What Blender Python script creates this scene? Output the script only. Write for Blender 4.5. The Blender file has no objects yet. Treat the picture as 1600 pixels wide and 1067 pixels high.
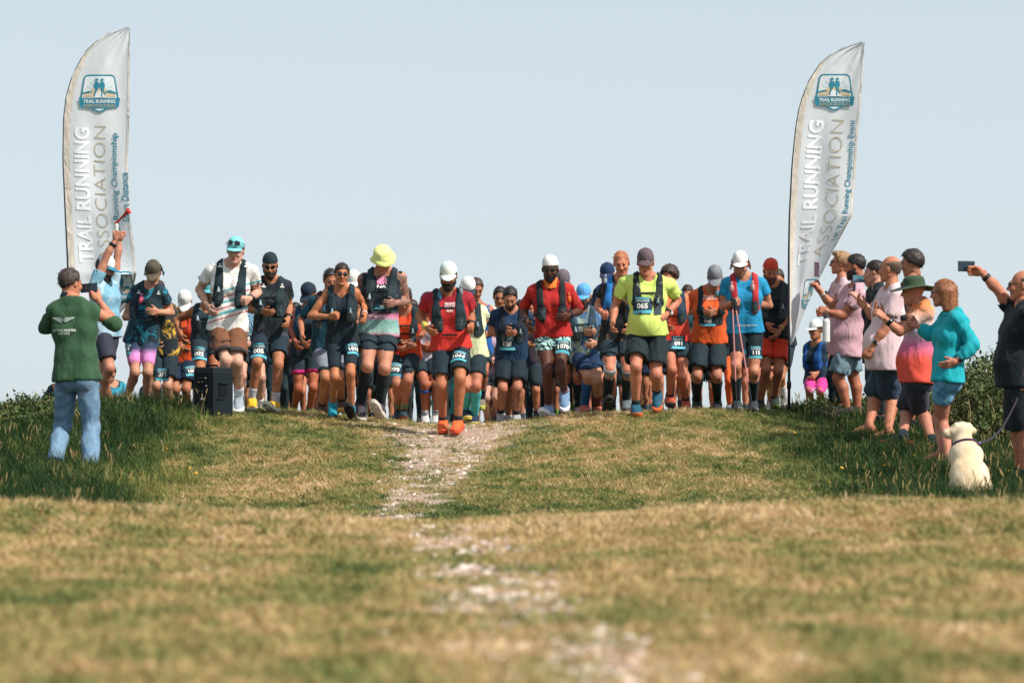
import bpy, math, random
import numpy as np
from mathutils import Vector, Matrix
from mathutils.bvhtree import BVHTree

# ------------------------------------------------------------------ camera, sky, sun, exposure
SC = bpy.context.scene
COL = SC.collection
FPX, HZ = 5333.33, 650.0            # focal length and eye-level row, in pixels of the 1600-wide photograph
cam = bpy.data.cameras.new('camera')
cam.lens = 120.0; cam.sensor_width = 36.0
cam.shift_y = (HZ - 533.5) / 1600.0
cam.clip_start = 0.2; cam.clip_end = 9000.0
cam.dof.use_dof = True; cam.dof.focus_distance = 35.0; cam.dof.aperture_fstop = 3.6
camo = bpy.data.objects.new('camera', cam); COL.objects.link(camo)
camo.location = (0, 0, 0); camo.rotation_euler = (math.radians(90), 0, 0)
SC.camera = camo
SUN_DIR = Vector((0.64, -0.42, 0.78)).normalized()
W_ = bpy.data.worlds.new('World'); SC.world = W_; W_.use_nodes = True
nt = W_.node_tree; bg = nt.nodes['Background']
sky = nt.nodes.new('ShaderNodeTexSky'); sky.sky_type = 'NISHITA'; sky.sun_disc = False
sky.sun_elevation = math.asin(SUN_DIR.z); sky.sun_rotation = math.atan2(SUN_DIR.x, SUN_DIR.y)
sky.altitude = 50; sky.air_density = 1.0; sky.dust_density = 0.6; sky.ozone_density = 2.0
hs = nt.nodes.new('ShaderNodeHueSaturation'); hs.inputs['Saturation'].default_value = 0.55; hs.inputs['Hue'].default_value = 0.482; hs.inputs['Value'].default_value = 0.84
geo = nt.nodes.new('ShaderNodeTexCoord'); sp = nt.nodes.new('ShaderNodeSeparateXYZ'); cb = nt.nodes.new('ShaderNodeCombineXYZ')
ma = nt.nodes.new('ShaderNodeMath'); ma.operation = 'MULTIPLY_ADD'; ma.inputs[1].default_value = 0.85; ma.inputs[2].default_value = 0.22   # even summer haze: the pale band low down is lifted
nt.links.new(geo.outputs['Generated'], sp.inputs[0]); nt.links.new(sp.outputs[0], cb.inputs[0]); nt.links.new(sp.outputs[1], cb.inputs[1])
ab = nt.nodes.new('ShaderNodeMath'); ab.operation = 'ABSOLUTE'; nt.links.new(sp.outputs[2], ab.inputs[0]); nt.links.new(ab.outputs[0], ma.inputs[0])
nt.links.new(ma.outputs[0], cb.inputs[2]); nt.links.new(cb.outputs[0], sky.inputs[0])
nt.links.new(sky.outputs[0], hs.inputs['Color']); 
hz_ = nt.nodes.new('ShaderNodeMix'); hz_.data_type = 'RGBA'; 
hf_ = nt.nodes.new('ShaderNodeMapRange'); hf_.inputs[1].default_value = 0.0; hf_.inputs[2].default_value = 0.16; hf_.inputs[3].default_value = 0.97; hf_.inputs[4].default_value = 0.40; hf_.clamp = True
nt.links.new(ab.outputs[0], hf_.inputs[0]); nt.links.new(hf_.outputs[0], hz_.inputs[0])     # milky summer haze, thickest low down
hz_.inputs[7].default_value = (2.66, 2.97, 3.06, 1)
nt.links.new(hs.outputs[0], hz_.inputs[6]); nt.links.new(hz_.outputs[2], bg.inputs[0])
bg.inputs[1].default_value = 0.15
sl = bpy.data.lights.new('sun', 'SUN'); sl.energy = 3.5; sl.angle = math.radians(0.6); sl.color = (1.0, 0.94, 0.85)
so = bpy.data.objects.new('sun', sl); COL.objects.link(so)
so.rotation_euler = SUN_DIR.to_track_quat('Z', 'Y').to_euler()
so.location = (20, 0, 30)
SC.view_settings.view_transform = 'Standard'; SC.view_settings.look = 'None'
SC.view_settings.exposure = 0.75; SC.view_settings.gamma = 1.0
SC.cycles.use_denoising = True
SC.cycles.max_bounces = 6; SC.cycles.transparent_max_bounces = 6
RNG = np.random.default_rng(7); random.seed(7)

def W(px, py, d):
    return np.array([(px - 800.0) * d / FPX, d, (HZ - py) * d / FPX])

# ------------------------------------------------------------------ materials
def lin(c):
    return tuple(((v / 255.0) / 12.92 if v <= 10 else ((v / 255.0 + 0.055) / 1.055) ** 2.4) for v in c[:3])
def C4(c):
    return (*lin(c), 1.0)
class NT:
    def __init__(s, m): s.t = m.node_tree; s.b = s.t.nodes['Principled BSDF']
    def n(s, ty, **kw):
        nd = s.t.nodes.new('ShaderNode' + ty)
        for k, v in kw.items():
            if hasattr(nd, k) and k not in ('inputs',): setattr(nd, k, v)
        return nd
    def l(s, a, b): s.t.links.new(a, b)
    def obj(s): return s.n('TexCoord').outputs['Object']
    def pos(s): return s.n('NewGeometry').outputs['Position']
    def noise(s, vec, scale, detail=3.0, rough=0.55, dist=0.0):
        nd = s.n('TexNoise'); s.l(vec, nd.inputs['Vector']); nd.inputs['Scale'].default_value = scale
        nd.inputs['Detail'].default_value = detail; nd.inputs['Roughness'].default_value = rough
        nd.inputs['Distortion'].default_value = dist
        return nd.outputs['Fac']
    def ramp(s, fac, stops, mode='LINEAR'):
        nd = s.n('ValToRGB'); nd.color_ramp.interpolation = mode
        e = nd.color_ramp.elements
        while len(e) < len(stops): e.new(0.5)
        for i, (p, c) in enumerate(stops):
            e[i].position = p; e[i].color = c if len(c) == 4 else (*c, 1)
        s.l(fac, nd.inputs[0]); return nd.outputs[0]
    def mix(s, fac, a, b, mode='MIX'):
        nd = s.n('Mix', data_type='RGBA', blend_type=mode)
        for sock, v in ((nd.inputs[0], fac), (nd.inputs[6], a), (nd.inputs[7], b)):
            if hasattr(v, 'is_output'): s.l(v, sock)
            else: sock.default_value = v
        return nd.outputs[2]
    def math(s, op, a, b=0.0, c=0.0):
        nd = s.n('Math', operation=op)
        for i, v in enumerate((a, b, c)):
            if hasattr(v, 'is_output'): s.l(v, nd.inputs[i])
            else: nd.inputs[i].default_value = v
        return nd.outputs[0]
    def sep(s, vec):
        nd = s.n('SeparateXYZ'); s.l(vec, nd.inputs[0]); return nd.outputs
    def bump(s, h, strength, dist=0.01):
        nd = s.n('Bump'); s.l(h, nd.inputs['Height']); nd.inputs['Strength'].default_value = strength
        nd.inputs['Distance'].default_value = dist; s.l(nd.outputs[0], s.b.inputs['Normal'])
def newmat(name, rough=0.7, spec=0.35):
    m = bpy.data.materials.new(name); m.use_nodes = True
    t = NT(m); t.b.inputs['Roughness'].default_value = rough
    t.b.inputs['Specular IOR Level'].default_value = spec
    return m, t
_MC = {}
def fab(c, pat=None, rough=0.8, bump=0.75, var=0.20):
    """woven cloth; pat = None or a tuple naming a printed pattern"""
    key = ('fab', tuple(c), str(pat), rough, bump)
    if key in _MC: return _MC[key]
    m, t = newmat('fabric', rough, 0.25)
    o = t.obj()
    base = C4(c)
    if pat is None:
        src = base
    elif pat[0] == 'noise':           # camouflage-like print: colours, scale, threshold
        f = t.noise(o, pat[2], 4, 0.6, 1.2)
        src = t.ramp(f, [(pat[3] - 0.03, base), (pat[3] + 0.03, C4(pat[1]))])
        if len(pat) > 4:
            f2 = t.noise(o, pat[2] * 1.7, 3, 0.6, 1.5)
            src = t.mix(t.ramp(f2, [(0.56, (0, 0, 0, 1)), (0.62, (1, 1, 1, 1))]), src, C4(pat[4]))
    elif pat[0] == 'swirl':
        wv = t.n('TexWave', wave_type='BANDS', bands_direction='DIAGONAL'); t.l(o, wv.inputs['Vector'])
        wv.inputs['Scale'].default_value = pat[2]; wv.inputs['Distortion'].default_value = pat[3]
        wv.inputs['Detail'].default_value = 1.0; wv.inputs['Detail Scale'].default_value = 1.4
        src = t.ramp(wv.outputs['Fac'], [(0.46, base), (0.54, C4(pat[1]))])
    elif pat[0] == 'grad':            # vertical dye: list of (height in m above the ground, colour)
        z = t.sep(o)[2]
        z0, z1 = pat[1][0][0], pat[1][-1][0]
        f = t.math('DIVIDE', t.math('SUBTRACT', z, z0), z1 - z0)
        w = t.math('MULTIPLY', t.math('SUBTRACT', t.noise(o, 6, 2), 0.5), 0.08)
        f = t.math('ADD', f, w)
        src = t.ramp(f, [((a - z0) / (z1 - z0), C4(cc)) for a, cc in pat[1]])
    elif pat[0] == 'stripe':          # slanted printed stripes below a height: list of (height, half width, colour), slope
        x = t.sep(o)
        z = t.math('ADD', x[2], t.math('MULTIPLY', x[0], -pat[2]))
        src = base
        for (h0, hw, cc) in pat[1]:
            dd = t.math('ABSOLUTE', t.math('SUBTRACT', z, h0))
            k = t.math('LESS_THAN', dd, hw)
            src = t.mix(k, src, C4(cc))
    elif pat[0] == 'ink':             # lettering-like smudges inside a band
        f = t.noise(o, pat[2], 5, 0.7, 0.6)
        src = t.ramp(f, [(pat[3], base), (pat[3] + 0.05, C4(pat[1]))])
    n1 = t.noise(o, 9.0, 3, 0.6)
    dark = t.ramp(n1, [(0.3, (1 - var, 1 - var, 1 - var, 1)), (0.7, (1, 1, 1, 1))])
    res = t.mix(1.0, src, dark, 'MULTIPLY')
    t.l(res, t.b.inputs['Base Color'])
    t.b.inputs['Sheen Weight'].default_value = 0.05
    mp = t.n('Mapping'); t.l(o, mp.inputs[0]); mp.inputs['Scale'].default_value = (1, 1, .5)
    big = t.noise(mp.outputs[0], 10.0, 2, 0.45, 0.7); fine = t.noise(o, 160.0, 1, 0.5)
    t.bump(t.math('ADD', big, t.math('MULTIPLY', fine, 0.04)), bump, 0.03)
    _MC[key] = m; return m
def skin(c, ink=None):
    key = ('skin', tuple(c), str(ink))
    if key in _MC: return _MC[key]
    m, t = newmat('skin', 0.58, 0.3)
    o = t.obj()
    f = t.noise(o, 7.0, 4, 0.6)
    a = tuple(v * k for v, k in zip(lin(c), (.80, .80, .84)))
    src = t.ramp(f, [(0.3, (a[0] * 0.80, a[1] * 0.70, a[2] * 0.68, 1)), (0.7, (a[0], a[1], a[2], 1))])
    if ink:                            # tattooed forearms
        g = t.noise(o, 22.0, 3, 0.7, 2.0)
        zz = t.sep(o)[2]; zone = t.math('MULTIPLY', t.math('LESS_THAN', zz, 1.50), t.math('GREATER_THAN', zz, 0.9))
        src = t.mix(t.math('MULTIPLY', zone, t.math('MULTIPLY', t.ramp(g, [(0.47, (0, 0, 0, 1)), (0.53, (1, 1, 1, 1))]), 0.8)), src, C4(ink))
    t.l(src, t.b.inputs['Base Color'])
    t.b.inputs['Subsurface Weight'].default_value = 0.06
    t.b.inputs['Subsurface Radius'].default_value = (0.012, 0.005, 0.003)
    t.b.inputs['Subsurface Scale'].default_value = 1.0
    t.bump(t.noise(o, 17.0, 3, 0.55), 0.40, 0.022)
    _MC[key] = m; return m
def hairm(c):
    key = ('hair', tuple(c))
    if key in _MC: return _MC[key]
    m, t = newmat('hair', 0.5, 0.4)
    o = t.obj()
    mp = t.n('Mapping'); t.l(o, mp.inputs[0]); mp.inputs['Scale'].default_value = (90, 90, 18)
    f = t.noise(mp.outputs[0], 1.0, 3, 0.6)
    a = lin(c)
    t.l(t.ramp(f, [(0.3, (a[0] * .45, a[1] * .45, a[2] * .45, 1)), (0.7, (min(1, a[0] * 1.5), min(1, a[1] * 1.45), min(1, a[2] * 1.4), 1))]), t.b.inputs['Base Color'])
    t.bump(f, 0.6, 0.01)
    _MC[key] = m; return m
def plain(c, rough=0.5, spec=0.4, metal=0.0, name='plain', nz=0.12, scale=14.0):
    key = ('plain', tuple(c), rough, spec, metal, nz, scale)
    if key in _MC: return _MC[key]
    m, t = newmat(name, rough, spec)
    o = t.obj(); a = lin(c)
    f = t.noise(o, scale, 4, 0.6)
    t.l(t.ramp(f, [(0.3, (a[0] * (1 - nz), a[1] * (1 - nz), a[2] * (1 - nz), 1)), (0.7, (*a, 1))]), t.b.inputs['Base Color'])
    t.b.inputs['Metallic'].default_value = metal
    t.bump(f, 0.08, 0.01)
    _MC[key] = m; return m
def glass(c):
    return plain(c, 0.08, 0.7, 0.0, 'lens', 0.05)

# ------------------------------------------------------------------ meshes and objects
def mesh_from(V, Fc, mats, fmat=None, smooth=True):
    V = np.asarray(V, np.float32)
    me = bpy.data.meshes.new('mesh')
    if isinstance(Fc, np.ndarray):
        k = Fc.shape[1]; n = len(Fc)
        me.vertices.add(len(V)); me.vertices.foreach_set('co', V.ravel())
        me.loops.add(n * k); me.loops.foreach_set('vertex_index', Fc.astype(np.int32).ravel())
        me.polygons.add(n); me.polygons.foreach_set('loop_start', np.arange(0, n * k, k, dtype=np.int32))
        me.update(calc_edges=True)
    else:
        me.from_pydata([tuple(map(float, v)) for v in V], [], [tuple(map(int, f)) for f in Fc]); me.update()
    for m in (mats if isinstance(mats, (list, tuple)) else [mats]): me.materials.append(m)
    if fmat is not None: me.polygons.foreach_set('material_index', np.asarray(fmat, np.int32))
    if smooth: me.polygons.foreach_set('use_smooth', np.ones(len(me.polygons), bool))
    me.validate()
    return me
def add(name, me, parent=None, loc=None):
    o = bpy.data.objects.new(name, me); COL.objects.link(o)
    if parent is not None: o.parent = parent
    if loc is not None: o.location = loc
    return o
def tag(o, label=None, cat=None, group=None, kind=None):
    if label: o['label'] = label
    if cat: o['category'] = cat
    if group: o['group'] = group
    if kind: o['kind'] = kind
    return o
def empty(name, loc):
    o = bpy.data.objects.new(name, None); COL.objects.link(o); o.location = loc; o.empty_display_size = 0.1
    return o
class Geo:
    """collects polygons for ONE part"""
    def __init__(s): s.v = []; s.f = []
    def add(s, V, Fc):
        b = len(s.v); s.v += [tuple(map(float, p)) for p in V]; s.f += [tuple(int(i) + b for i in f) for f in Fc]; return s
    def box(s, c, sx, sy, sz, R=None, taper=1.0, bev=0.0):
        c = np.array(c, float); pts = []
        hx, hy, hz = sx / 2, sy / 2, sz / 2
        if bev <= 0:
            for z in (-1, 1):
                k = taper if z > 0 else 1.0
                for x, y in ((-1, -1), (1, -1), (1, 1), (-1, 1)): pts.append((x * hx * k, y * hy * k, z * hz))
            fs = [(3, 2, 1, 0), (4, 5, 6, 7), (0, 1, 5, 4), (1, 2, 6, 5), (2, 3, 7, 6), (3, 0, 4, 7)]
        else:
            b = bev; fs = []; rings = []
            for z, i in ((-hz, b), (-hz + b, 0), (hz - b, 0), (hz, b)):
                k = taper if z > 0 else 1.0
                ax, ay = hx * k - i, hy * k - i
                ring = []
                for (qx, qy) in ((ax - b, -ay), (ax, -ay + b), (ax, ay - b), (ax - b, ay), (-ax + b, ay), (-ax, ay - b), (-ax, -ay + b), (-ax + b, -ay)):
                    ring.append(len(pts)); pts.append((qx, qy, z))
                rings.append(ring)
            for r0, r1 in zip(rings, rings[1:]):
                for j in range(8): fs.append((r0[j], r0[(j + 1) % 8], r1[(j + 1) % 8], r1[j]))
            fs.append(tuple(reversed(rings[0]))); fs.append(tuple(rings[-1]))
        P = np.array(pts)
        if R is not None: P = P @ np.array(R).T
        return s.add(P + c, fs)
    def tube(s, pts, rads, n=8, cap=True):
        pts = [np.array(p, float) for p in pts]; V = []; fs = []
        if not hasattr(rads, '__len__'): rads = [rads] * len(pts)
        for i, p in enumerate(pts):
            d = pts[min(i + 1, len(pts) - 1)] - pts[max(i - 1, 0)]; d = d / (np.linalg.norm(d) + 1e-9)
            u = np.cross(d, (0, 0, 1) if abs(d[2]) < 0.9 else (1, 0, 0)); u /= np.linalg.norm(u); w = np.cross(d, u)
            for j in range(n):
                a = 2 * math.pi * j / n; V.append(p + rads[i] * (math.cos(a) * u + math.sin(a) * w))
        for i in range(len(pts) - 1):
            for j in range(n):
                k = (j + 1) % n; fs.append((i * n + j, i * n + k, (i + 1) * n + k, (i + 1) * n + j))
        if cap: fs.append(tuple(range(n - 1, -1, -1))); fs.append(tuple(range((len(pts) - 1) * n, len(pts) * n)))
        return s.add(V, fs)
    def lathe(s, prof, n=20, ex=1.0, ey=1.0, cap=False):
        V = []; fs = []
        for (r, z) in prof:
            for j in range(n):
                a = 2 * math.pi * j / n; V.append((r * ex * math.cos(a), r * ey * math.sin(a), z))
        for i in range(len(prof) - 1):
            for j in range(n):
                k = (j + 1) % n; fs.append((i * n + j, i * n + k, (i + 1) * n + k, (i + 1) * n + j))
        if cap: fs.append(tuple(range(n - 1, -1, -1))); fs.append(tuple(range((len(prof) - 1) * n, len(prof) * n)))
        return s.add(V, fs)
    def xf(s, M, t=(0, 0, 0)):
        P = np.array(s.v) @ np.array(M).T + np.array(t); s.v = [tuple(p) for p in P]; return s
    def mesh(s, mats, fmat=None, smooth=False):
        return mesh_from(s.v, s.f, mats, fmat, smooth)
def Rx(a): c, s = math.cos(a), math.sin(a); return np.array([[1, 0, 0], [0, c, -s], [0, s, c]])
def Ry(a): c, s = math.cos(a), math.sin(a); return np.array([[c, 0, s], [0, 1, 0], [-s, 0, c]])
def Rz(a): c, s = math.cos(a), math.sin(a); return np.array([[c, -s, 0], [s, c, 0], [0, 0, 1]])
rad = math.radians

# ------------------------------------------------------------------ lettering (flat print), cached as 2-D outlines
_TX = {}
def text2d(body, bold=0.0, spacing=1.0, condense=1.0):
    key = (body, bold, spacing, condense)
    if key in _TX: return _TX[key]
    cu = bpy.data.curves.new('t', 'FONT'); cu.body = body; cu.size = 1.0; cu.align_x = 'CENTER'; cu.align_y = 'CENTER'
    cu.offset = bold; cu.resolution_u = 3; cu.space_character = spacing
    ob = bpy.data.objects.new('t', cu); COL.objects.link(ob)
    dg = bpy.context.evaluated_depsgraph_get(); dg.update()
    me = bpy.data.meshes.new_from_object(ob.evaluated_get(dg))
    V = np.array([v.co[:2] for v in me.vertices]); Fs = [tuple(p.vertices) for p in me.polygons]
    bpy.data.objects.remove(ob); bpy.data.curves.remove(cu); bpy.data.meshes.remove(me)
    lo, hi = V.min(0), V.max(0); V = V - (lo + hi) / 2
    V /= (hi - lo)[1] if (hi - lo)[1] > 0 else 1; V[:, 0] *= condense
    _TX[key] = (V, Fs); return _TX[key]

# ------------------------------------------------------------------ terrain
def smooth_interp(x, xs, ys):
    """monotone-ish cubic through the table"""
    xs = np.array(xs, float); ys = np.array(ys, float); x = np.asarray(x, float)
    i = np.clip(np.searchsorted(xs, x) - 1, 0, len(xs) - 2)
    m = np.gradient(ys, xs); h = xs[i + 1] - xs[i]; t = np.clip((x - xs[i]) / h, 0, 1)
    return ((1 + 2 * t) * (1 - t) ** 2 * ys[i] + t * (1 - t) ** 2 * h * m[i] + t * t * (3 - 2 * t) * ys[i + 1] + t * t * (t - 1) * h * m[i + 1])
_BD = [-4000, -60, 0, 6, 10, 14, 16.6, 18.2, 20.0, 22.5, 25.0, 28.0, 31.0, 34.0, 36.5, 40.0, 44.0, 50.0, 70.0, 150, 600, 4000]
_BZ = [-30, -1.2, -.62, -.585, -.575, -.545, -.50, -.545, -.70, -.78, -.70, -.545, -.36, -.085, .04, -.04, -.28, -.95, -3.6, -14, -40, -60]
_CX = [-60, -5.6, -2.7, -1.9, -1.3, -.55, .1, .6, 1.35, 2.3, 3.3, 4.7, 6, 60]
_CZ = [-.3, -.09, -.02, -.03, -.06, -.11, -.09, -.05, .0, .03, .0, -.04, .0, .2]
def vnoise(x, y, s, seed=0):
    r = np.random.default_rng(seed); z = 0
    for k in range(6):
        a = r.uniform(0, 6.28); ph = r.uniform(0, 6.28, 2); f = s * r.uniform(.6, 1.6)
        z = z + np.sin((x * math.cos(a) + y * math.sin(a)) * f + ph[0] + 1.3 * np.sin((x * math.sin(a) - y * math.cos(a)) * f * .7 + ph[1]))
    return z / 6.0
GFIT = [(-5.0, 28.0, -0.011), (-5.0, 30.2, -0.03), (-5.0, 32.4, -0.011), (-5.0, 34.6, -0.016), (-5.0, 36.8, -0.041), (-5.0, 39.0, -0.048), (-5.0, 41.2, -0.042), (-3.3, 28.0, -0.016), (-3.3, 30.2, -0.043), (-3.3, 32.4, -0.011), (-3.3, 34.6, 0.058), (-3.3, 36.8, 0.078), (-3.3, 39.0, -0.008), (-3.3, 41.2, -0.032), (-1.6, 30.2, -0.011), (-1.6, 32.4, -0.028), (-1.6, 34.6, -0.017), (-1.6, 36.8, -0.045), (-1.6, 39.0, -0.045), (-1.6, 41.2, -0.02), (0.1, 34.6, 0.082), (0.1, 36.8, -0.031), (0.1, 39.0, -0.034), (0.1, 41.2, 0.015), (1.8, 28.0, -0.008), (1.8, 34.6, 0.042), (1.8, 36.8, -0.01), (1.8, 39.0, -0.029), (1.8, 41.2, -0.028), (3.5, 28.0, -0.049), (3.5, 30.2, -0.021), (3.5, 32.4, -0.021), (3.5, 34.6, -0.089), (3.5, 36.8, -0.011), (3.5, 39.0, 0.028), (5.2, 28.0, -0.04), (5.2, 30.2, -0.018), (5.2, 34.6, -0.05), (5.2, 36.8, -0.025), (5.2, 39.0, 0.019), (5.2, 41.2, 0.026)]
def ground_fit(x, y):
    """small swells of the slope, as (x, y, height) with a 2 m spread"""
    z = 0.0 * (x + y)
    for (cx, cy, a) in GFIT: z = z + a * np.exp(-(((x - cx) / 1.7) ** 2 + ((y - cy) / 2.2) ** 2))
    return z
def ground(x, y):
    x = np.asarray(x, float); y = np.asarray(y, float)
    z = smooth_interp(y, _BD, _BZ)
    w = np.clip((y - 29.0) / 6.5, 0, 1); w = w * w * (3 - 2 * w)
    w = w * np.clip(1.6 - (y - 36) / 30.0, 0, 1)
    z = z + smooth_interp(x, _CX, _CZ) * w
    # near brow: a shallow saddle where the path crosses it
    wn = np.exp(-((y - 17.0) / 3.0) ** 2)
    z = z + wn * (0.075 * np.clip((np.abs(x + .45) - .25) / 1.7, 0, 1.2) - .03)
    near = np.exp(-((y - 25) / 22.0) ** 2)
    z = z + near * (0.016 * vnoise(x, y, 2.1, 3) + 0.010 * vnoise(x, y, 5.5, 4))
    return z + ground_fit(x, y)
_PD = [0, 6, 8, 10, 12, 14, 17, 20, 24, 26, 28, 30, 33.5, 36, 42, 60]
_PP = [1150, 1000, 880, 805, 765, 725, 690, 640, 612, 645, 665, 690, 715, 722, 735, 760]
def path_x(y):
    return (np.interp(y, _PD, _PP) - 800.0) * np.asarray(y) / FPX
def path_mask(x, y):
    hw = np.interp(y, [0, 8, 14, 18, 24, 28, 32, 35, 45], [.28, .24, .24, .24, .22, .28, .45, .95, 1.0])
    d = np.abs(np.asarray(x) - path_x(y)) / hw
    return np.clip(1.45 - d * 0.72, 0, 1)
def dryness(x, y):
    """1 = straw, 0 = green; shared by turf colour and by which tufts grow where"""
    x = np.asarray(x, float); y = np.asarray(y, float)
    v = .47 + .15 * vnoise(x, y * .55, 1.1, 11) + .24 * vnoise(x, y * .6, 3.6, 12) + .34 * vnoise(x, y * .7, 9.0, 13)
    v = v - .50 * np.exp(-((y - 23.0) / 2.6) ** 2) + .18 * np.exp(-((y - 17) / 2.5) ** 2)
    side = np.clip((np.abs(x + .3) - 2.1) / 1.4, 0, 1) * np.clip((y - 20) / 4, 0, 1)
    return np.clip(v - .55 * side, 0, 1)
def tallness(x, y):
    """rank grass on both flanks of the slope"""
    x = np.asarray(x, float); y = np.asarray(y, float)
    x = x + .35 * vnoise(x, y, 1.7, 51) + .2 * vnoise(x, y, 4.1, 52)
    l = np.clip((-x - (.0667 * y + .75)) / .9, 0, 1) * np.clip((y - 21) / 2.5, 0, 1) * np.clip((41 - y) / 4, 0, 1)
    r = np.clip((x - (.045 * y + .95)) / 1.1, 0, 1) * np.clip((y - 20.5) / 2.5, 0, 1) * np.clip((43 - y) / 4, 0, 1)
    return np.maximum(l, r)
def turf_color(t, p, attr_dry, attr_path=None, blade=False):
    big = t.noise(p, 0.9, 4, 0.6); mid = t.noise(p, 5.0, 4, 0.6); fine = t.noise(p, 38.0, 3, 0.6)
    f = t.math('ADD', t.math('MULTIPLY', attr_dry, 0.78), t.math('MULTIPLY', t.math('SUBTRACT', mid, 0.5), 0.9))
    f = t.math('ADD', f, t.math('MULTIPLY', t.math('SUBTRACT', fine, 0.5), 0.8))
    return f
def build_ground():
    ys = np.concatenate([-np.geomspace(3000, 4, 14), [-2, 0, 2, 4, 5], np.arange(6, 50, .12), np.geomspace(50.3, 3500, 40)])
    xs = np.concatenate([-np.geomspace(2500, 9.2, 22), np.arange(-9, 9.01, .12), np.geomspace(9.2, 2500, 22)])
    X, Y = np.meshgrid(xs, ys, indexing='xy')
    Z = ground(X, Y)
    V = np.stack([X, Y, Z], -1).reshape(-1, 3)
    ny, nx = X.shape
    i = np.arange(ny - 1)[:, None] * nx + np.arange(nx - 1)[None]
    Fc = np.stack([i, i + 1, i + nx + 1, i + nx], -1).reshape(-1, 4)
    m, t = newmat('turf', 0.95, 0.1)
    ad = t.n('Attribute', attribute_name='dry'); ap = t.n('Attribute', attribute_name='path')
    p = t.pos()
    f = turf_color(t, p, ad.outputs['Fac'])
    c = t.ramp(f, [(0.04, C4((70, 86, 46))), (0.28, C4((122, 122, 70))), (0.56, C4((174, 148, 104))), (0.9, C4((206, 180, 144)))])
    st = t.noise(p, 30.0, 4, 0.65)
    pc = t.ramp(st, [(0.30, C4((140, 112, 92))), (0.5, C4((186, 158, 138))), (0.64, C4((214, 194, 180)))])
    k = t.math('ADD', ap.outputs['Fac'], t.math('MULTIPLY', t.math('SUBTRACT', t.noise(p, 3.2, 6, 0.7), 0.5), 2.3))
    k = t.ramp(k, [(0.55, (0, 0, 0, 1)), (0.92, (.9, .9, .9, 1))])
    soil = t.ramp(t.noise(p, 1.7, 5, 0.65), [(0.60, (0, 0, 0, 1)), (0.70, (.8, .8, .8, 1))])
    c = t.mix(soil, c, C4((150, 112, 92)))
    t.l(t.mix(k, c, pc), t.b.inputs['Base Color'])
    t.bump(t.math('ADD', t.noise(p, 30.0, 4, 0.7), st), 0.8, 0.03)
    me = mesh_from(V, Fc, m)
    for nm, fn in (('dry', dryness), ('path', path_mask)):
        a = me.attributes.new(nm, 'FLOAT', 'POINT'); a.data.foreach_set('value', fn(V[:, 0], V[:, 1]).astype(np.float32))
    tag(add('ground', me), kind='structure')

def blade(rng, h, w, lean, base, az):
    """one grass blade: three tapering segments, bending over"""
    d = np.array([math.cos(az), math.sin(az), 0]); s = np.array([-d[1], d[0], 0])
    s = s * math.cos(rng.uniform(-1, 1)) + d * math.sin(rng.uniform(-1, 1)); s[2] = 0
    V = []; n = 3
    for i in range(n):
        t = i / n; p = base + d * lean * h * t * t + np.array([0, 0, h * (t - .25 * lean * t * t)])
        ww = w * (1 - .55 * t) / 2
        V += [p - s * ww, p + s * ww]
    t = 1; V.append(base + d * lean * h + np.array([0, 0, h * (1 - .25 * lean)]))
    return V, [(0, 1, 3, 2), (2, 3, 5, 4), (4, 5, 6)]
def grass_mat(name, stops):
    m, t = newmat(name, 0.75, 0.2)
    p = t.pos(); ri = t.n('ObjectInfo').outputs['Random']
    at = t.n('Attribute', attribute_type='INSTANCER', attribute_name='dry').outputs['Fac']
    f = turf_color(t, p, at)
    f = t.math('ADD', f, t.math('MULTIPLY', t.math('SUBTRACT', ri, 0.5), 0.30))
    t.l(t.ramp(f, stops), t.b.inputs['Base Color'])
    t.b.inputs['Subsurface Weight'].default_value = 0.0
    tr = t.n('BsdfTranslucent'); t.l(t.ramp(f, stops), tr.inputs[0])
    mx = t.n('MixShader'); mx.inputs[0].default_value = 0.25
    out = [n for n in t.t.nodes if n.type == 'OUTPUT_MATERIAL'][0]
    t.l(t.b.outputs[0], mx.inputs[1]); t.l(tr.outputs[0], mx.inputs[2]); t.l(mx.outputs[0], out.inputs[0])
    return m
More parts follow.
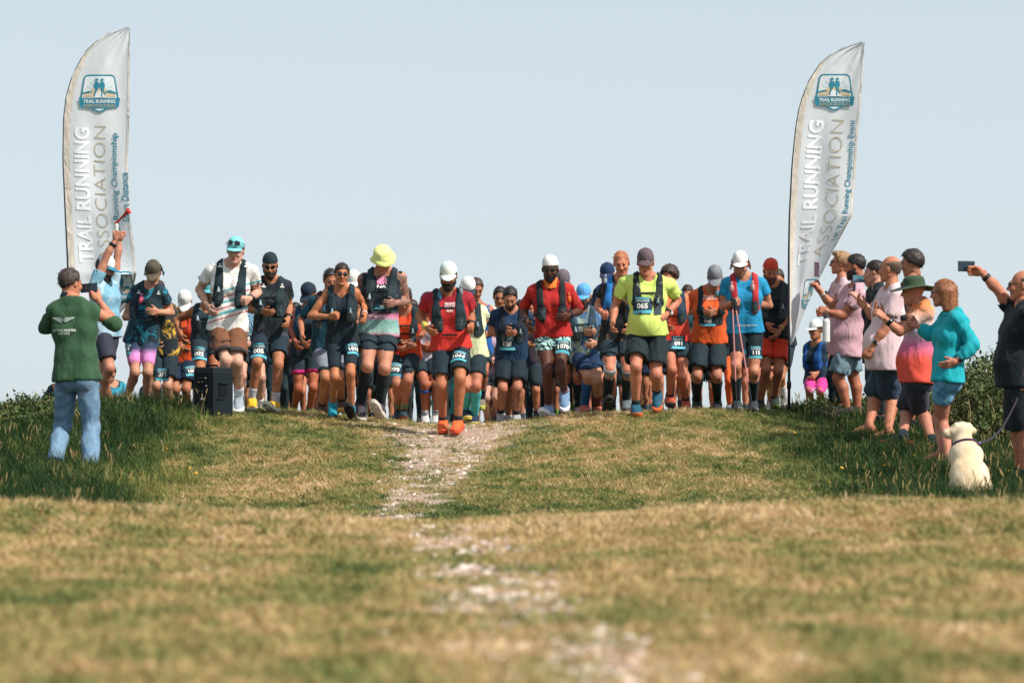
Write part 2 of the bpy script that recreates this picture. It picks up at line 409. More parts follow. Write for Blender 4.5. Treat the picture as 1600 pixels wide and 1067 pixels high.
def make_tuft(kind, seed, mat):
    r = np.random.default_rng(seed); g = Geo()
    if kind == 'turf':
        for _ in range(26):
            b = np.array([r.normal(0, .035), r.normal(0, .035), -.006]); az = r.uniform(0, 6.28)
            g.add(*blade(r, r.uniform(.018, .05), r.uniform(.004, .008), r.uniform(.4, 1.5), b, az))
    elif kind == 'tussock':
        for _ in range(18):
            b = np.array([r.normal(0, .022), r.normal(0, .022), -.006]); az = r.uniform(0, 6.28)
            g.add(*blade(r, r.uniform(.04, .095), r.uniform(.005, .008), r.uniform(.4, 1.4), b, az))
    elif kind == 'tall':
        for _ in range(24):
            b = np.array([r.normal(0, .05), r.normal(0, .05), -.01]); az = r.uniform(0, 6.28)
            g.add(*blade(r, r.uniform(.09, .24), r.uniform(.005, .009), r.uniform(.2, 1.0), b, az))
    elif kind == 'seed':
        for _ in range(4):
            b = np.array([r.normal(0, .05), r.normal(0, .05), -.01]); az = r.uniform(0, 6.28); h = r.uniform(.22, .42); ln = r.uniform(.08, .4)
            V, fs = blade(r, h, .004, ln, b, az); g.add(V, fs)
            top = np.array(V[-1]); d = np.array([math.cos(az) * ln * 1.5, math.sin(az) * ln * 1.5, 1.0]); d /= np.linalg.norm(d)
            g.tube([top - d * .01, top + d * .02, top + d * .055, top + d * .075], [.002, .006, .005, .001], 5)
    elif kind == 'leaf':
        for _ in range(22):
            az = r.uniform(0, 6.28); L = r.uniform(.03, .075); c = np.array([r.normal(0, .05), r.normal(0, .05), r.uniform(.0, .07)])
            d = np.array([math.cos(az), math.sin(az), r.uniform(-.1, .8)]); d /= np.linalg.norm(d)
            s = np.cross(d, (0, 0, 1)); s /= np.linalg.norm(s); n = np.cross(s, d)
            g.add([c, c + d * L * .4 + s * L * .3, c + d * L, c + d * L * .4 - s * L * .3, c + d * L * .45 + n * L * .08], [(0, 1, 4), (1, 2, 4), (2, 3, 4), (3, 0, 4)])
    me = g.mesh(mat, smooth=False)
    return me
def pebble(seed, mat):
    r = np.random.default_rng(seed)
    prof = [(.25, -.5), (.8, -.35), (1., 0.), (.75, .35), (.25, .5)]
    g = Geo().lathe([(a, b * .7) for a, b in prof], 7, cap=True)
    P = np.array(g.v); P *= 1 + .28 * r.standard_normal((len(P), 1)); P[:, 0] *= r.uniform(.8, 1.4); P *= .5
    g.v = [tuple(p) for p in P]
    return g.mesh(mat, smooth=False)
def scatter(name, label, cat, meshes, pts, scl, rotz, pick, dry, tilt=None):
    """one object: a cloud of points with real instances of the little meshes on them (uncountable cover)"""
    hid = bpy.data.collections.new(name + '_source')
    for i, me in enumerate(meshes):
        o = bpy.data.objects.new('%s_source_%02d' % (name, i), me); hid.objects.link(o)
    n = len(pts); me = bpy.data.meshes.new(name); me.vertices.add(n); me.vertices.foreach_set('co', np.asarray(pts, np.float32).ravel())
    for nm, ty, arr in (('scl', 'FLOAT', scl), ('dry', 'FLOAT', dry), ('pick', 'INT', pick)):
        a = me.attributes.new(nm, ty, 'POINT'); a.data.foreach_set('value', np.asarray(arr, np.float32 if ty == 'FLOAT' else np.int32))
    rot = np.zeros((n, 3), np.float32); rot[:, 2] = rotz
    if tilt is not None: rot[:, :2] = tilt
    a = me.attributes.new('rot', 'FLOAT_VECTOR', 'POINT'); a.data.foreach_set('vector', rot.ravel())
    o = add(name, me)
    ng = bpy.data.node_groups.new(name, 'GeometryNodeTree')
    ng.interface.new_socket('Geometry', in_out='INPUT', socket_type='NodeSocketGeometry')
    ng.interface.new_socket('Geometry', in_out='OUTPUT', socket_type='NodeSocketGeometry')
    N = ng.nodes.new; gi = N('NodeGroupInput'); go = N('NodeGroupOutput')
    ci = N('GeometryNodeCollectionInfo'); ci.inputs['Collection'].default_value = hid
    ci.inputs['Separate Children'].default_value = True; ci.inputs['Reset Children'].default_value = True
    ip = N('GeometryNodeInstanceOnPoints'); ip.inputs['Pick Instance'].default_value = True
    def attr(nm, dt):
        q = N('GeometryNodeInputNamedAttribute'); q.data_type = dt; q.inputs['Name'].default_value = nm
        return [s for s in q.outputs if s.enabled and s.name == 'Attribute'][0]
    L = ng.links.new
    L(gi.outputs[0], ip.inputs['Points']); L(ci.outputs[0], ip.inputs['Instance'])
    L(attr('pick', 'INT'), ip.inputs['Instance Index']); L(attr('scl', 'FLOAT'), ip.inputs['Scale'])
    L(attr('rot', 'FLOAT_VECTOR'), ip.inputs['Rotation']); L(ip.outputs[0], go.inputs[0])
    md = o.modifiers.new('scatter', 'NODES'); md.node_group = ng
    tag(o, label, cat, kind='stuff')
    return o
def cover_points(n, y0, y1, power=1.0, margin=.35):
    """random ground points inside the widening view wedge (plus a margin for a step aside)"""
    u = RNG.random(n); y = y0 + (y1 - y0) * u ** power
    x = (RNG.random(n) * 2 - 1) * (.152 * y + margin)
    return x, y
def build_cover():
    turf = [(0.02, C4((72, 92, 48))), (0.26, C4((132, 134, 78))), (0.54, C4((186, 156, 108))), (0.90, C4((226, 198, 160)))]
    rank = [(0.10, C4((40, 62, 32))), (0.36, C4((84, 104, 50))), (0.58, C4((152, 146, 82))), (0.90, C4((206, 184, 128)))]
    mt, mr = grass_mat('turf_blade', turf), grass_mat('rank_blade', rank)
    ms = grass_mat('seed_head', [(0.1, C4((120, 104, 62))), (0.6, C4((172, 148, 100))), (0.95, C4((198, 172, 128)))])
    # short turf
    x1, y1 = cover_points(70000, 5.5, 46, 1.0)
    pm = path_mask(x1, y1) + .45 * vnoise(x1, y1, 4.0, 21)
    keep = RNG.random(len(x1)) > np.clip((pm - .22) * .95, 0, .86)
    keep &= RNG.random(len(x1)) < np.where(y1 < 18, .8, 1.0)
    x, y = x1[keep], y1[keep]
    z = ground(x, y); n = len(x)
    scatter('short_grass', 'short straw coloured and green turf over the slope', 'grass', [make_tuft('turf', 100 + i, mt) for i in range(8)],
            np.stack([x, y, z], 1), RNG.uniform(.7, 1.35, n), RNG.uniform(0, 6.28, n), RNG.integers(0, 8, n), dryness(x, y))
    x, y = cover_points(32000, 14.5, 42, 1.0, .8)
    k = RNG.random(len(x)) < .25 + .5 * (vnoise(x, y, 2.3, 61) + .6 * vnoise(x, y, 6, 62)); k &= path_mask(x, y) < RNG.random(len(x)) * .9
    x, y = x[k], y[k]; n = len(x)
    scatter('turf_tussocks', 'longer straw and green tussocks standing out of the short turf', 'grass', [make_tuft('tussock', 150 + i, mt) for i in range(6)],
            np.stack([x, y, ground(x, y)], 1), RNG.uniform(.5, 1.2, n), RNG.uniform(0, 6.28, n), RNG.integers(0, 6, n), np.clip(dryness(x, y) + RNG.normal(0.05, .22, n), 0, 1))
    # rank grass, seed heads and broad leaves on the flanks
    x, y = cover_points(60000, 19, 44, .9, 1.2)
    k = RNG.random(len(x)) < tallness(x, y) * .55 + .012 * (y > 34) * (np.abs(x) > 1)
    x, y = x[k], y[k]; n = len(x)
    scatter('tall_grass', 'rank dark green grass on both flanks of the slope', 'grass', [make_tuft('tall', 200 + i, mr) for i in range(6)],
            np.stack([x, y, ground(x, y)], 1), RNG.uniform(.4, 1.15, n) * (.45 + .6 * tallness(x, y)) * np.where(x < 0, 1.35, 1.0), RNG.uniform(0, 6.28, n), RNG.integers(0, 6, n), dryness(x, y) + .1)
    x, y = cover_points(16000, 19, 44, .9, 1.2)
    k = RNG.random(len(x)) < tallness(x, y) * .10 + .010 * (y > 20)
    x, y = x[k], y[k]; n = len(x)
    scatter('seed_heads', 'dry seeding grass stalks among the rank grass', 'grass', [make_tuft('seed', 300 + i, ms) for i in range(5)],
            np.stack([x, y, ground(x, y)], 1), RNG.uniform(.3, .85, n), RNG.uniform(0, 6.28, n), RNG.integers(0, 5, n), RNG.random(n))
    x, y = cover_points(24000, 19, 44, .9, 1.2)
    k = RNG.random(len(x)) < (tallness(x, y) > .45) * .34 * (vnoise(x, y, 2.6, 33) > 0)
    x, y = x[k], y[k]; n = len(x)
    scatter('broad_leaves', 'low dark broad-leaved weeds among the rank grass', 'weeds', [make_tuft('leaf', 400 + i, mr) for i in range(5)],
            np.stack([x, y, ground(x, y)], 1), RNG.uniform(.5, 1.0, n), RNG.uniform(0, 6.28, n), RNG.integers(0, 5, n), RNG.uniform(.1, .5, n))
    # flint and chalk on the path
    m, t = newmat('flint', 0.8, 0.25)
    ri = t.n('ObjectInfo').outputs['Random']
    t.l(t.ramp(ri, [(0, C4((140, 114, 98))), (.3, C4((188, 162, 146))), (.7, C4((212, 194, 182))), (1, C4((232, 220, 212)))]), t.b.inputs['Base Color'])
    x, y = cover_points(150000, 6, 45, .85)
    pm = path_mask(x, y) + .75 * vnoise(x, y, 3.2, 22) + .5 * vnoise(x, y, 9, 23)
    far_ = np.abs(x - path_x(y)); wide = np.interp(y, [6, 18, 24, 32, 36], [.5, .6, .55, .95, 1.5])
    k = (RNG.random(len(x)) < np.clip(pm - .30, 0, 1) ** 1.2 * np.where(y < 19, .38, .36) + .042 * np.exp(-(far_ / wide) ** 2) * (vnoise(x, y, 5.5, 71) > -.15) + .005 + .16 * (y < 13.5) * np.exp(-(far_ / .32) ** 2))
    x, y = x[k], y[k]; n = len(x)
    scatter('path_stones', 'pale flint and chalk stones loose on the trodden path', 'stones', [pebble(500 + i, m) for i in range(8)],
            np.stack([x, y, ground(x, y) + .002], 1), RNG.uniform(.014, .036, n) * np.where(RNG.random(n) < .12, 1.7, 1) * np.where(y < 18, 1.1, 1.0), RNG.uniform(0, 6.28, n), RNG.integers(0, 8, n), RNG.random(n))
    # tiny yellow flowers, a few on each flank
    m = plain((222, 170, 30), .6, name='petal')
    g = Geo()
    for q in range(6):
        a = q * math.pi / 3; g.add([(0, 0, .0), (.012 * math.cos(a - .4), .012 * math.sin(a - .4), .004), (.018 * math.cos(a), .018 * math.sin(a), .004), (.012 * math.cos(a + .4), .012 * math.sin(a + .4), .004)], [(0, 1, 2, 3)])
    x, y = cover_points(260, 22, 36, .9, .6); k = tallness(x, y) > .05; x, y = x[k], y[k]; n = len(x)
    scatter('yellow_flowers', 'scattered small yellow flowers in the rank grass', 'flowers', [g.mesh(m)],
            np.stack([x, y, ground(x, y) + .09], 1), RNG.uniform(.6, 1.2, n), RNG.uniform(0, 6.28, n), np.zeros(n), RNG.random(n), RNG.uniform(-1, 1, (n, 2)))
build_ground()
build_cover()
# ------------------------------------------------------------------ implicit surfaces (smooth unions of tapered limbs, meshed as quads)
_OFF = np.array([(i, j, k) for i in (0, 1) for j in (0, 1) for k in (0, 1)])
_EDG = [(a, b) for a in range(8) for b in range(a + 1, 8) if np.abs(_OFF[a] - _OFF[b]).sum() == 1]
def nets(Fv, lo, h):
    S = Fv < 0
    c = np.zeros(tuple(n - 1 for n in Fv.shape), np.uint8)
    nx, ny, nz = c.shape
    for o in _OFF: c += S[o[0]:o[0] + nx, o[1]:o[1] + ny, o[2]:o[2] + nz]
    act = (c > 0) & (c < 8); idx = np.argwhere(act)
    if len(idx) == 0: return np.zeros((0, 3)), np.zeros((0, 4), int)
    vals = np.stack([Fv[idx[:, 0] + o[0], idx[:, 1] + o[1], idx[:, 2] + o[2]] for o in _OFF], 1)
    acc = np.zeros((len(idx), 3)); cnt = np.zeros(len(idx))
    for a, b in _EDG:
        va, vb = vals[:, a], vals[:, b]; m = (va < 0) != (vb < 0)
        t = np.where(m, va / np.where(m, va - vb, 1), 0)
        acc += np.where(m[:, None], _OFF[a] + t[:, None] * (_OFF[b] - _OFF[a]), 0); cnt += m
    V = (idx + acc / cnt[:, None]) * h + lo
    vid = np.full(c.shape, -1, np.int32); vid[act] = np.arange(len(idx))
    Q = []
    for ax in range(3):
        s0 = [slice(None)] * 3; s1 = [slice(None)] * 3; s0[ax] = slice(0, -1); s1[ax] = slice(1, None)
        A, B = S[tuple(s0)], S[tuple(s1)]
        e = np.argwhere(A != B); b, d = [q for q in range(3) if q != ax]
        ok = (e[:, b] >= 1) & (e[:, d] >= 1) & (e[:, b] < c.shape[b]) & (e[:, d] < c.shape[d]); e = e[ok]
        sg = A[e[:, 0], e[:, 1], e[:, 2]]
        def cell(db, dd):
            q = e.copy(); q[:, b] += db; q[:, d] += dd; return vid[q[:, 0], q[:, 1], q[:, 2]]
        q = np.stack([cell(-1, -1), cell(0, -1), cell(0, 0), cell(-1, 0)], 1)
        flip = sg if ax != 1 else ~sg
        q = np.where(flip[:, None], q, q[:, ::-1]); Q.append(q)
    Q = np.concatenate(Q); Q = Q[(Q >= 0).all(1)]
    return V, Q
class Field:
    def __init__(s, lo, hi, h):
        s.lo = np.array(lo, float) - 2 * h; s.h = h
        n = np.ceil((np.array(hi, float) + 2 * h - s.lo) / h).astype(int) + 1
        s.ax = [(s.lo[i] + h * np.arange(n[i])).astype(np.float32) for i in range(3)]
        s.F = np.full(tuple(n), 0.5, np.float32)
    def new(s):
        q = object.__new__(Field); q.lo, q.h, q.ax = s.lo, s.h, s.ax; q.F = np.full_like(s.F, 0.5); return q
    def sl(s, lo, hi):
        r = []
        for i in range(3):
            a = int(np.clip(math.floor((lo[i] - s.lo[i]) / s.h), 0, len(s.ax[i]))); b = int(np.clip(math.ceil((hi[i] - s.lo[i]) / s.h) + 1, 0, len(s.ax[i])))
            if b <= a: return None
            r.append(slice(a, b))
        return tuple(r)
    def P(s, sl=None):
        sl = sl or (slice(None),) * 3
        return s.ax[0][sl[0]][:, None, None], s.ax[1][sl[1]][None, :, None], s.ax[2][sl[2]][None, None, :]
    def dcone(s, a, b, ra, rb, sl):
        x, y, z = s.P(sl); a = np.asarray(a, float); ba = np.asarray(b, float) - a; l2 = float(ba @ ba) + 1e-9
        px, py, pz = x - a[0], y - a[1], z - a[2]
        t = np.clip((px * ba[0] + py * ba[1] + pz * ba[2]) / l2, 0, 1)
        return np.sqrt((px - ba[0] * t) ** 2 + (py - ba[1] * t) ** 2 + (pz - ba[2] * t) ** 2) - (ra + (rb - ra) * t)
    def _put(s, sl, d, k):
        f = s.F[sl]
        if k > 0:
            hh = np.maximum(k - np.abs(f - d), 0) / k; s.F[sl] = np.minimum(f, d) - hh * hh * k * .25
        else: s.F[sl] = np.minimum(f, d)
    def cone(s, a, b, ra, rb, k=.02):
        a = np.asarray(a, float); b = np.asarray(b, float); R = max(ra, rb) + k + 3 * s.h
        sl = s.sl(np.minimum(a, b) - R, np.maximum(a, b) + R)
        if sl: s._put(sl, s.dcone(a, b, ra, rb, sl), k)
        return s
    def ball(s, c, r, k=.02): return s.cone(c, np.asarray(c, float) + 1e-4, r, r, k)
    def dell(s, c, rr, R, sl):
        x, y, z = s.P(sl); px, py, pz = x - c[0], y - c[1], z - c[2]
        if R is None: q = (px, py, pz)
        else:
            R = np.asarray(R, float)          # columns = ellipsoid axes
            q = tuple(px * R[0, i] + py * R[1, i] + pz * R[2, i] for i in range(3))
        k0 = np.sqrt(sum((q[i] / rr[i]) ** 2 for i in range(3))); k1 = np.sqrt(sum((q[i] / rr[i] ** 2) ** 2 for i in range(3))) + 1e-6
        return k0 * (k0 - 1) / k1
    def ell(s, c, rr, R=None, k=.02):
        c = np.asarray(c, float); m = max(rr) + k + 3 * s.h; sl = s.sl(c - m, c + m)
        if sl: s._put(sl, s.dell(c, rr, R, sl).astype(np.float32), k)
        return s
    def sub_cone(s, a, b, ra, rb, k=0.0, pl=None):
        a = np.asarray(a, float); b = np.asarray(b, float); R = max(ra, rb) + k + 3 * s.h
        sl = s.sl(np.minimum(a, b) - R, np.maximum(a, b) + R)
        if sl:
            d = s.dcone(a, b, ra, rb, sl); f = s.F[sl]
            if pl is not None:
                x, y, z = s.P(sl); q, n = pl; d = np.maximum(d, -((x - q[0]) * n[0] + (y - q[1]) * n[1] + (z - q[2]) * n[2]))
            d = -d
            if k > 0:
                hh = np.maximum(k - np.abs(f - d), 0) / k; s.F[sl] = np.maximum(f, d) + hh * hh * k * .25
            else: s.F[sl] = np.maximum(f, d)
        return s
    def plane(s, p, n):
        """keep only the side n points away from"""
        x, y, z = s.P(); s.F = np.maximum(s.F, ((x - p[0]) * n[0] + (y - p[1]) * n[1] + (z - p[2]) * n[2]).astype(np.float32)); return s
    def join(s, o, k=.02):
        f, d = s.F, o.F
        if k > 0:
            hh = np.maximum(k - np.abs(f - d), 0) / k; s.F = np.minimum(f, d) - hh * hh * k * .25
        else: s.F = np.minimum(f, d)
        return s
    def folds(s, amp, seed, wl=.13, axis=None):
        """soft drape: ridges that run mostly lengthwise, bending as they go"""
        r = np.random.default_rng(seed); x, y, z = s.P(); a = 0
        for i in range(3):
            th = r.uniform(0, 6.28); v = np.array([math.cos(th), math.sin(th), r.uniform(-.75, .75)]); v /= np.linalg.norm(v); k = 6.283 / (wl * r.uniform(.8, 1.9)); ph = r.uniform(0, 6.28)
            u = r.normal(0, 1, 3); u /= np.linalg.norm(u)
            w = np.sin(k * (x * v[0] + y * v[1] + z * v[2]) + ph + 1.3 * np.sin(k * .35 * (x * u[0] + y * u[1] + z * u[2]) + 2 * ph))
            a = a + (w if i else 1.3 * (np.abs(w) - .64) * 1.5)
        s.F = (s.F + amp * a / 3).astype(np.float32); return s
    def mesh(s): return nets(s.F, s.lo, s.h)

# ------------------------------------------------------------------ templates in head / hand / foot space (x = person's left, -y = forward, z = up)
def head_template(fem, h=.0080):
    f = Field((-.11, -.15, -.16), (.11, .13, .14), h)
    w = .94 if fem else 1.0
    f.ell((0, .014, .028), (.075 * w, .096, .092), k=0)
    f.ell((0, -.028, -.035), (.059 * w, .070, .085), k=.03)
    f.cone((-.040 * w, .005, -.062), (-.016, -.066, -.098), .027, .022, .02); f.cone((.040 * w, .005, -.062), (.016, -.066, -.098), .027, .022, .02)
    f.ball((0, -.074, -.102), .020 if not fem else .016, .02)
    f.cone((-.028, -.087, .026), (.028, -.087, .026), .012, .012, .015)          # brow
    for sx in (-1, 1):
        f.sub_cone((sx * .031, -.112, .008), (sx * .033, -.112, .008), .018, .018, .012)
        f.ball((sx * .031, -.084, .008), .0135, .004)                              # eyeball
        f.ball((sx * .040, -.076, -.028), .018, .02)                              # cheek
        f.ell((sx * .076 * w, .012, -.006), (.010, .021, .032), Rz(sx * .35), k=.008)   # ear
        f.ball((sx * .011, -.104, -.034), .0085, .008)
    f.cone((0, -.094, .014), (0, -.116, -.028), .008, .0125, .010)                # nose
    f.cone((-.018, -.090, -.061), (.018, -.090, -.061), .0075, .0075, .008)        # lips
    f.cone((-.014, -.087, -.072), (.014, -.087, -.072), .008, .008, .008)
    f.sub_cone((-.02, -.103, -.0665), (.02, -.103, -.0665), .005, .005, .004)
    f.cone((0, .018, -.05), (0, .026, -.105), .052 if not fem else .045, .050 if not fem else .044, .03)
    V, Q = f.mesh()
    c = V[Q].mean(1); fm = np.zeros(len(Q), int)
    for sx in (-1, 1):
        e = (np.abs(c[:, 0] - sx * .031) < .0135) & (np.abs(c[:, 2] - .008) < .0075) & (c[:, 1] < -.075); fm[e] = 1
        b = (np.abs(c[:, 0] - sx * .031) < .021) & (np.abs(c[:, 2] - (.031 - .1 * (np.abs(c[:, 0]) - .031) * 2)) < .0042) & (c[:, 1] < -.07); fm[b] = 2
    l = (np.abs(c[:, 0]) < .019) & (np.abs(c[:, 2] + .067) < .0065) & (c[:, 1] < -.08); fm[l] = 3
    return V, Q, fm
HEAD = {(fm_, lo_): head_template(fm_, .0135 if lo_ else .0080) for fm_ in (0, 1) for lo_ in (0, 1)}
def hand_template(c1, c2, c3, thumb, spread=1.0, h=.0060):
    """wrist at the origin, +x along the fingers, +z back of the hand, +y thumb side (a right hand)"""
    f = Field((-.03, -.06, -.13), (.21, .09, .06), h)
    f.cone((-.03, 0, 0), (.02, 0, 0), .024, .025, .0)
    ys = [.030, .010, -.010, -.028]
    for i, y in enumerate(ys):
        f.cone((.015, y * .75, 0), (.088 - .004 * abs(i - 1), y, -.002), .0165, .0135, .012)
    f.cone((.02, .022, -.008), (.05, .03, -.012), .019, .016, .014)
    for i, (y, L) in enumerate(zip(ys, (.074, .082, .076, .060))):
        p = np.array([.088 - .004 * abs(i - 1), y * 1.06, -.002]); a = rad(c1 + 5 * i); r = .0098
        for j, (seg, da) in enumerate(((.46, 0), (.30, rad(c2)), (.24, rad(c3)))):
            a += da; q = p + np.array([math.cos(a), (y * .12) * spread, -math.sin(a)]) * L * seg * (1 / math.hypot(1, y * .12))
            f.cone(p, q, r, r * .93, .002 if j else .006); p = q; r *= .93
    t0 = np.array([.028, .030, -.010])
    if thumb == 'open': t1, t2 = t0 + (.034, .026, -.012), t0 + (.064, .036, -.018)
    elif thumb == 'grip': t1, t2 = t0 + (.034, .014, -.026), t0 + (.062, .004, -.044)
    else: t1, t2 = t0 + (.036, .012, -.024), t0 + (.060, -.012, -.036)
    f.cone(t0, t1, .0145, .0115, .010); f.cone(t1, t2, .0115, .0092, .003)
    return f.mesh()
def hands_at(h): return {'relax': hand_template(22, 34, 22, 'open', h=h), 'fist': hand_template(70, 92, 62, 'fist', h=h), 'grip': hand_template(38, 52, 34, 'grip', h=h), 'flat': hand_template(6, 12, 8, 'open', 2.0, h)}
HAND, HAND_LO = hands_at(.0066), hands_at(.0092)
def foot_template():
    f = Field((-.06, -.21, -.09), (.06, .08, .03), .0075)
    f.cone((0, .0, .02), (0, .012, -.02), .038, .040, 0); f.cone((0, .035, -.05), (0, -.06, -.052), .034, .034, .03)
    f.cone((0, -.0, -.02), (0, -.10, -.055), .036, .026, .03); f.cone((-.018, -.12, -.062), (.018, -.12, -.062), .026, .026, .02)
    for x, l in ((-.028, .16), (-.012, .175), (.004, .18), (.018, .175), (.034, .165)):
        f.cone((x * .9, -.13, -.068), (x, -l, -.072), .013, .010, .004)
    f.plane((0, 0, -.083), (0, 0, -1))
    return f.mesh()
FOOT = foot_template()
def shoe_template(h=.0115):
    f = Field((-.07, -.24, -.09), (.07, .10, .04), h)
    f.cone((0, .035, -.045), (0, -.05, -.045), .042, .043, 0); f.cone((0, -.05, -.045), (.0, -.15, -.060), .047, .034, .03)
    f.cone((-.018, -.13, -.062), (.018, -.13, -.062), .034, .034, .02)
    f.cone((0, .012, -.02), (0, .022, .004), .043, .041, .02); f.cone((0, -.02, -.01), (0, -.09, -.035), .034, .026, .03)
    f.plane((0, 0, -.066), (0, 0, -1)); f.plane((0, .0, .022), (0, -.3, 1))
    f.sub_cone((0, .012, .03), (0, .014, .0), .033, .030, .004)
    up = f.mesh()
    # sole: outline extruded, with toe spring and heel bevel, plus lugs underneath
    out = [(0, .085), (.024, .08), (.040, .055), (.043, .01), (.040, -.05), (.047, -.11), (.045, -.15), (.034, -.185), (.012, -.205), (-.012, -.205), (-.034, -.185), (-.044, -.15), (-.047, -.11), (-.037, -.05), (-.041, .01), (-.040, .055), (-.024, .08)]
    g = Geo(); n = len(out); V = []
    def zz(y, b): return b + .022 * max(0, (-y - .12) / .085) ** 2 + .008 * max(0, (y - .05) / .035) ** 2
    for lay, (b, s) in enumerate(((-.092, 1.0), (-.086, 1.10), (-.058, 1.14), (-.050, 1.06))):
        for x, y in out: V.append((x * s, (y + .06) * s - .06, zz(y, b)))
    fs = []
    for k in range(3):
        for j in range(n): fs.append((k * n + (j + 1) % n, k * n + j, (k + 1) * n + j, (k + 1) * n + (j + 1) % n))
    fs.append(tuple(range(n))); fs.append(tuple(range(4 * n - 1, 3 * n - 1, -1)))
    g.add(V, fs)
    for yy in np.arange(-.17, .07, .032):
        for xx in (-.022, .0, .022): g.box((xx, yy, zz(yy, -.096)), .014, .018, .010)
    lace = Geo()
    for i, yy in enumerate((-.035, -.055, -.075, -.095)):
        lace.tube([(-.024, yy, -.012 - i * .006), (0, yy - .004, .0005 - i * .0075), (.024, yy, -.012 - i * .006)], .0045, 5)
    return up, (g.v, g.f), (lace.v, lace.f)
SHOE_UP, SHOE_SOLE, SHOE_LACE = shoe_template()
SHOE_LO = shoe_template(.019)[0]

# hair, beard and hats in head space
def hair_template(kind):
    f = Field((-.14, -.13, -.34), (.14, .20, .18), .0130)
    x, y, z = f.P()
    if kind in ('short', 'crop', 'curly', 'swept'):
        g = {'short': .009, 'crop': .004, 'curly': .026, 'swept': .018}[kind]
        f.ell((0, .016, .03), (.076 + g, .097 + g, .092 + g), k=0)
        if kind == 'swept': f.cone((-.05, -.06, .10), (.05, -.05, .105), .035, .03, .03)
        line = np.interp(y, [-.10, -.07, -.05, -.022, .03, .115], [.098, .088, .058, .012, -.012, -.075]).astype(np.float32)
        line = line + .006 * np.sin(120 * x) + .005 * np.sin(210 * x + 1)
        f.F = np.maximum(f.F, ((line - z) + 0 * x).astype(np.float32))
        if kind == 'curly': f.F += .009 * (np.sin(95 * x + 3 * np.sin(40 * z)) * np.sin(90 * y) * np.sin(85 * z)).astype(np.float32)
        else: f.F += (.0030 * np.sin(150 * x + 30 * y) * np.sin(60 * z + 120 * y) + .0045 * np.sin(70 * x + 4 * np.sin(50 * y)) * np.sin(75 * y + 2) * np.clip(z / .08, .2, 1)).astype(np.float32)
    elif kind == 'ring':               # bald on top, cropped sides
        f.ell((0, .016, .024), (.080, .100, .094), k=0)
        line = np.interp(y, [-.03, .0, .03, .115], [.06, .018, -.012, -.075]).astype(np.float32)
        f.F = np.maximum(f.F, np.maximum(line - z, z - (.055 + .2 * y)) + 0 * x); f.F = np.maximum(f.F, (-.02 - y) + 0 * x + 0 * z)
    elif kind == 'long':
        f.ell((0, .020, .032), (.088, .106, .100), k=0)
        f.cone((-.07, .03, .02), (-.075, .045, -.16), .045, .028, .03); f.cone((.07, .03, .02), (.075, .045, -.16), .045, .028, .03)
        f.cone((0, .08, .02), (0, .10, -.20), .06, .038, .04)
        f.cone((-.05, .08, .0), (-.055, .095, -.19), .045, .025, .03); f.cone((.05, .08, .0), (.055, .095, -.19), .045, .025, .03)
        f.sub_cone((0, -.10, -.01), (0, -.05, -.03), .075, .066, .02); f.sub_cone((0, -.0, -.16), (0, .0, -.05), .055, .055, .01)
        f.F += .004 * (np.sin(170 * x) * np.sin(150 * y + 9 * np.sin(15 * z))).astype(np.float32)
    elif kind == 'tied':
        f.ell((0, .018, .03), (.083, .104, .098), k=0)
        line = np.interp(y, [-.10, -.055, -.02, .03, .115], [.070, .05, .015, -.02, -.06]).astype(np.float32)
        f.F = np.maximum(f.F, (line - z) + 0 * x)
        f.cone((0, .11, .05), (0, .15, .03), .026, .03, .02); f.cone((0, .15, .03), (.02, .16, -.14), .028, .012, .02)
    elif kind in ('beard', 'stubble'):
        g = .011 if kind == 'beard' else .004
        f.cone((-.042, .0, -.058), (-.016, -.066, -.098), .027 + g, .023 + g, .02); f.cone((.042, .0, -.058), (.016, -.066, -.098), .027 + g, .023 + g, .02)
        f.ball((0, -.074, -.102), .021 + g, .02); f.ell((0, -.03, -.045), (.060 + g * .6, .070 + g * .6, .080 + g * .6), k=.01)
        line = np.interp(np.abs(x), [0, .03, .05, .08], [-.046, -.044, -.035, .005]).astype(np.float32)
        f.F = np.maximum(f.F, (z - line) + 0 * y); f.F = np.maximum(f.F, (y - .012) + 0 * x + 0 * z)
        f.sub_cone((-.014, -.105, -.066), (.014, -.105, -.066), .009, .009, .004)
        f.F += .002 * (np.sin(160 * x) * np.sin(170 * z)).astype(np.float32)
    return f.mesh()
_HT = {}
def hair_geo(kind):
    if kind not in _HT: _HT[kind] = hair_template(kind)
    return _HT[kind]
def cap_crown(g=.0, h=.118):
    prof = [(.001, h), (.030, h - .004), (.056, h - .018), (.075, h - .045), (.083, h - .075), (.086, .028), (.0865, .020), (.083, .020)]
    G = Geo().lathe(prof[::-1], 26, .96 + g, 1.19 + g)
    G.v = [(x, y + .010, z - .10 * max(0, y)) for x, y, z in G.v]
    # button and seams stand proud
    G.tube([(0, .01, h - .002), (0, .01, h + .005)], [.010, .006], 8)
    return G
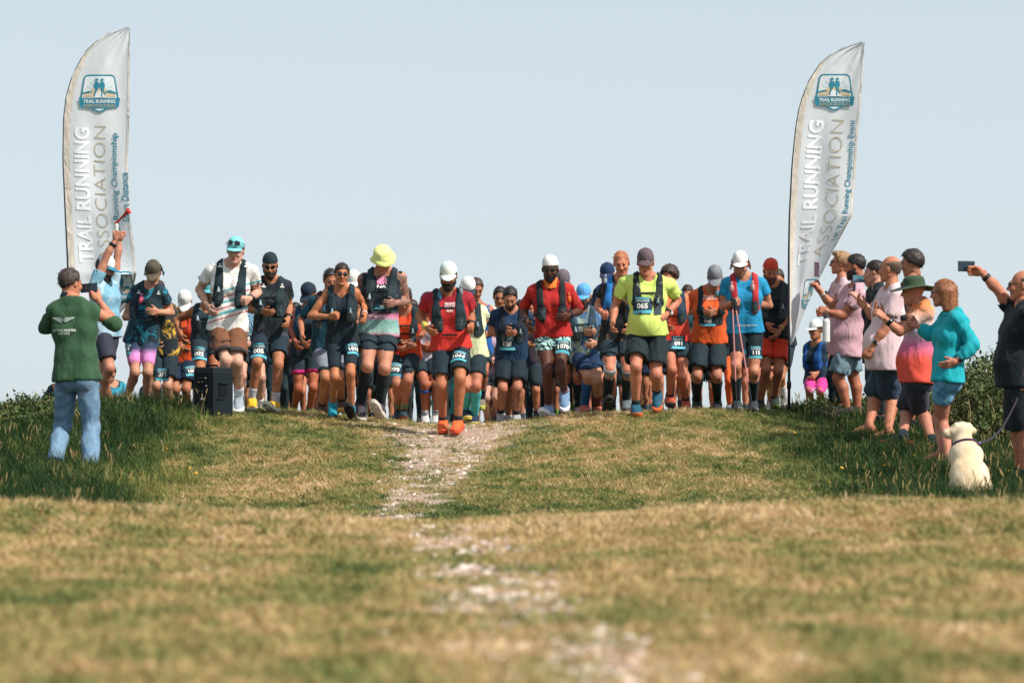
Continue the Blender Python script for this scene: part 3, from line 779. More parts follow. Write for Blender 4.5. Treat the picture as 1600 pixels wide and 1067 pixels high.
def cap_brim(L=.085, width=1.05, back=False, droop=.018, flip=0.0):
    V = []; fs = []; n, m = 15, 5
    for lay in (0, 1):
        for i in range(n):
            a = (i / (n - 1) * 2 - 1) * width
            for j in range(m):
                t = j / (m - 1); c = math.cos(a * 1.4)
                r = 1 + .0
                x = .085 * math.sin(a) * (1 + .10 * t); y = -.104 * math.cos(a) * 1.0 - L * t * max(.12, c) + .010
                z = .024 - droop * (t * .6 + (a / width) ** 2 * .9) - .006 * lay + flip * t
                V.append((x, y, z))
    for lay in (0, 1):
        b = lay * n * m
        for i in range(n - 1):
            for j in range(m - 1):
                q = (b + i * m + j, b + i * m + j + 1, b + (i + 1) * m + j + 1, b + (i + 1) * m + j)
                fs.append(q if lay == 1 else q[::-1])
    o = n * m
    for i in range(n - 1): fs.append((i * m + m - 1, (i + 1) * m + m - 1, o + (i + 1) * m + m - 1, o + i * m + m - 1))
    for i in (0, n - 1):
        for j in range(m - 1): fs.append((i * m + j, i * m + j + 1, o + i * m + j + 1, o + i * m + j))
    g = Geo().add(V, fs)
    if back: g.xf(Rz(math.pi), (0, .02, .0))
    return g
def brim_hat(rb, droop, h=.125):
    G = Geo().lathe([(.094, .02), (.090, .03), (.087, .07), (.078, h - .02), (.055, h - .004), (.001, h)], 30, 1.0, 1.2)
    G.v = [(x, y + .010, z) for x, y, z in G.v]
    B = Geo().lathe([(.090, .030), (.092, .024), (.092 + (rb - .092) * .5, .020 - droop * .45), (rb, .016 - droop), (rb - .001, .012 - droop), (.092 + (rb - .092) * .5, .015 - droop * .45), (.091, .018)], 30, 1.0, 1.15)
    B.v = [(x, y + .010, z + .018 * math.sin(2.0 * math.atan2(y, x)) * (math.hypot(x, y) > .1)) for x, y, z in B.v]
    return G, B
def glasses_geo(wrap=True):
    """two lenses on a curved front with side arms"""
    L = Geo(); Fm = Geo()
    for sx in (-1, 1):
        V = []; n, m = 9, 5
        for i in range(n):
            u = i / (n - 1); a = sx * (.10 + u * (.62 if wrap else .5))
            hh = (.017 if wrap else .015) * math.sqrt(max(0, 1 - (abs(u * 2 - .95)) ** 2.6 * .8)) + .002
            for j in range(m):
                v = j / (m - 1) * 2 - 1
                V.append((.078 * math.sin(a) * 1.02, -.112 * math.cos(a) + .004 * abs(v), .006 + hh * v * (1 - .15 * (u < .2) * (v < 0))))
        fs = [(i * m + j, (i + 1) * m + j, (i + 1) * m + j + 1, i * m + j + 1) for i in range(n - 1) for j in range(m - 1)]
        if sx > 0: fs = fs
        else: fs = [f[::-1] for f in fs]
        L.add(V, fs)
        top = [V[i * m + m - 1] for i in range(n)]
        Fm.tube(top, .0028, 5); Fm.tube([V[i * m] for i in range(n)], .0018, 5)
        Fm.tube([top[-1], (sx * .083, -.03, .012), (sx * .084, .03, .006)], [.003, .0028, .0022], 5)
    Fm.tube([(-.009, -.112, .012), (.009, -.112, .012)], .003, 5)
    return L, Fm
# ------------------------------------------------------------------ people
CONTACT = []
BONE = dict(ua=.29, fa=.26, th=.425, sh=.42)
REFPOSE = {
    'run':   dict(ea=(-.27, .47), wa=(-.17, .60), eb=(.27, .46), wb=(.13, .53), ka=(-.09, 1.13), na=(-.085, 1.55), kb=(.10, 1.10), nb=(.11, 1.44)),
    'watch': dict(ea=(-.27, .47), wa=(-.05, .52), eb=(.27, .47), wb=(.05, .50), ka=(-.095, 1.14), na=(-.09, 1.56), kb=(.10, 1.12), nb=(.11, 1.52)),
    'stand': dict(ea=(-.26, .49), wa=(-.28, .73), eb=(.26, .49), wb=(.28, .73), ka=(-.095, 1.15), na=(-.10, 1.57), kb=(.095, 1.15), nb=(.10, 1.57)),
}
def unit(v):
    v = np.asarray(v, float); return v / (np.linalg.norm(v) + 1e-9)
class Person:
    def __init__(s, label, d, H, head, phi=0, pose='run', kp=None, sg=None, lean=6, look=(0, 10, 0), hf=.05, bulk=1.0, belly=0.0, fem=0,
                 skinc=(196, 140, 108), hairc=(45, 32, 26), res=None, feet=None, hands=('relax', 'relax'), thumb=(None, None), ink=None, bare=None,
                 lift=0.0, group=None, head_s=1.0):
        if H is None:                      # height follows from where head and ground are
            X0 = (head[0] - 800) * d / FPX; H = float(np.clip(((HZ - head[1]) * d / FPX - float(ground(X0, d))) / 1.645 * 1.78, 1.5, 1.95))
        s.d, s.s, s.phi = d, H / 1.78, rad(phi); sc = s.s; s.fem = fem; s.bulk = bulk
        s.h = res or (.0168 if d < 37 else .0225); s.far = d > 38.3
        s.label = label
        q = FPX / d * sc; hx, hy = head; cp = math.cos(s.phi)
        K = {'sa': (hx - .185 * q * cp, hy + .215 * q), 'sb': (hx + .185 * q * cp, hy + .215 * q), 'pe': (hx, hy + .73 * q)}
        for k, (a, b) in REFPOSE[pose].items(): K[k] = (hx + a * q * (cp if abs(cp) > .3 else .3), hy + b * q)
        if kp: K.update(kp)
        face = -1 if cp > .3 else (1 if cp < -.3 else 0)      # which way 'forward' is in depth
        S = dict(ea=-.6 * face, wa=face, eb=-.6 * face, wb=face, ka=face, na=-face, kb=face, nb=-face)
        if sg: S.update(sg)
        r = np.array([math.cos(s.phi), math.sin(s.phi), 0]); fw = np.array([math.sin(s.phi), -math.cos(s.phi), 0]); s.r, s.fw = r, fw
        J = {}
        Pc = W(*K['pe'], d); J['pe'] = Pc
        J['ha'], J['hb'] = Pc - r * .088 * sc, Pc + r * .088 * sc
        tl = (K['pe'][1] - (K['sa'][1] + K['sb'][1]) / 2) * d / FPX
        dm = d + fw[1] * math.tan(rad(lean)) * tl
        w2 = math.hypot(K['sa'][0] - K['sb'][0], 0) * d / FPX; ww = .37 * sc * bulk ** .4
        dd = math.copysign(math.sqrt(max(0, ww * ww - w2 * w2)) / 2, r[1]) if abs(r[1]) > .02 else 0
        J['sa'], J['sb'] = W(*K['sa'], dm - dd), W(*K['sb'], dm + dd)
        sr = unit(J['sb'] - J['sa']); ins = .024 * sc * abs(cp) + .006      # keypoints mark the outer shoulder
        J['sa'] = J['sa'] + sr * ins - np.array([0, 0, .030 * sc * abs(cp)]); J['sb'] = J['sb'] - sr * ins - np.array([0, 0, .030 * sc * abs(cp)])
        def child(k, par, L):
            x, y = K[k][:2]; m = K[k][2] if len(K[k]) > 2 else S[k]
            p0 = W(x, y, par[1]); l2 = np.sum((p0 - par)[[0, 2]] ** 2); dep = math.sqrt(max(0, (L * sc) ** 2 - l2))
            return W(x, y, par[1] + m * dep)
        for e in 'ab':
            J['e' + e] = child('e' + e, J['s' + e], BONE['ua']); J['w' + e] = child('w' + e, J['e' + e], BONE['fa'])
            J['k' + e] = child('k' + e, J['h' + e], BONE['th']); J['n' + e] = child('n' + e, J['k' + e], BONE['sh'])
        Sm = (J['sa'] + J['sb']) / 2; J['sm'] = Sm
        J['hd'] = W(hx, hy, Sm[1] + fw[1] * hf * sc)
        s.J = J; s.up = unit(Sm - Pc); s.rs = unit(J['sb'] - J['sa']); s.rs = unit(s.rs - s.up * (s.rs @ s.up))
        s.f = unit(np.cross(s.rs, s.up)); s.f = s.f if s.f @ fw > 0 else -s.f
        s.tl = np.linalg.norm(Sm - Pc) + .018 * sc
        yaw, pit, rol = (rad(v) for v in look)
        s.Rh = Rz(s.phi + yaw) @ Rx(pit) @ Ry(rol); s.hs = sc * head_s * 1.0
        s.K = K
        feet = feet or ((9, 4), (12, -4))
        s.Rf = [Rz(s.phi + rad(f[1])) @ Rx(rad(f[0])) for f in feet]
        s.bare = bare
        # planted sole height -> snap on the ground
        feet_p = s.Rf
        low = []
        for e, R in zip('ab', s.Rf):
            for y in (.07, -.19):
                p = J['n' + e] + R @ np.array([0, y, -.098]) * sc; low.append(p[2] - float(ground(p[0], p[1])))
        s.dz = -min(low) + lift - .004
        s.base = np.array([Pc[0], Pc[1], float(ground(Pc[0], Pc[1])) - s.dz])
        s.root = empty('person', (s.base[0], s.base[1], s.base[2] + s.dz))
        tag(s.root, label, 'person', group)
        s.belly = belly; s.bvh = []
        s.prims = s._prims()
        s._body(skinc, hairc, hands, thumb, ink)
        s.hairc = hairc
        CONTACT.append((s.base[0], s.base[1], s.dz, d))
        print('P %-46s H %.2f dz %+.3f = %+.0fpx' % (label[:46], H, s.dz, s.dz * FPX / d))
    # --- skeleton to tapered limbs
    def _prims(s):
        J, sc, b = s.J, s.s, s.bulk; r, f, u = s.rs, s.f, s.up; L = s.tl
        hr = unit(J['hb'] - J['ha'])
        def T(x, y, z, rr=None): return J['pe'] + (rr if rr is not None else r) * x * sc + f * y * sc + u * z / .515 * L
        P = []; w = .93 if s.fem else 1.0; bb = b ** .7
        for e in (-1, 1):
            P += [('pelvis', T(e * .070, -.005, .0, hr), T(e * .052 * w, .0, .17), .102 * bb * (1.04 if s.fem else 1), .088 * b * w, .05),
                  ('torso', T(e * .052 * w, .0, .17), T(e * .072 * w, .012, .36), .088 * b * w, .103 * bb * w, .05),
                  ('torso', T(e * .072 * w, .012, .36), T(e * .090 * w, -.002, .455), .103 * bb * w, .070 * bb, .05),
                  ('glute', T(e * .065, -.045, -.03, hr), T(e * .065, -.035, .05, hr), .084 * bb, .07, .04),
                  ('torso', T(e * .060, .045, .375), T(e * .085, .04, .37), .062 * bb, .056 * bb, .04)]
            if s.fem: P.append(('torso', T(e * .070, .075, .34), T(e * .072, .08, .335), .052, .048, .03))
        if s.belly > 0:
            P.append(('torso', T(0, .03 + .07 * s.belly, .13), T(0, .03 + .05 * s.belly, .22), .125 + .02 * s.belly, .12, .06))
        for e, q in ((-1, 'a'), (1, 'b')):
            S_, E_, Wr = J['s' + q], J['e' + q], J['w' + q]; H_, K_, N_ = J['h' + q], J['k' + q], J['n' + q]
            P += [('trap', T(e * .024, -.010, .590), S_ + (T(0, 0, .0) - T(e * .030, 0, 0)), .040, .046 * bb, .05),
                  ('shoulder', T(e * .09, .0, .455), S_, .064 * bb, .053 * bb, .04),
                  ('ua' + q, S_, E_, .0505 * b, .0385 * bb, .025),
                  ('ua' + q, S_ + (E_ - S_) * .45 + f * .008, S_ + (E_ - S_) * .62 + f * .008, .046 * b, .042 * b, .02)]
            fa = unit(Wr - E_)
            P += [('fa' + q, E_, E_ + (Wr - E_) * .30, .038 * bb, .0415 * b, .015), ('fa' + q, E_ + (Wr - E_) * .30, Wr, .0415 * b, .0255, .015)]
            leg = unit(N_ - K_); th = unit(K_ - H_)
            bk = unit(-s.fw - leg * (-s.fw @ leg)); fr = unit(s.fw - th * (s.fw @ th))
            P += [('th' + q, H_, K_, .086 * b, .0535 * bb, .03), ('th' + q, H_ + (K_ - H_) * .25 + fr * .012, H_ + (K_ - H_) * .7 + fr * .016, .076 * b, .058 * bb, .03),
                  ('sh' + q, K_ + fr * .008, K_ + fr * .010 + leg * .03, .053 * bb, .050, .02),
                  ('sh' + q, K_, K_ + (N_ - K_) * .32 + bk * .016, .050 * bb, .0535 * b, .02), ('sh' + q, K_ + (N_ - K_) * .32 + bk * .016, N_, .0535 * b, .035, .02),
                  ('sh' + q, K_ + (N_ - K_) * .15 - bk * .004, N_ - bk * .002, .040, .031, .015)]
        hb = J['hd'] + s.Rh @ np.array([0, .022, -.08]) * s.hs
        P += [('neck', T(0, -.005, .50), hb, .062 * bb, .054 * (1 if not s.fem else .88), .03)]
        return [(t, a, c, ra * sc, rb * sc, k * sc) for (t, a, c, ra, rb, k) in P]
    def _field(s, tags, off, h, extra=None, pad=.0):
        pr = [p for p in s.prims if p[0] in tags]
        lo = np.min([np.minimum(p[1], p[2]) - max(p[3], p[4]) for p in pr], 0) - off - .03 - pad; hi = np.max([np.maximum(p[1], p[2]) + max(p[3], p[4]) for p in pr], 0) + off + .03 + pad
        f = Field(lo, hi, h)
        for p in pr: f.cone(p[1], p[2], p[3] + off, p[4] + off, p[5])
        return f
    def _body(s, skinc, hairc, hands, thumb, ink):
        tags = {p[0] for p in s.prims}
        f = s._field(tags, 0, s.h)
        V, Q = f.mesh()
        Vs = [V]; Qs = [Q]; fm = [np.zeros(len(Q), int)]; n = len(V)
        hv, hq, hm = HEAD[(s.fem, int(s.far))]
        s.hv = hv @ s.Rh.T * s.hs + s.J['hd']
        Vs.append(s.hv); Qs.append(hq + n); fm.append(hm); n += len(hv)
        s.hand_c = []; s.hand_M = []
        for i, q in enumerate('ab'):
            E_, Wr = s.J['e' + q], s.J['w' + q]
            X = unit(Wr - E_)
            th = thumb[i] if thumb[i] is not None else (s.fw * .55 + np.array([0, 0, .8]))
            if isinstance(th, tuple) and len(th) == 2: X = unit(th[1]); th = th[0]
            T_ = np.asarray(th, float); T_ = unit(T_ - X * (T_ @ X)); M = np.stack([X, T_, np.cross(X, T_)], 1)
            vt, qt = (HAND_LO if s.far else HAND)[hands[i]]
            vv = vt if q == 'a' else vt * (1, 1, -1); qq = qt if q == 'a' else qt[:, ::-1]
            Vs.append(vv @ M.T * s.s * 1.0 + Wr); Qs.append(qq + n); fm.append(np.zeros(len(qt), int)); n += len(vt)
            s.hand_M.append(M); s.hand_c.append(Wr + M @ np.array([.085, 0.0, 0.0]) * s.s)
            if s.bare:
                vf, qf = FOOT
                Vs.append(vf @ s.Rf[i].T * s.s + s.J['n' + q]); Qs.append(qf + n); fm.append(np.zeros(len(qf), int)); n += len(vf)
        sk = skin(skinc, ink); a = skinc
        me = mesh_from(np.concatenate(Vs) - s.base, np.concatenate(Qs), [sk, plain((20, 17, 16), .3), hairm(hairc), skin((int(a[0] * .86), int(a[1] * .66), int(a[2] * .66)))], np.concatenate(fm))
        add('body', me, s.root)
        s.bvh.append((V, Q))
    def world(s, p): return np.asarray(p) + np.array([0, 0, s.dz])
    def part(s, name, V, Q, mats, fmat=None, parent=None, solid=False, smooth=True):
        o = add(name, mesh_from(np.asarray(V) - s.base, Q, mats, fmat, smooth), parent or s.root)
        if solid: s.bvh.append((np.asarray(V), np.asarray(Q)))
        return o
    # --- clothing
    def _t(s, x, y, z): return s.J['pe'] + s.rs * x * s.s + s.f * y * s.s + s.up * z / .515 * s.tl
    def shirt(s, mat, sleeve=.55, off=.013, hem=.05, loose=.012, folds=.005, neck='crew', flare=.014, name='shirt', h=None, trim=None):
        sc = s.s; h = h or s.h; s.hem = hem
        tg = {'torso', 'pelvis', 'shoulder', 'glute'} | ({'trap'} if sleeve > 0 else set())
        f = s._field(tg, off, h, pad=.06 if sleeve <= 0 else .12)
        for p in s.prims:
            if p[0] == 'neck' and sleeve > 0: f.cone(p[1], p[1] + unit(p[2] - p[1]) * .085, p[3] + off, p[4] + off * .8, .04)
        f.plane(s._t(0, 0, .595), unit(s.up * 1.0 + s.f * .25))
        for e in (-1, 1): f.cone(s._t(e * .058, .0, .16), s._t(e * .080, -.005, -hem - .03), (.094 * s.bulk + off + loose * .5) * sc, (.108 * s.bulk ** .7 + off + loose) * sc, .05)
        if s.belly: f.cone(s._t(0, .03 + .05 * s.belly, .13), s._t(0, .02 + .05 * s.belly, -hem), (.125 + .02 * s.belly + off) * sc, (.125 + off) * sc, .05)
        f.folds(folds, int(abs(s.K['pe'][0]) * 7), .13)
        hp = s._t(0, 0, -hem); f.plane(hp, -s.up)
        for e in (-1, 1): f.sub_cone(s._t(e * .062, -.005, -hem + .03), s._t(e * .062, -.005, -hem - .06), (.100 * s.bulk ** .7 + off * .5) * sc, (.100 * s.bulk ** .7 + off * .5 + loose * .3) * sc, pl=(s._t(0, 0, -hem + .03), -s.up))
        nr = {'crew': .066, 'vee': .070, 'wide': .088, 'high': .0}[neck] * sc
        if nr: f.sub_cone(s._t(0, .016, .575), s._t(0, .045, .61), nr, nr * 1.05, .006)
        if neck == 'vee': f.sub_cone(s._t(0, .11, .52), s._t(0, .15, .42), .05 * sc, .012 * sc, .01)
        for e, q in ((-1, 'a'), (1, 'b')):
            S_, E_, Wr = s.J['s' + q], s.J['e' + q], s.J['w' + q]
            if sleeve <= 0:
                out = S_ + s.rs * e * (.055 - sleeve * -.2) * sc; f.sub_cone(out, out + s.rs * e * .06 - s.up * .10, .070 * sc, .085 * sc, .012); continue
            lo = np.minimum(np.minimum(S_, E_), Wr) - .13; hi = np.maximum(np.maximum(S_, E_), Wr) + .13
            g = Field(lo, hi, max(.0125, h * .85))
            t = min(sleeve, 1.0); A = S_ + (E_ - S_) * t; dr = unit(E_ - S_); b = s.bulk
            g.cone(S_, A, (.051 * b + off * .8) * sc, (.044 * b + off + (flare if sleeve <= 1 else .004)) * sc, .0)
            end, de, re = A, dr, (.044 * b + off + flare) * sc
            if sleeve > 1:
                t2 = sleeve - 1; B = E_ + (Wr - E_) * t2; dr = unit(Wr - E_)
                g.cone(E_, E_ + (Wr - E_) * min(.3, t2), (.043 * b + off) * sc, (.043 * b + off) * sc, .02)
                if t2 > .3: g.cone(E_ + (Wr - E_) * .3, B, (.043 * b + off) * sc, (.031 + off * .8) * sc, .02)
                end, de, re = B, dr, (.032 + off * .8) * sc
            g.folds(folds * 1.2, int(abs(E_[0]) * 991) + 5, .09)
            if sleeve <= 1.99:
                g.plane(end, de)
                if sleeve <= 1: g.sub_cone(end - de * .03, end + de * .05, re - .015 * sc, re - .012 * sc, pl=(end - de * .03, de))
            # merge into the torso piece on a common grid via a second mesh of the same part
            s_add = g.mesh()
            if not hasattr(s, '_slv'): s._slv = []
            s._slv.append(s_add)
        V, Q = f.mesh(); Vs = [V]; Qs = [Q]; n = len(V)
        for (v, q) in getattr(s, '_slv', []):
            Vs.append(v); Qs.append(q + n); n += len(v)
        s._slv = []
        s.shirt_o = s.part(name, np.concatenate(Vs), np.concatenate(Qs), mat, solid=True)
        return s.shirt_o
    def shorts(s, mat, ln=.6, off=.010, flare=.016, rise=.10, folds=.004, name='shorts', hemmat=None, tight=False, h=None):
        sc = s.s; h = h or s.h; b = s.bulk
        if tight: off, flare, folds = .006, .0, .001
        rise = min(rise, .055 - getattr(s, 'hem', 0)) if name != 'jeans' else .02
        f = s._field({'pelvis', 'glute', 'torso', 'tha', 'thb'}, max(.007, off * .5), h, pad=.05)
        f.plane(s._t(0, 0, rise), s.up)
        f.plane(s._t(0, 0, -.11), -s.up)
        f.folds(min(folds, .002), 17, .09)
        Vs, Qs, n = [], [], 0
        V, Q = f.mesh(); Vs.append(V); Qs.append(Q); n += len(V)
        for q in 'ab':
            H_, K_, N_ = s.J['h' + q], s.J['k' + q], s.J['n' + q]
            fr = unit(s.fw)
            lo = np.minimum(np.minimum(H_, K_), N_) - .16; hi = np.maximum(np.maximum(H_, K_), N_) + .16
            g = Field(lo, hi, h)
            t = min(ln, 1.0); E_ = H_ + (K_ - H_) * t; dr = unit(K_ - H_)
            r1 = ((.088 + (.056 - .088) * t) * b + off + flare) * sc
            if tight:
                for p in s.prims:
                    if p[0] in ('th' + q,): g.cone(p[1], p[2], p[3] + off, p[4] + off, p[5])
                if ln > 1:
                    for p in s.prims:
                        if p[0] in ('sh' + q,): g.cone(p[1], p[2], p[3] + off, p[4] + off, p[5])
            else:
                g.cone(H_ + dr * .025, E_ + fr * .006, (.088 * b + off * .4) * sc, max(r1, .070 * sc), .0)
                g.cone(H_ + (K_ - H_) * .2 + fr * .012, H_ + (K_ - H_) * min(.7, t) + fr * .012, (.082 * b + off) * sc, (.066 * b + off + flare * .6) * sc, .03)
            end, de = E_, dr
            if ln > 1:
                t2 = ln - 1; B = K_ + (N_ - K_) * t2; dl = unit(N_ - K_)
                if not tight:
                    g.cone(K_, K_ + (N_ - K_) * .35, (.066 * b + off) * sc, (.066 * b + off) * sc, .03); g.cone(K_ + (N_ - K_) * .35, B, (.066 * b + off) * sc, (.060 + off + flare) * sc, .03)
                end, de = B, dl
            g.folds(folds * 1.3, int(abs(K_[0] * 733)) + (q == 'b'), .11 if ln <= 1 else .09)
            g.plane(end, de)
            if not tight and ln <= 1: g.sub_cone(end - de * .035, end + de * .05, max(r1, .070 * sc) - .015 * sc, max(r1, .070 * sc) - .012 * sc, pl=(end - de * .03, de))
            v, k = g.mesh(); Vs.append(v); Qs.append(k + n); n += len(v)
        Va, Qa = np.concatenate(Vs), np.concatenate(Qs)
        fm = None; mats = mat
        if hemmat is not None:
            c = Va[Qa].mean(1); fm = np.zeros(len(Qa), int); mats = [mat, hemmat]
            for q in 'ab':
                H_, K_ = s.J['h' + q], s.J['k' + q]; dr = unit(K_ - H_); e = H_ + (K_ - H_) * ln
                near = (np.abs((c - e) @ dr + .018) < .02) & (np.linalg.norm(c - e, axis=1) < .13); fm[near] = 1
        s.shorts_o = s.part(name, Va, Qa, mats, fm, solid=True)
        return s.shorts_o
    def vest(s, mat, off=.0205, pockets=True, back=.05, low=.17, strap=(14, 30, 36), inner=1.0, straps=(.40, .30), name='hydration_vest', emblem=None, flasks=None, wide=1.0):
        sc = s.s; h = .0138 if not s.far else .018
        f = s._field({'torso', 'trap', 'shoulder'}, off, h, pad=.08)
        for p in [p for p in s.prims if p[0] == 'pelvis']: f.cone(p[1], p[2], p[3] + off, p[4] + off, p[5])
        if pockets:
            for e in (-1, 1): f.ell(s._t(e * .100, .105, .27), (.048 * sc, .030 * sc, .085 * sc), np.stack([s.rs, s.f, s.up], 1), .02)
        if back > 0:
            for e in (-1, 1): f.cone(s._t(e * .06, -.10, .22), s._t(e * .06, -.10, .44), (.075 + back) * sc, (.065 + back) * sc, .04)
        x, y, z = f.P(); o = s.J['pe']
        def loc(v): return ((x - o[0]) * v[0] + (y - o[1]) * v[1] + (z - o[2]) * v[2]) / sc
        lx, ly, lz = np.abs(loc(s.rs)), loc(s.f), loc(s.up) * .515 * sc / s.tl
        inner_ = np.interp(lz, [low - .02, low + .1, .40, .52, .62], [.050 * inner, .050 * inner, .058 * inner, .080, .092]); outer_ = np.interp(lz, [low - .02, low + .04, .37, .48, .62], [.120 * wide, .168 * wide, .155 * wide, .150, .145])
        reg = np.maximum(np.maximum(inner_ - lx, lx - outer_), low - lz)
        bk = np.maximum(np.maximum(np.maximum(lx - .14, .10 - lz), lz - .53), ly + .0)
        side = np.maximum(np.abs(lz - .24) - .03, .09 - lx)
        reg = np.minimum(reg, np.minimum(bk, np.maximum(side, -.3 - ly)))
        corner = np.hypot(np.maximum(lx - .105 * wide, 0), np.maximum(low + .06 - lz, 0)) - .062
        reg = np.maximum(reg, np.where((lz < low + .06) & (ly > 0) & (lx > .105 * wide), corner, -1))
        f.F = np.maximum(f.F, reg.astype(np.float32))
        V, Q = f.mesh()
        ob = s.part(name, V, Q, mat, solid=True); s.vest_o = ob
        sm = fab(strap); edge, mesh_ = fab((66, 80, 86)), fab((44, 58, 64), ('ink', (84, 96, 100), 60, .5))
        if not s.far:
            for e in (-1, 1):      # stretch pockets with bound edges, and a bottle neck standing in one of them
                fn = s.patch_at(s._t(e * .098, .25, .27), s.f, .085 * sc, .13 * sc)
                if fn is None: continue
                s.sheet('stretch_pocket', fn, .075 * sc, .11 * sc, mesh_, parent=ob, off=.003); s.sheet('pocket_edge', fn, .080 * sc, .009 * sc, edge, parent=ob, off=.0055, cv=.055 * sc)
                s.sheet('pocket_edge', fn, .080 * sc, .006 * sc, edge, parent=ob, off=.0055, cv=-.055 * sc)
                if not flasks and (int(s.K['pe'][0]) + (e > 0)) % 3:
                    q = fn(0.0, .075 * sc, .012); g = Geo().tube([q - s.up * .025, q, q + s.up * .012, q + s.up * .030, q + s.up * .034], [.020, .017, .009, .010, .004], 10); s.part('soft_flask', g.v, g.f, plain((150, 172, 182) if e < 0 else (120, 140, 150), .35, .5), parent=ob)
        for zz in straps:
            fn = s.patch_at(s._t(0, .25, zz), s.f, .13 * sc, .02 * sc)
            if fn: s.sheet('strap', fn, .13 * sc * inner, .016 * sc, sm, parent=ob, off=.010)
        if emblem:
            for (px, py, w) in emblem:
                fn = s.patch(px, py, w, w)
                if fn: s.figure_mark(fn, w, fab((215, 215, 210)), ob)
        if flasks:
            for (px, py, c) in flasks:
                hit = s.cast(px, py)
                if hit is not None:
                    p = hit[0] + s.f * .012; g = Geo().tube([p - s.up * .045, p - s.up * .02, p + s.up * .02, p + s.up * .035, p + s.up * .04, p + s.up * .06, p + s.up * .065], [.016, .024, .022, .010, .013, .012, .005], 10)
                    s.part('soft_flask', g.v, g.f, plain(c, .35, .5), parent=ob)
        return ob
    def sock(s, q, mat, h0=.30, off=.0055, band=None):
        """h0 = share of the shin covered, from the ankle up"""
        K_, N_ = s.J['k' + q], s.J['n' + q]; up = unit(K_ - N_)
        f = s._field({'sh' + q}, off * s.s, .0135); T_ = N_ + (K_ - N_) * h0
        f.cone(N_, N_ - up * .05, .040 * s.s, .040 * s.s, .02)
        f.plane(T_, up); f.plane(N_ - up * .05, -up)
        V, Q = f.mesh(); fm = None; m = mat
        if band is not None:
            c = V[Q].mean(1); hh = (c - T_) @ up; fm = (((hh < -.012) & (hh > -.026)) | ((hh < -.038) & (hh > -.050))).astype(int); m = [mat, band]
        s.part('sock', V, Q, m, fm)
    def kneeband(s, q, mat, a=.0, w=.03, name='knee_strap', off=.007):
        K_, N_ = s.J['k' + q], s.J['n' + q]; ax = unit(K_ - N_)
        f = s._field({'sh' + q, 'th' + q}, off, .011); c = K_ - ax * a
        f.plane(c + ax * w, ax); f.plane(c - ax * w, -ax)
        V, Q = f.mesh(); s.part(name, V, Q, mat)
    def shoes(s, up, sole, lace=(225, 225, 220), pat=None):
        for i, q in enumerate('ab'):
            R, o = s.Rf[i], s.J['n' + q]; sc = s.s * 1.06
            su = SHOE_LO if s.far else SHOE_UP
            ob = s.part('shoe', su[0] @ R.T * sc + o, su[1], fab(up, pat, .65, .3))
            s.part('sole', np.array(SHOE_SOLE[0]) @ R.T * sc + o, SHOE_SOLE[1], plain(sole, .7, .2), parent=ob, smooth=False)
            if not s.far: s.part('laces', np.array(SHOE_LACE[0]) @ R.T * sc + o, SHOE_LACE[1], fab(lace), parent=ob)
    def sandals(s, c):
        for i, q in enumerate('ab'):
            R, o = s.Rf[i], s.J['n' + q]; sc = s.s
            V = np.array(SHOE_SOLE[0]); V[:, 2] = (V[:, 2] + .09) * .4 - .089
            ob = s.part('sandal', V @ R.T * sc + o, SHOE_SOLE[1], plain(c, .8, .2), smooth=False)
            g = Geo().tube([(-.04, -.06, -.075), (-.025, -.085, -.040), (.0, -.125, -.048), (.025, -.085, -.040), (.04, -.06, -.075)], .0075, 6)
            s.part('strap', np.array(g.v) @ R.T * sc + o, g.f, plain(c, .8, .2), parent=ob)
    # --- head wear
    def H(s, G, name, mat, parent=None, R=None, t=(0, 0, 0), smooth=True):
        V = np.array(G.v)
        if R is not None: V = V @ np.asarray(R).T
        V = (V + np.array(t)) @ s.Rh.T * s.hs + s.J['hd']
        return s.part(name, V, G.f, mat, parent=parent, smooth=smooth)
    def cap(s, crown, brim, back=False, tilt=8, L=.108, flap=None, band=None, h=.124):
        R = Rx(rad(tilt)); t = (0, .0, .022); s.capped = True
        o = s.H(cap_crown(.02, h), 'cap', crown, R=R, t=t)
        s.H(cap_brim(L, back=back), 'brim', brim, parent=o, R=R, t=t)
        if flap is not None:
            V = []; n = 17
            for j, zz in enumerate((.03, -.005, -.045, -.085)):
                for i in range(n):
                    a = rad(0 + 180 * i / (n - 1)); w = .006 * math.sin(i * 2.2 + j) * j
                    V.append(((.092 + w + .006 * j) * math.cos(a), .012 + (.112 + w + .010 * j) * math.sin(a), zz))
            fs = [(j * n + i, j * n + i + 1, (j + 1) * n + i + 1, (j + 1) * n + i) for j in range(3) for i in range(n - 1)]
            s.H(Geo().add(V, fs), 'neck_flap', flap, parent=o, R=R, t=t)
        return o
    def hat(s, mat, brimmat, rb=.16, droop=.03, tilt=4, h=.125):
        s.capped = True; G, B = brim_hat(rb, droop, h); R = Rx(rad(tilt)); o = s.H(G, 'hat', mat, R=R, t=(0, 0, .022)); s.H(B, 'brim', brimmat, parent=o, R=R, t=(0, 0, .022)); return o
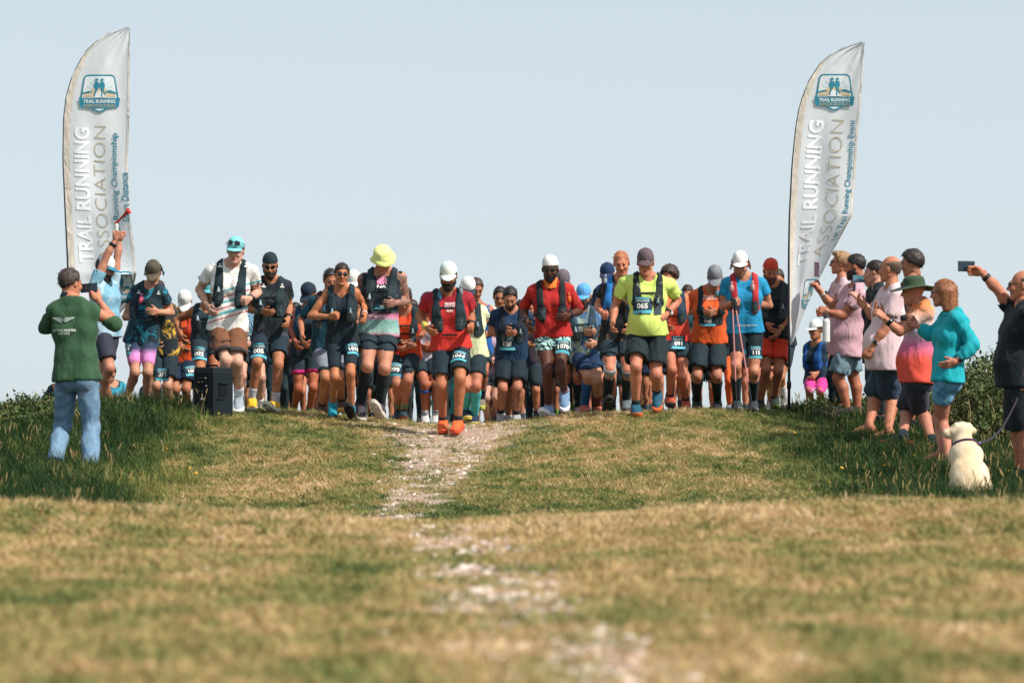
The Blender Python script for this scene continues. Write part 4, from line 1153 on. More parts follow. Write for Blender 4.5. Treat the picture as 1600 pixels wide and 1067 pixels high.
    def hair(s, kind, c=None):
        v, q = hair_geo(kind); bd = kind in ('beard', 'stubble')
        V = v @ s.Rh.T * s.hs + s.J['hd']; Q = q
        if not s.far and len(q) and kind != 'stubble' and (bd or not getattr(s, 'capped', False)):       # loose locks standing off the mass of hair
            r = np.random.default_rng(int(s.K['pe'][0] * 13)); n = 420 if kind == 'long' else 260
            f = q[r.integers(0, len(q), n)]; p0 = v[f].mean(1); nm = np.cross(v[f[:, 1]] - v[f[:, 0]], v[f[:, 2]] - v[f[:, 0]]); nm /= np.linalg.norm(nm, axis=1)[:, None] + 1e-9
            fl = np.array([0, -.1, -1.0]) if bd else np.array([0, .7, -.55]); fl = fl + r.normal(0, .45, (n, 3)); fl -= nm * (fl * nm).sum(1)[:, None]; fl /= np.linalg.norm(fl, axis=1)[:, None] + 1e-9
            L = r.uniform(.010, .020 if bd else .032, (n, 1)); sd = np.cross(nm, fl); wd = .0030
            dr = fl * .9 + nm * r.uniform(.15, .6, (n, 1)); a, b, t_, u_ = p0 - sd * wd - nm * .003, p0 + sd * wd - nm * .003, p0 + dr * L + sd * wd * .4, p0 + dr * L - sd * wd * .4
            ex = np.stack([a, b, t_, u_], 1).reshape(-1, 3) @ s.Rh.T * s.hs + s.J['hd']; Q = np.concatenate([q, np.arange(n * 4).reshape(n, 4) + len(V)]); V = np.concatenate([V, ex])
        s.part('beard' if bd else 'hair', V, Q, hairm(c or s.hairc))
    def glasses(s, lens=(14, 16, 18), frame=(18, 18, 20), up=0.0, wrap=True):
        L, Fm = glasses_geo(wrap); t = (0, -.012 * (up > 0), up); R = Rx(-rad(18)) if up > 0 else None; k = np.eye(3) * (1.0 if up == 0 else 1.10)
        if R is not None: k = R * 1.10
        o = s.H(Fm, 'sunglasses' if sum(lens) < 300 else 'glasses', plain(frame, .4), R=k, t=t); s.H(L, 'lens', glass(lens), parent=o, R=k, t=t)
    def gaiter(s, mat, r=.074, name='neck_gaiter', z0=.50, z1=.60):
        f = Field(s._t(0, 0, .56) - .2, s._t(0, 0, .56) + .2, .010); f.cone(s._t(0, .005, z0), s.J['hd'] + s.Rh @ np.array([0, .02, -.11]) * s.hs, (r + .012) * s.s, r * s.s, 0)
        f.folds(.006, 3, .05); f.plane(s._t(0, 0, z0 + .02), -s.up)
        V, Q = f.mesh(); s.part(name, V, Q, mat)
    def watch(s, q, strap=(20, 24, 28), face=(12, 20, 24), w=.026, r=.033, name='watch', dial=True, at=.06):
        E_, Wr = s.J['e' + q], s.J['w' + q]; ax = unit(Wr - E_); c = Wr - ax * at * s.s; g = Geo()
        rr = (.0255 + (.0415 * s.bulk - .0255) * at / .18) * s.s + .006
        g.tube([c - ax * w / 2, c - ax * w / 2.4, c + ax * w / 2.4, c + ax * w / 2], [rr - .003, rr, rr - .001, rr - .004], 14)
        o = s.part(name, g.v, g.f, plain(strap, .6))
        if dial:
            M = s.hand_M['ab'.index(q)]; n = M[:, 2] * (1 if q == 'a' else -1); n = unit(n - ax * (n @ ax))
            p = c + n * rr; d = Geo().tube([p - n * .004, p + n * .006, p + n * .009], [.021, .021, .017], 12); s.part('watch_face', d.v, d.f, plain(face, .2, .6), parent=o)
    # --- things printed or pinned on cloth: found by casting onto the clothes, fitted with a smooth patch
    def trees(s):
        k = len(s.bvh)
        if getattr(s, '_tk', 0) != k:
            old = getattr(s, '_t_', []); s._t_ = old + [BVHTree.FromPolygons(v.tolist(), q.tolist()) for v, q in s.bvh[len(old):]]; s._tk = k
        return s._t_
    def ray(s, o, d, mx=100.0):
        best = None
        for t in s.trees():
            h = t.ray_cast(Vector(o), Vector(d), mx)
            if h[0] is not None and (best is None or h[3] < best[2]): best = (np.array(h[0]), np.array(h[1]), h[3])
        return best
    def cast(s, px, py): return s.ray((0, 0, 0), unit(W(px, py, 1.0)))
    def patch_at(s, p, n, w, h):
        h0 = s.ray(p + n * .3, -n, .7)
        return None if h0 is None else s._fit(h0[0], n, w, h)
    def patch(s, px, py, w, h, turn=0):
        ns = []; hit = s.cast(px, py)
        if hit is None: return None
        for a, b in ((0, 0), (4, 0), (-4, 0), (0, 4), (0, -4), (6, 5), (-6, 5), (6, -5), (-6, -5)):
            q = s.cast(px + a, py + b)
            if q is not None and abs(q[2] - hit[2]) < .15: ns.append(q[1])
        n = unit(np.mean(ns, 0))
        return s._fit(hit[0], n, w, h, turn)
    def _fit(s, p0, n, w, h, turn=0):
        up = unit(np.array([0, 0, 1.0]) - n * n[2]); rt = np.cross(up, n)
        if turn: c, q = math.cos(rad(turn)), math.sin(rad(turn)); rt, up = rt * c + up * q, up * c - rt * q
        U, D = [], []
        for a in np.linspace(-.5, .5, 6):
            for b in np.linspace(-.5, .5, 6):
                o = p0 + rt * a * w + up * b * h + n * .12; k = s.ray(o, -n, .26)
                if k is not None: U.append((a * w, b * h)); D.append(.12 - k[2])
        if len(U) < 8: return None
        U = np.array(U); D = np.array(D); A = np.stack([np.ones(len(U)), U[:, 0], U[:, 1], U[:, 0] ** 2, U[:, 0] * U[:, 1], U[:, 1] ** 2], 1)
        for _ in range(2):
            co = np.linalg.lstsq(A, D, rcond=None)[0]; res = D - A @ co; ok = np.abs(res) < max(.02, 2 * res.std()); 
            if ok.sum() > 10: A, D = A[ok], D[ok]
        res = D - A @ co; ex = min(float(max(0, res.max())), .010)
        def fn(u, v, off=.004):
            dd = co[0] + co[1] * u + co[2] * v + co[3] * u * u + co[4] * u * v + co[5] * v * v
            return p0 + rt * u + up * v + n * (dd + ex + off)
        return fn
    def sheet(s, name, fn, w, h, mat, parent=None, off=.004, n=7, m=5, cv=0.0):
        V = [fn((i / (n - 1) - .5) * w, (j / (m - 1) - .5) * h + cv, off) for j in range(m) for i in range(n)]
        fs = [(j * n + i, j * n + i + 1, (j + 1) * n + i + 1, (j + 1) * n + i) for j in range(m - 1) for i in range(n - 1)]
        return s.part(name, V, fs, mat, parent=parent)
    def print_text(s, fn, body, u, v, hgt, mat, parent, off=.007, bold=.02, name='lettering', cond=1.0, spacing=1.0):
        V, Fs = text2d(body, bold, spacing, cond)
        P = [fn(u + a * hgt, v + b * hgt, off) for a, b in V]
        return s.part(name, P, Fs, mat, parent=parent, smooth=False)
    def figure_mark(s, fn, w, mat, parent):
        """small pale brand mark: a head over spread shoulders"""
        g = Geo(); V = [(math.cos(a) * .2, .28 + math.sin(a) * .2) for a in np.linspace(0, 6.28, 9)[:-1]]
        V2 = [(-.45, -.4), (.45, -.4), (.45, -.15), (.15, .02), (-.15, .02), (-.45, -.15)]
        P = [fn(a * w, b * w, .006) for a, b in V + V2]
        s.part('printed_mark', P, [tuple(range(8)), tuple(range(8, 14))], mat, parent=parent, smooth=False)
    def bib(s, num, px, py, w=.185, h=.165, turn=0, head=True):
        w *= 1.0; fn = s.patch(px, py, w * .8, h * .8, turn)
        if fn is None: print('NO BIB', num); return
        o = s.sheet('race_bib', fn, w, h, plain((18, 52, 68), .6, .3, nz=.2, scale=30), off=.005)
        s.sheet('bib_band', fn, w, h * .20, plain((88, 178, 198), .6), parent=o, off=.0065, m=2, cv=-h * .40)
        s.print_text(fn, num, 0, -h * .04, h * .34, plain((238, 238, 232), .6), o, .0075, .035, 'number', 1.05)
        if head:
            s.print_text(fn, 'CHALLENGE', 0, h * .27, h * .12, plain((200, 214, 216), .6), o, .0075, .03, 'heading', .9)
            s.sheet('bib_strip', fn, w * .7, h * .09, plain((88, 178, 198), .6), parent=o, off=.0065, m=2, cv=h * .42)
# ------------------------------------------------------------------ the cast
FAIR, TAN, RED, PALE, DARK = (214, 158, 126), (196, 132, 94), (206, 136, 104), (222, 172, 146), (96, 58, 42)
BLK, BLK2, NAVY, TEAL, GREY = (30, 47, 55), (36, 51, 57), (32, 52, 78), (28, 120, 140), (120, 128, 134)
WHITE = (222, 220, 214)
def thing(name, label, cat, parts, at, group=None):
    """a hand-held or standing thing: parts = [(name, Geo, material)]; the first part may carry sub-parts"""
    at = np.asarray(at, float); r = empty(name, at); tag(r, label, cat, group)
    for nm, g, m in parts:
        add(nm, mesh_from(np.array(g.v) - at, g.f, m, smooth=False), r)
    return r
def socks(p, c, h, band=None, both=True):
    for q in 'ab': p.sock(q, fab(c), h, band=fab(band) if band else None)
RUN = 'runners setting off over the brow'

# --- front rank, left to right
p = Person('runner in an olive cap with neck flap and pink cycling shorts, looking at the wrist', 37.0, 1.76, (239.7, 421), kp=dict(sa=(209, 444), sb=(258, 449), pe=(221, 525), ea=(195.6, 491), wa=(229, 490), eb=(268, 484), wb=(246, 483), ka=(211, 577), na=(197, 618), kb=(231, 577), nb=(228, 624)), lean=8, look=(5, 32, 0), skinc=FAIR, hands=('relax', 'relax'), group=RUN, phi=-6)
p.shirt(fab(BLK, ('noise', (40, 130, 150), 9.0, .56, (24, 70, 92))), .55, hem=.07); p.shorts(fab((214, 130, 178), ('grad', [(.42, (236, 150, 90)), (.52, (226, 120, 170)), (.66, (205, 140, 200)), (.72, (50, 60, 90)), (.9, (26, 44, 58))])), .80, tight=True)
p.vest(fab(BLK), low=.20, emblem=[(217, 452, .045), (248, 453, .045)], flasks=[(221, 463, (214, 84, 108))]); p.cap(fab((84, 78, 62)), fab((88, 80, 64)), flap=fab(BLK, ('noise', (40, 130, 150), 9.0, .5))); p.hair('short', (60, 44, 34))
p.bib('071', 199, 541, .13, .13, 8); p.watch('a', (200, 190, 170)); p.watch('b', (190, 170, 120), dial=False, w=.012); socks(p, (206, 202, 196), .20); p.shoes((186, 160, 138), (206, 196, 184))

p = Person('runner in a white cap and orange top bending over the wrist watch', 39.5, 1.72, (289, 470), pose='watch', kp=dict(sa=(266, 492), sb=(302, 490), pe=(284, 560), ea=(262, 522), wa=(282, 541), eb=(300, 522), wb=(288, 538), ka=(274, 608), na=(273, 650), kb=(291, 608), nb=(291, 648)), lean=16, look=(0, 48, 0), hf=.12, skinc=TAN, group=RUN)
p.shirt(fab((224, 88, 40), ('noise', (206, 60, 34), 5, .55)), 0, neck='wide'); p.shorts(fab((22, 40, 66)), .8); p.vest(fab((190, 60, 40)), low=.2, pockets=False); p.cap(fab(WHITE), fab(WHITE)); p.watch('a', (210, 205, 200), w=.05, dial=False, name='wristband'); p.bib('100', 299, 579, .15, .13); socks(p, (196, 192, 190), .45); p.shoes((120, 124, 130), (200, 200, 196))

p = Person('bib 002 runner in black vest top and teal cap, half hidden by the tall runner', 37.4, 1.78, (327, 452), kp=dict(sa=(300, 478), sb=(350, 480), pe=(325, 528), ea=(275, 497), wa=(284, 522), eb=(352, 512), wb=(342, 530), ka=(313, 572), na=(314, 622), kb=(335, 575), nb=(336, 620)), look=(4, 8, 0), skinc=(190, 124, 84), hairc=(30, 24, 22), group=RUN)
p.shirt(fab(BLK), 0, neck='wide', hem=.1); p.shorts(fab(BLK), .62); p.vest(fab(BLK), low=.18, emblem=[(313, 480, .04)]); p.cap(fab((90, 176, 184)), fab((90, 176, 184))); p.glasses(); p.hair('stubble', (52, 38, 32)); p.bib('002', 311, 549, .17, .15); socks(p, BLK, .3); p.shoes((60, 66, 72), (190, 190, 186))

p = Person('tall runner in a teal cap and white tee with teal and red stripes', 35.4, 1.90, (368, 390), kp=dict(sa=(325, 417), sb=(399, 416), pe=(356, 512), ea=(311, 450), wa=(325, 477), eb=(403, 455), wb=(388, 466), ka=(353, 561), na=(357, 624), kb=(371, 564), nb=(374, 616)), lean=5, look=(-6, 10, 4), skinc=PALE, hairc=(128, 84, 52), hands=('relax', 'fist'), feet=((8, 0), (30, 0)), group=RUN)
p.shirt(fab((228, 224, 220), ('stripe', [(1.26, .010, (100, 178, 190)), (1.20, .006, (186, 60, 64)), (1.145, .012, (100, 178, 190)), (1.09, .006, (186, 60, 64)), (1.035, .014, (100, 178, 190)), (.985, .006, (186, 60, 64))], .30)), .55, neck='vee', hem=.02, folds=.009)
p.shorts(fab((118, 76, 50), ('noise', (50, 34, 30), 5.0, .60)), .84, hemmat=fab((62, 56, 58)), flare=.03); p.vest(fab(BLK), low=.17, straps=(), emblem=[(344, 413, .05), (385, 413, .05)]); p.cap(fab((126, 206, 212)), fab((126, 206, 212)), tilt=2); p.glasses(up=.052); p.hair('short'); p.watch('b', (40, 52, 64)); socks(p, (200, 204, 210), .26); p.shoes((150, 160, 170), (206, 206, 202))

p = Person('bearded runner in a backward black cap and sunglasses with yellow shoes', 36.0, 1.74, (422, 412), kp=dict(sa=(395, 440), sb=(452, 440), pe=(422, 523), ea=(387, 480), wa=(411, 485), eb=(452, 476), wb=(450, 497), ka=(402, 563), na=(394, 619), kb=(435, 567), nb=(430, 627)), lean=6, look=(4, 20, 0), skinc=TAN, hands=('relax', 'relax'), feet=((20, 6), (-14, -24)), group=RUN)
p.shirt(fab((30, 40, 46), ('noise', (72, 74, 84), 7.0, .60)), .6, hem=.09, folds=.009); p.shorts(fab((24, 42, 54)), .70); p.vest(fab(BLK2), low=.2, emblem=[(412, 444, .05), (441, 444, .05)]); p.cap(fab(BLK), fab(BLK), back=True, tilt=-4); p.glasses(); p.hair('beard', (44, 32, 28)); p.bib('005', 404, 545, .17, .16); p.watch('b', w=.032); p.watch('a', (112, 108, 84), w=.075, dial=False, name='wrist_buff', at=.07); socks(p, (176, 180, 190), .30); p.shoes((232, 176, 44), (224, 216, 196), (240, 200, 90))

p = Person('bib 24 runner in a pale blue patterned top behind the striped tee', 38.6, 1.74, (372, 468), kp=dict(pe=(388, 548), kb=(408, 592), nb=(406, 638), ka=(378, 590), na=(374, 636)), look=(0, 15, 0), skinc=PALE, group=RUN)
p.shirt(fab((128, 168, 190), ('swirl', (36, 60, 84), 14, 6)), .55, hem=.06); p.shorts(fab(BLK), .62); p.bib('24', 386, 530, .16, .14); p.hair('short', (70, 50, 38)); socks(p, (210, 210, 206), .3); p.shoes((190, 190, 190), (210, 206, 200))

p = Person('bib 18 runner in blue mostly hidden behind the bearded runner', 41.0, 1.72, (416, 480), kp=dict(kb=(427, 610), ka=(402, 612)), look=(0, 20, 0), skinc=PALE, group=RUN)
p.shirt(fab((46, 110, 190)), .55, hem=.08); p.shorts(fab(BLK), .65); p.bib('18', 414, 568, .16, .14); p.hair('short'); p.shoes((110, 60, 60), (200, 200, 200))

p = Person('runner in a navy cap and shorts with magenta hems, looking down', 38.8, 1.70, (483, 458), kp=dict(sa=(461, 484), sb=(501, 482), pe=(479, 552), ea=(455, 512), wa=(462, 534), eb=(503, 510), wb=(490, 532), ka=(466, 606), na=(459, 640), kb=(489, 604), nb=(483, 642)), lean=14, look=(-28, 36, 0), hf=.09, skinc=(188, 108, 74), fem=1, hairc=(48, 32, 26), bulk=.95, group=RUN, feet=((14, 0), (10, 0)))
p.shirt(fab(BLK), 0, hem=.06); p.shorts(fab(BLK), .62, hemmat=fab((196, 36, 120)), flare=.01); p.vest(fab((26, 66, 96)), low=.25); p.cap(fab((28, 42, 60)), fab((28, 42, 60))); p.hair('short'); socks(p, (24, 60, 62), .22, (180, 200, 150)); p.shoes((24, 62, 66), (60, 76, 70))

p = Person('runner in a dark teal long-sleeved top and grey shorts behind the woman in black', 37.6, 1.76, (517, 440), kp=dict(sa=(487, 468), sb=(541, 466), pe=(512, 545), ea=(470, 500), wa=(472, 527), ka=(508, 592), na=(503, 637), kb=(530, 592), nb=(534, 628)), look=(12, 22, 0), skinc=TAN, hairc=(34, 26, 24), lean=10, group=RUN)
p.shirt(fab((22, 66, 82)), .85, off=.009); p.shorts(fab((120, 126, 138)), .85, tight=True, hemmat=fab(BLK)); p.hair('short'); p.vest(fab((60, 40, 36)), low=.3); socks(p, (60, 40, 38), .15); p.shoes((88, 58, 48), (196, 150, 90))

p = Person('woman in a black sleeveless top and mirrored sunglasses running', 35.0, 1.68, (534, 429), kp=dict(sa=(507, 456), sb=(560, 453), pe=(535, 535.5), ea=(485, 494), wa=(516, 495), eb=(568, 477), wb=(570, 494), ka=(523, 589), na=(520, 628), kb=(547.6, 583), nb=(549, 637)), lean=10, fem=1, bulk=.90, look=(8, 6, 4), feet=((42, 2), (-22, -6)), hands=('fist', 'relax'), skinc=(204, 134, 92), hairc=(40, 28, 24), group=RUN)
p.shirt(fab((22, 36, 46)), -.001, neck='wide', hem=.03, off=.008, loose=.004); p.shorts(fab((22, 38, 50)), .80, tight=True); p.vest(fab(BLK), low=.22, straps=(.36,), off=.022, back=.03); p.hair('tied'); p.glasses((24, 40, 44)); p.bib('1018', 553, 545, .15, .13, -4); p.watch('b', (200, 190, 180), w=.014, dial=False); p.shoes((26, 140, 160), (40, 40, 46))

p = Person('tattooed runner in a neon yellow bucket hat and long black socks', 35.2, 1.88, (598, 409), kp=dict(sa=(563, 435), sb=(631, 432), pe=(590, 528), ea=(566, 475), wa=(599, 472), eb=(634, 474), wb=(616, 477), ka=(574, 575), na=(563, 632), kb=(601, 579), nb=(594, 638)), lean=4, look=(-6, 30, 0), skinc=(200, 140, 110), ink=(58, 74, 84), bulk=1.08, feet=((34, 10), (-26, -16)), hands=('relax', 'relax'), group=RUN)
p.shirt(fab((26, 38, 46), ('grad', [(.86, (214, 90, 140)), (.93, (150, 190, 180)), (1.03, (120, 170, 165)), (1.07, (206, 120, 156)), (1.12, (36, 44, 52)), (1.5, (26, 38, 46))])), 0, hem=-.005, neck='crew', folds=.008); p.shorts(fab(BLK), .42, flare=.02)
p.vest(fab(BLK2), low=.26, inner=1.1); p.hat(fab((226, 234, 150), ('noise', (222, 150, 170), 6, .68)), fab((222, 228, 140)), .126, .030, h=.110); p.watch('a', (64, 178, 176), w=.055, dial=False, name='wristband', at=.08)
fn = p.patch(597, 443, .10, .10); p.sheet('printed_panel', fn, .10, .10, fab((222, 140, 170), ('ink', (60, 44, 54), 24, .5)), p.shirt_o, .006); p.print_text(fn, 'N', -.022, -.085, .05, fab((226, 224, 220)), p.shirt_o); p.print_text(fn, 'A', .024, -.085, .05, fab((226, 224, 220)), p.shirt_o)
fn = p.patch(590, 497, .20, .06); fn and p.print_text(fn, 'PKnap.org.uk', 0, 0, .032, fab((226, 224, 220)), p.shirt_o); p.bib('032', 597, 481, .15, .06, head=False)
socks(p, (22, 34, 40), .90); p.shoes((66, 58, 74), (196, 188, 176), (90, 80, 96))

p = Person('bib 099 runner in an orange vest top checking the watch', 37.2, 1.74, (632, 474), pose='watch', kp=dict(sa=(609, 495), sb=(655, 494), pe=(631, 562), ea=(609, 530), wa=(632, 544), eb=(661, 527), wb=(640, 546), ka=(620, 608), na=(623, 646), kb=(637, 602), nb=(631, 648)), lean=18, look=(0, 50, 0), hf=.11, skinc=(196, 130, 100), group=RUN, feet=((24, 0), (10, 0)))
p.shirt(fab((216, 76, 36), ('noise', (196, 52, 30), 6, .55)), 0, hem=.06); p.shorts(fab(BLK), .72); p.vest(fab(BLK), low=.3, inner=1.3); p.hair('short', (50, 34, 28)); p.bib('099', 617, 585, .16, .15); p.watch('a'); socks(p, (150, 120, 60), .26, (70, 150, 130)); p.shoes((40, 60, 70), (120, 70, 50))

p = Person('runner in a pale lilac tee with a blue strap below the knee', 37.8, 1.70, (668, 474), pose='watch', kp=dict(pe=(663, 560), ka=(664, 600), na=(664, 650), kb=(682, 602), nb=(682, 648), sa=(646, 500), sb=(688, 500)), look=(0, 35, 0), skinc=(190, 116, 84), group=RUN)
p.shirt(fab((196, 190, 206), ('noise', (140, 136, 166), 7, .62)), .5, hem=.06); p.shorts(fab(BLK), .70); p.hair('short', (30, 26, 26)); p.kneeband('a', fab((40, 90, 180)), .075, .016); socks(p, (204, 204, 204), .22, (44, 70, 110)); p.shoes((196, 194, 190), (150, 160, 170))

p = Person('lead runner in a red tee and white green cap with bright orange shoes', 33.6, 1.80, (700.6, 431), kp=dict(sa=(664, 463), sb=(735, 462), pe=(705, 545.6), ea=(655, 495), wa=(668, 513), eb=(736, 493), wb=(737, 510), ka=(689.5, 603), na=(692, 656), kb=(718.6, 592), nb=(715.7, 657)), lean=9, look=(-2, 22, 0), hf=.07, skinc=(190, 122, 84), hairc=(24, 20, 20), hands=('relax', 'fist'), feet=((16, 2), (12, -12)), group=RUN)
p.shirt(fab((184, 40, 44), ('grad', [(.9, (206, 54, 44)), (1.15, (196, 46, 44)), (1.30, (160, 34, 46)), (1.5, (130, 28, 46))])), .55, hem=.0, folds=.009); p.shorts(fab((22, 40, 50)), .80, hemmat=fab(BLK)); p.vest(fab(BLK), low=.13, emblem=None, straps=(.43, .16), inner=1.15, wide=1.08, flasks=[(687, 462, (60, 110, 140)), (720, 455, (120, 130, 138))])
fn = p.patch(703, 482, .09, .14)
for i, (tx, hh) in enumerate((('MAKE', .03), ('YOUR', .03), ('RUN', .024))): p.print_text(fn, tx, 0, .045 - i * .036, hh, fab((232, 214, 208)), p.shirt_o, bold=.05)
p.cap(fab((210, 224, 216), ('grad', [(1.60, (222, 224, 216)), (1.67, (206, 224, 216)), (1.72, (150, 214, 150)), (1.80, (196, 222, 206))])), fab((218, 222, 212)), tilt=4); p.glasses((176, 84, 40)); p.hair('beard', (26, 20, 20)); p.hair('short', (26, 20, 20)); p.bib('1044', 717, 556, .16, .14, -3); p.watch('b', w=.03); p.watch('a', (214, 190, 88), w=.085, dial=False, name='wrist_buff', at=.06); socks(p, BLK, .14); p.shoes((232, 96, 48), (210, 84, 54), (240, 130, 90))

p = Person('runner in a white visored cap and neon yellow top behind the lead runner', 36.8, 1.74, (731, 452), kp=dict(pe=(735, 553), ka=(728, 603), na=(729, 640), kb=(744, 603), nb=(742, 648), eb=(758, 500), wb=(742, 512)), look=(10, 25, 0), skinc=RED, group=RUN)
p.shirt(fab((214, 220, 176)), .6); p.vest(fab(BLK), low=.2); p.shorts(fab(BLK), .7); p.cap(fab((226, 224, 220)), fab((40, 52, 66))); p.hair('short', (80, 58, 44)); socks(p, (70, 176, 178), .85); p.shoes((30, 52, 78), (200, 180, 90))

p = Person('bib 127 runner in a blue vest top with bare shoulder', 38.6, 1.72, (744, 474), kp=dict(kb=(756, 604), nb=(752, 646)), look=(14, 28, 0), skinc=(196, 130, 98), group=RUN)
p.shirt(fab((36, 96, 170)), 0); p.shorts(fab(BLK), .68); p.hair('short', (64, 46, 38)); p.bib('127', 742, 569, .15, .14); socks(p, BLK, .4); p.shoes((120, 112, 100), (180, 190, 90))

p = Person('woman in a tan and white cap with a black vest over a lilac top', 39.4, 1.66, (767, 485), pose='watch', kp=dict(sa=(751, 505), sb=(785, 505), pe=(764, 574), ea=(744, 536), wa=(764, 554), eb=(786, 536), wb=(770, 552), ka=(759, 611), na=(762, 651), kb=(776, 612), nb=(776, 642)), lean=10, look=(0, 26, 0), fem=1, skinc=PALE, hairc=(110, 76, 50), bulk=.95, group=RUN)
p.shirt(fab((188, 164, 186)), .3, hem=.06); p.shorts(fab(BLK), .5); p.vest(fab(BLK), low=.15, emblem=[(757, 513, .035)], straps=()); p.cap(fab((214, 186, 148), ('noise', (226, 220, 212), 6, .52)), fab((216, 210, 202))); p.hair('tied'); socks(p, (120, 140, 140), .12); p.shoes((34, 84, 80), (60, 90, 84))

p = Person('dark-haired runner behind the man in the navy tee', 41.0, None, (781, 468), look=(0, 20, 0), skinc=TAN, group=RUN)
p.shirt(fab((40, 60, 84)), .6); p.shorts(fab(BLK), .7); p.hair('short', (30, 26, 26)); p.shoes((196, 196, 200), (210, 210, 206))

p = Person('bib 120 runner with short dark hair and navy tee, eyes on the watch', 37.6, 1.72, (797, 466), pose='watch', kp=dict(sa=(770, 489), sb=(828, 491), pe=(801, 564), ea=(767, 521), wa=(790, 522), eb=(832, 518), wb=(806, 517), ka=(785, 608), na=(783, 645), kb=(808, 606), nb=(807, 648)), lean=10, look=(0, 34, 0), hf=.09, skinc=(202, 138, 106), hairc=(28, 24, 24), feet=((34, 0), (10, 0)), bulk=1.04, group=RUN)
p.shirt(fab((26, 54, 84)), .62, hem=.08, folds=.008); p.shorts(fab((20, 38, 46)), .86, flare=.03); p.vest(fab((24, 34, 46)), low=.24, inner=.9, straps=(.42,)); p.hair('short'); p.hair('stubble', (60, 46, 40)); p.bib('120', 793, 537, .17, .15); p.watch('b'); socks(p, BLK, .2); p.shoes((170, 172, 176), (210, 208, 204))

p = Person('runner in a red top with orange neck gaiter and swirl-patterned shorts', 35.2, 1.82, (859.6, 416), kp=dict(sa=(828, 445), sb=(893, 443), pe=(864, 522), ea=(818, 478), wa=(824, 501), eb=(905, 481), wb=(886, 489), ka=(855, 574), na=(857.6, 632), kb=(875, 575), nb=(882, 606)), lean=8, look=(-4, 12, 0), skinc=DARK, hairc=(18, 16, 16), hands=('relax', 'relax'), feet=((-8, -20), (50, 0)), bulk=.95, group=RUN)
p.shirt(fab((180, 40, 36), ('noise', (148, 30, 32), 5, .56)), .98, hem=.0, off=.010, flare=.004, folds=.008); p.shorts(fab((34, 74, 78), ('swirl', (176, 214, 206), 9, 9)), .45, flare=.02); p.vest(fab((30, 32, 36)), low=.16, wide=.95, inner=1.35, straps=(), flasks=[(889, 462, (214, 96, 44))]); p.gaiter(fab((232, 122, 52)), .070); p.cap(fab((226, 224, 222), ('noise', (34, 46, 70), 5, .66)), fab((40, 48, 64)), back=True, tilt=-4); p.glasses(); p.hair('stubble', (20, 16, 16)); p.bib('1070', 880, 537, .15, .14, -6); p.watch('b', w=.032); p.watch('a', w=.03); socks(p, (150, 120, 140), .12); p.shoes((120, 150, 186), (214, 216, 220), (230, 230, 230))

p = Person('runner in a grey cap and navy kit behind the red top', 37.6, 1.80, (879, 440), kp=dict(pe=(890, 532), ka=(884, 584), na=(880, 640), kb=(903, 586), nb=(904, 634)), look=(0, 15, 0), skinc=RED, group=RUN)
p.shirt(fab((30, 56, 84)), .6); p.shorts(fab((22, 44, 66)), .8); p.cap(fab((104, 92, 100)), fab((104, 92, 100))); p.kneeband('a', fab((20, 40, 50)), .10, .001); socks(p, (22, 50, 58), .80); p.shoes((70, 50, 60), (200, 110, 80))

p = Person('bearded runner in a blue cap and dark glasses with blue compression sock', 37.4, 1.74, (912, 464), kp=dict(sa=(888, 488), sb=(931, 487), pe=(916, 556), ka=(919, 590), na=(914, 634), kb=(932, 596), nb=(934, 636), ea=(892, 520), wa=(914, 521)), look=(-8, 14, 0), skinc=FAIR, hairc=(40, 30, 28), lean=12, group=RUN)
p.shirt(fab((70, 110, 150), ('noise', (150, 164, 150), 6, .54)), .55, hem=.08); p.shorts(fab((24, 50, 84)), .62); p.vest(fab((46, 70, 84)), low=.2); p.cap(fab((92, 162, 214)), fab((92, 162, 214))); p.glasses(); p.hair('beard', (46, 34, 30)); p.sock('a', fab((36, 84, 150)), .82); p.sock('b', fab((120, 60, 52)), .45); p.watch('a'); p.shoes((200, 110, 90), (60, 60, 66))

p = Person('runner with bright green ankle socks deep in the pack', 40.4, None, (880, 482), look=(0, 25, 0), skinc=RED, group=RUN)
p.shirt(fab(BLK), .6); p.shorts(fab(BLK), .95); p.hair('short'); socks(p, (84, 132, 50), .35); p.shoes((40, 44, 48), (60, 60, 60))

p = Person('runner in a navy hat and black tee with an arm hanging, behind the fair-haired man', 38.0, 1.78, (949, 434), kp=dict(sa=(932, 456), sb=(972, 458), pe=(946, 546), ea=(930, 492), wa=(933, 524), ka=(938, 596), na=(938, 642), kb=(955, 596), nb=(956, 640)), look=(-10, 12, 0), skinc=RED, group=RUN)
p.shirt(fab(BLK), .6, hem=.05); p.shorts(fab(BLK), .75); p.vest(fab((36, 90, 140)), low=.2, back=.08); p.cap(fab((26, 50, 84)), fab((26, 50, 84))); p.bib('0', 944, 563, .13, .13); p.watch('a', w=.02); socks(p, BLK, .4); p.shoes((60, 64, 70), (160, 160, 160))

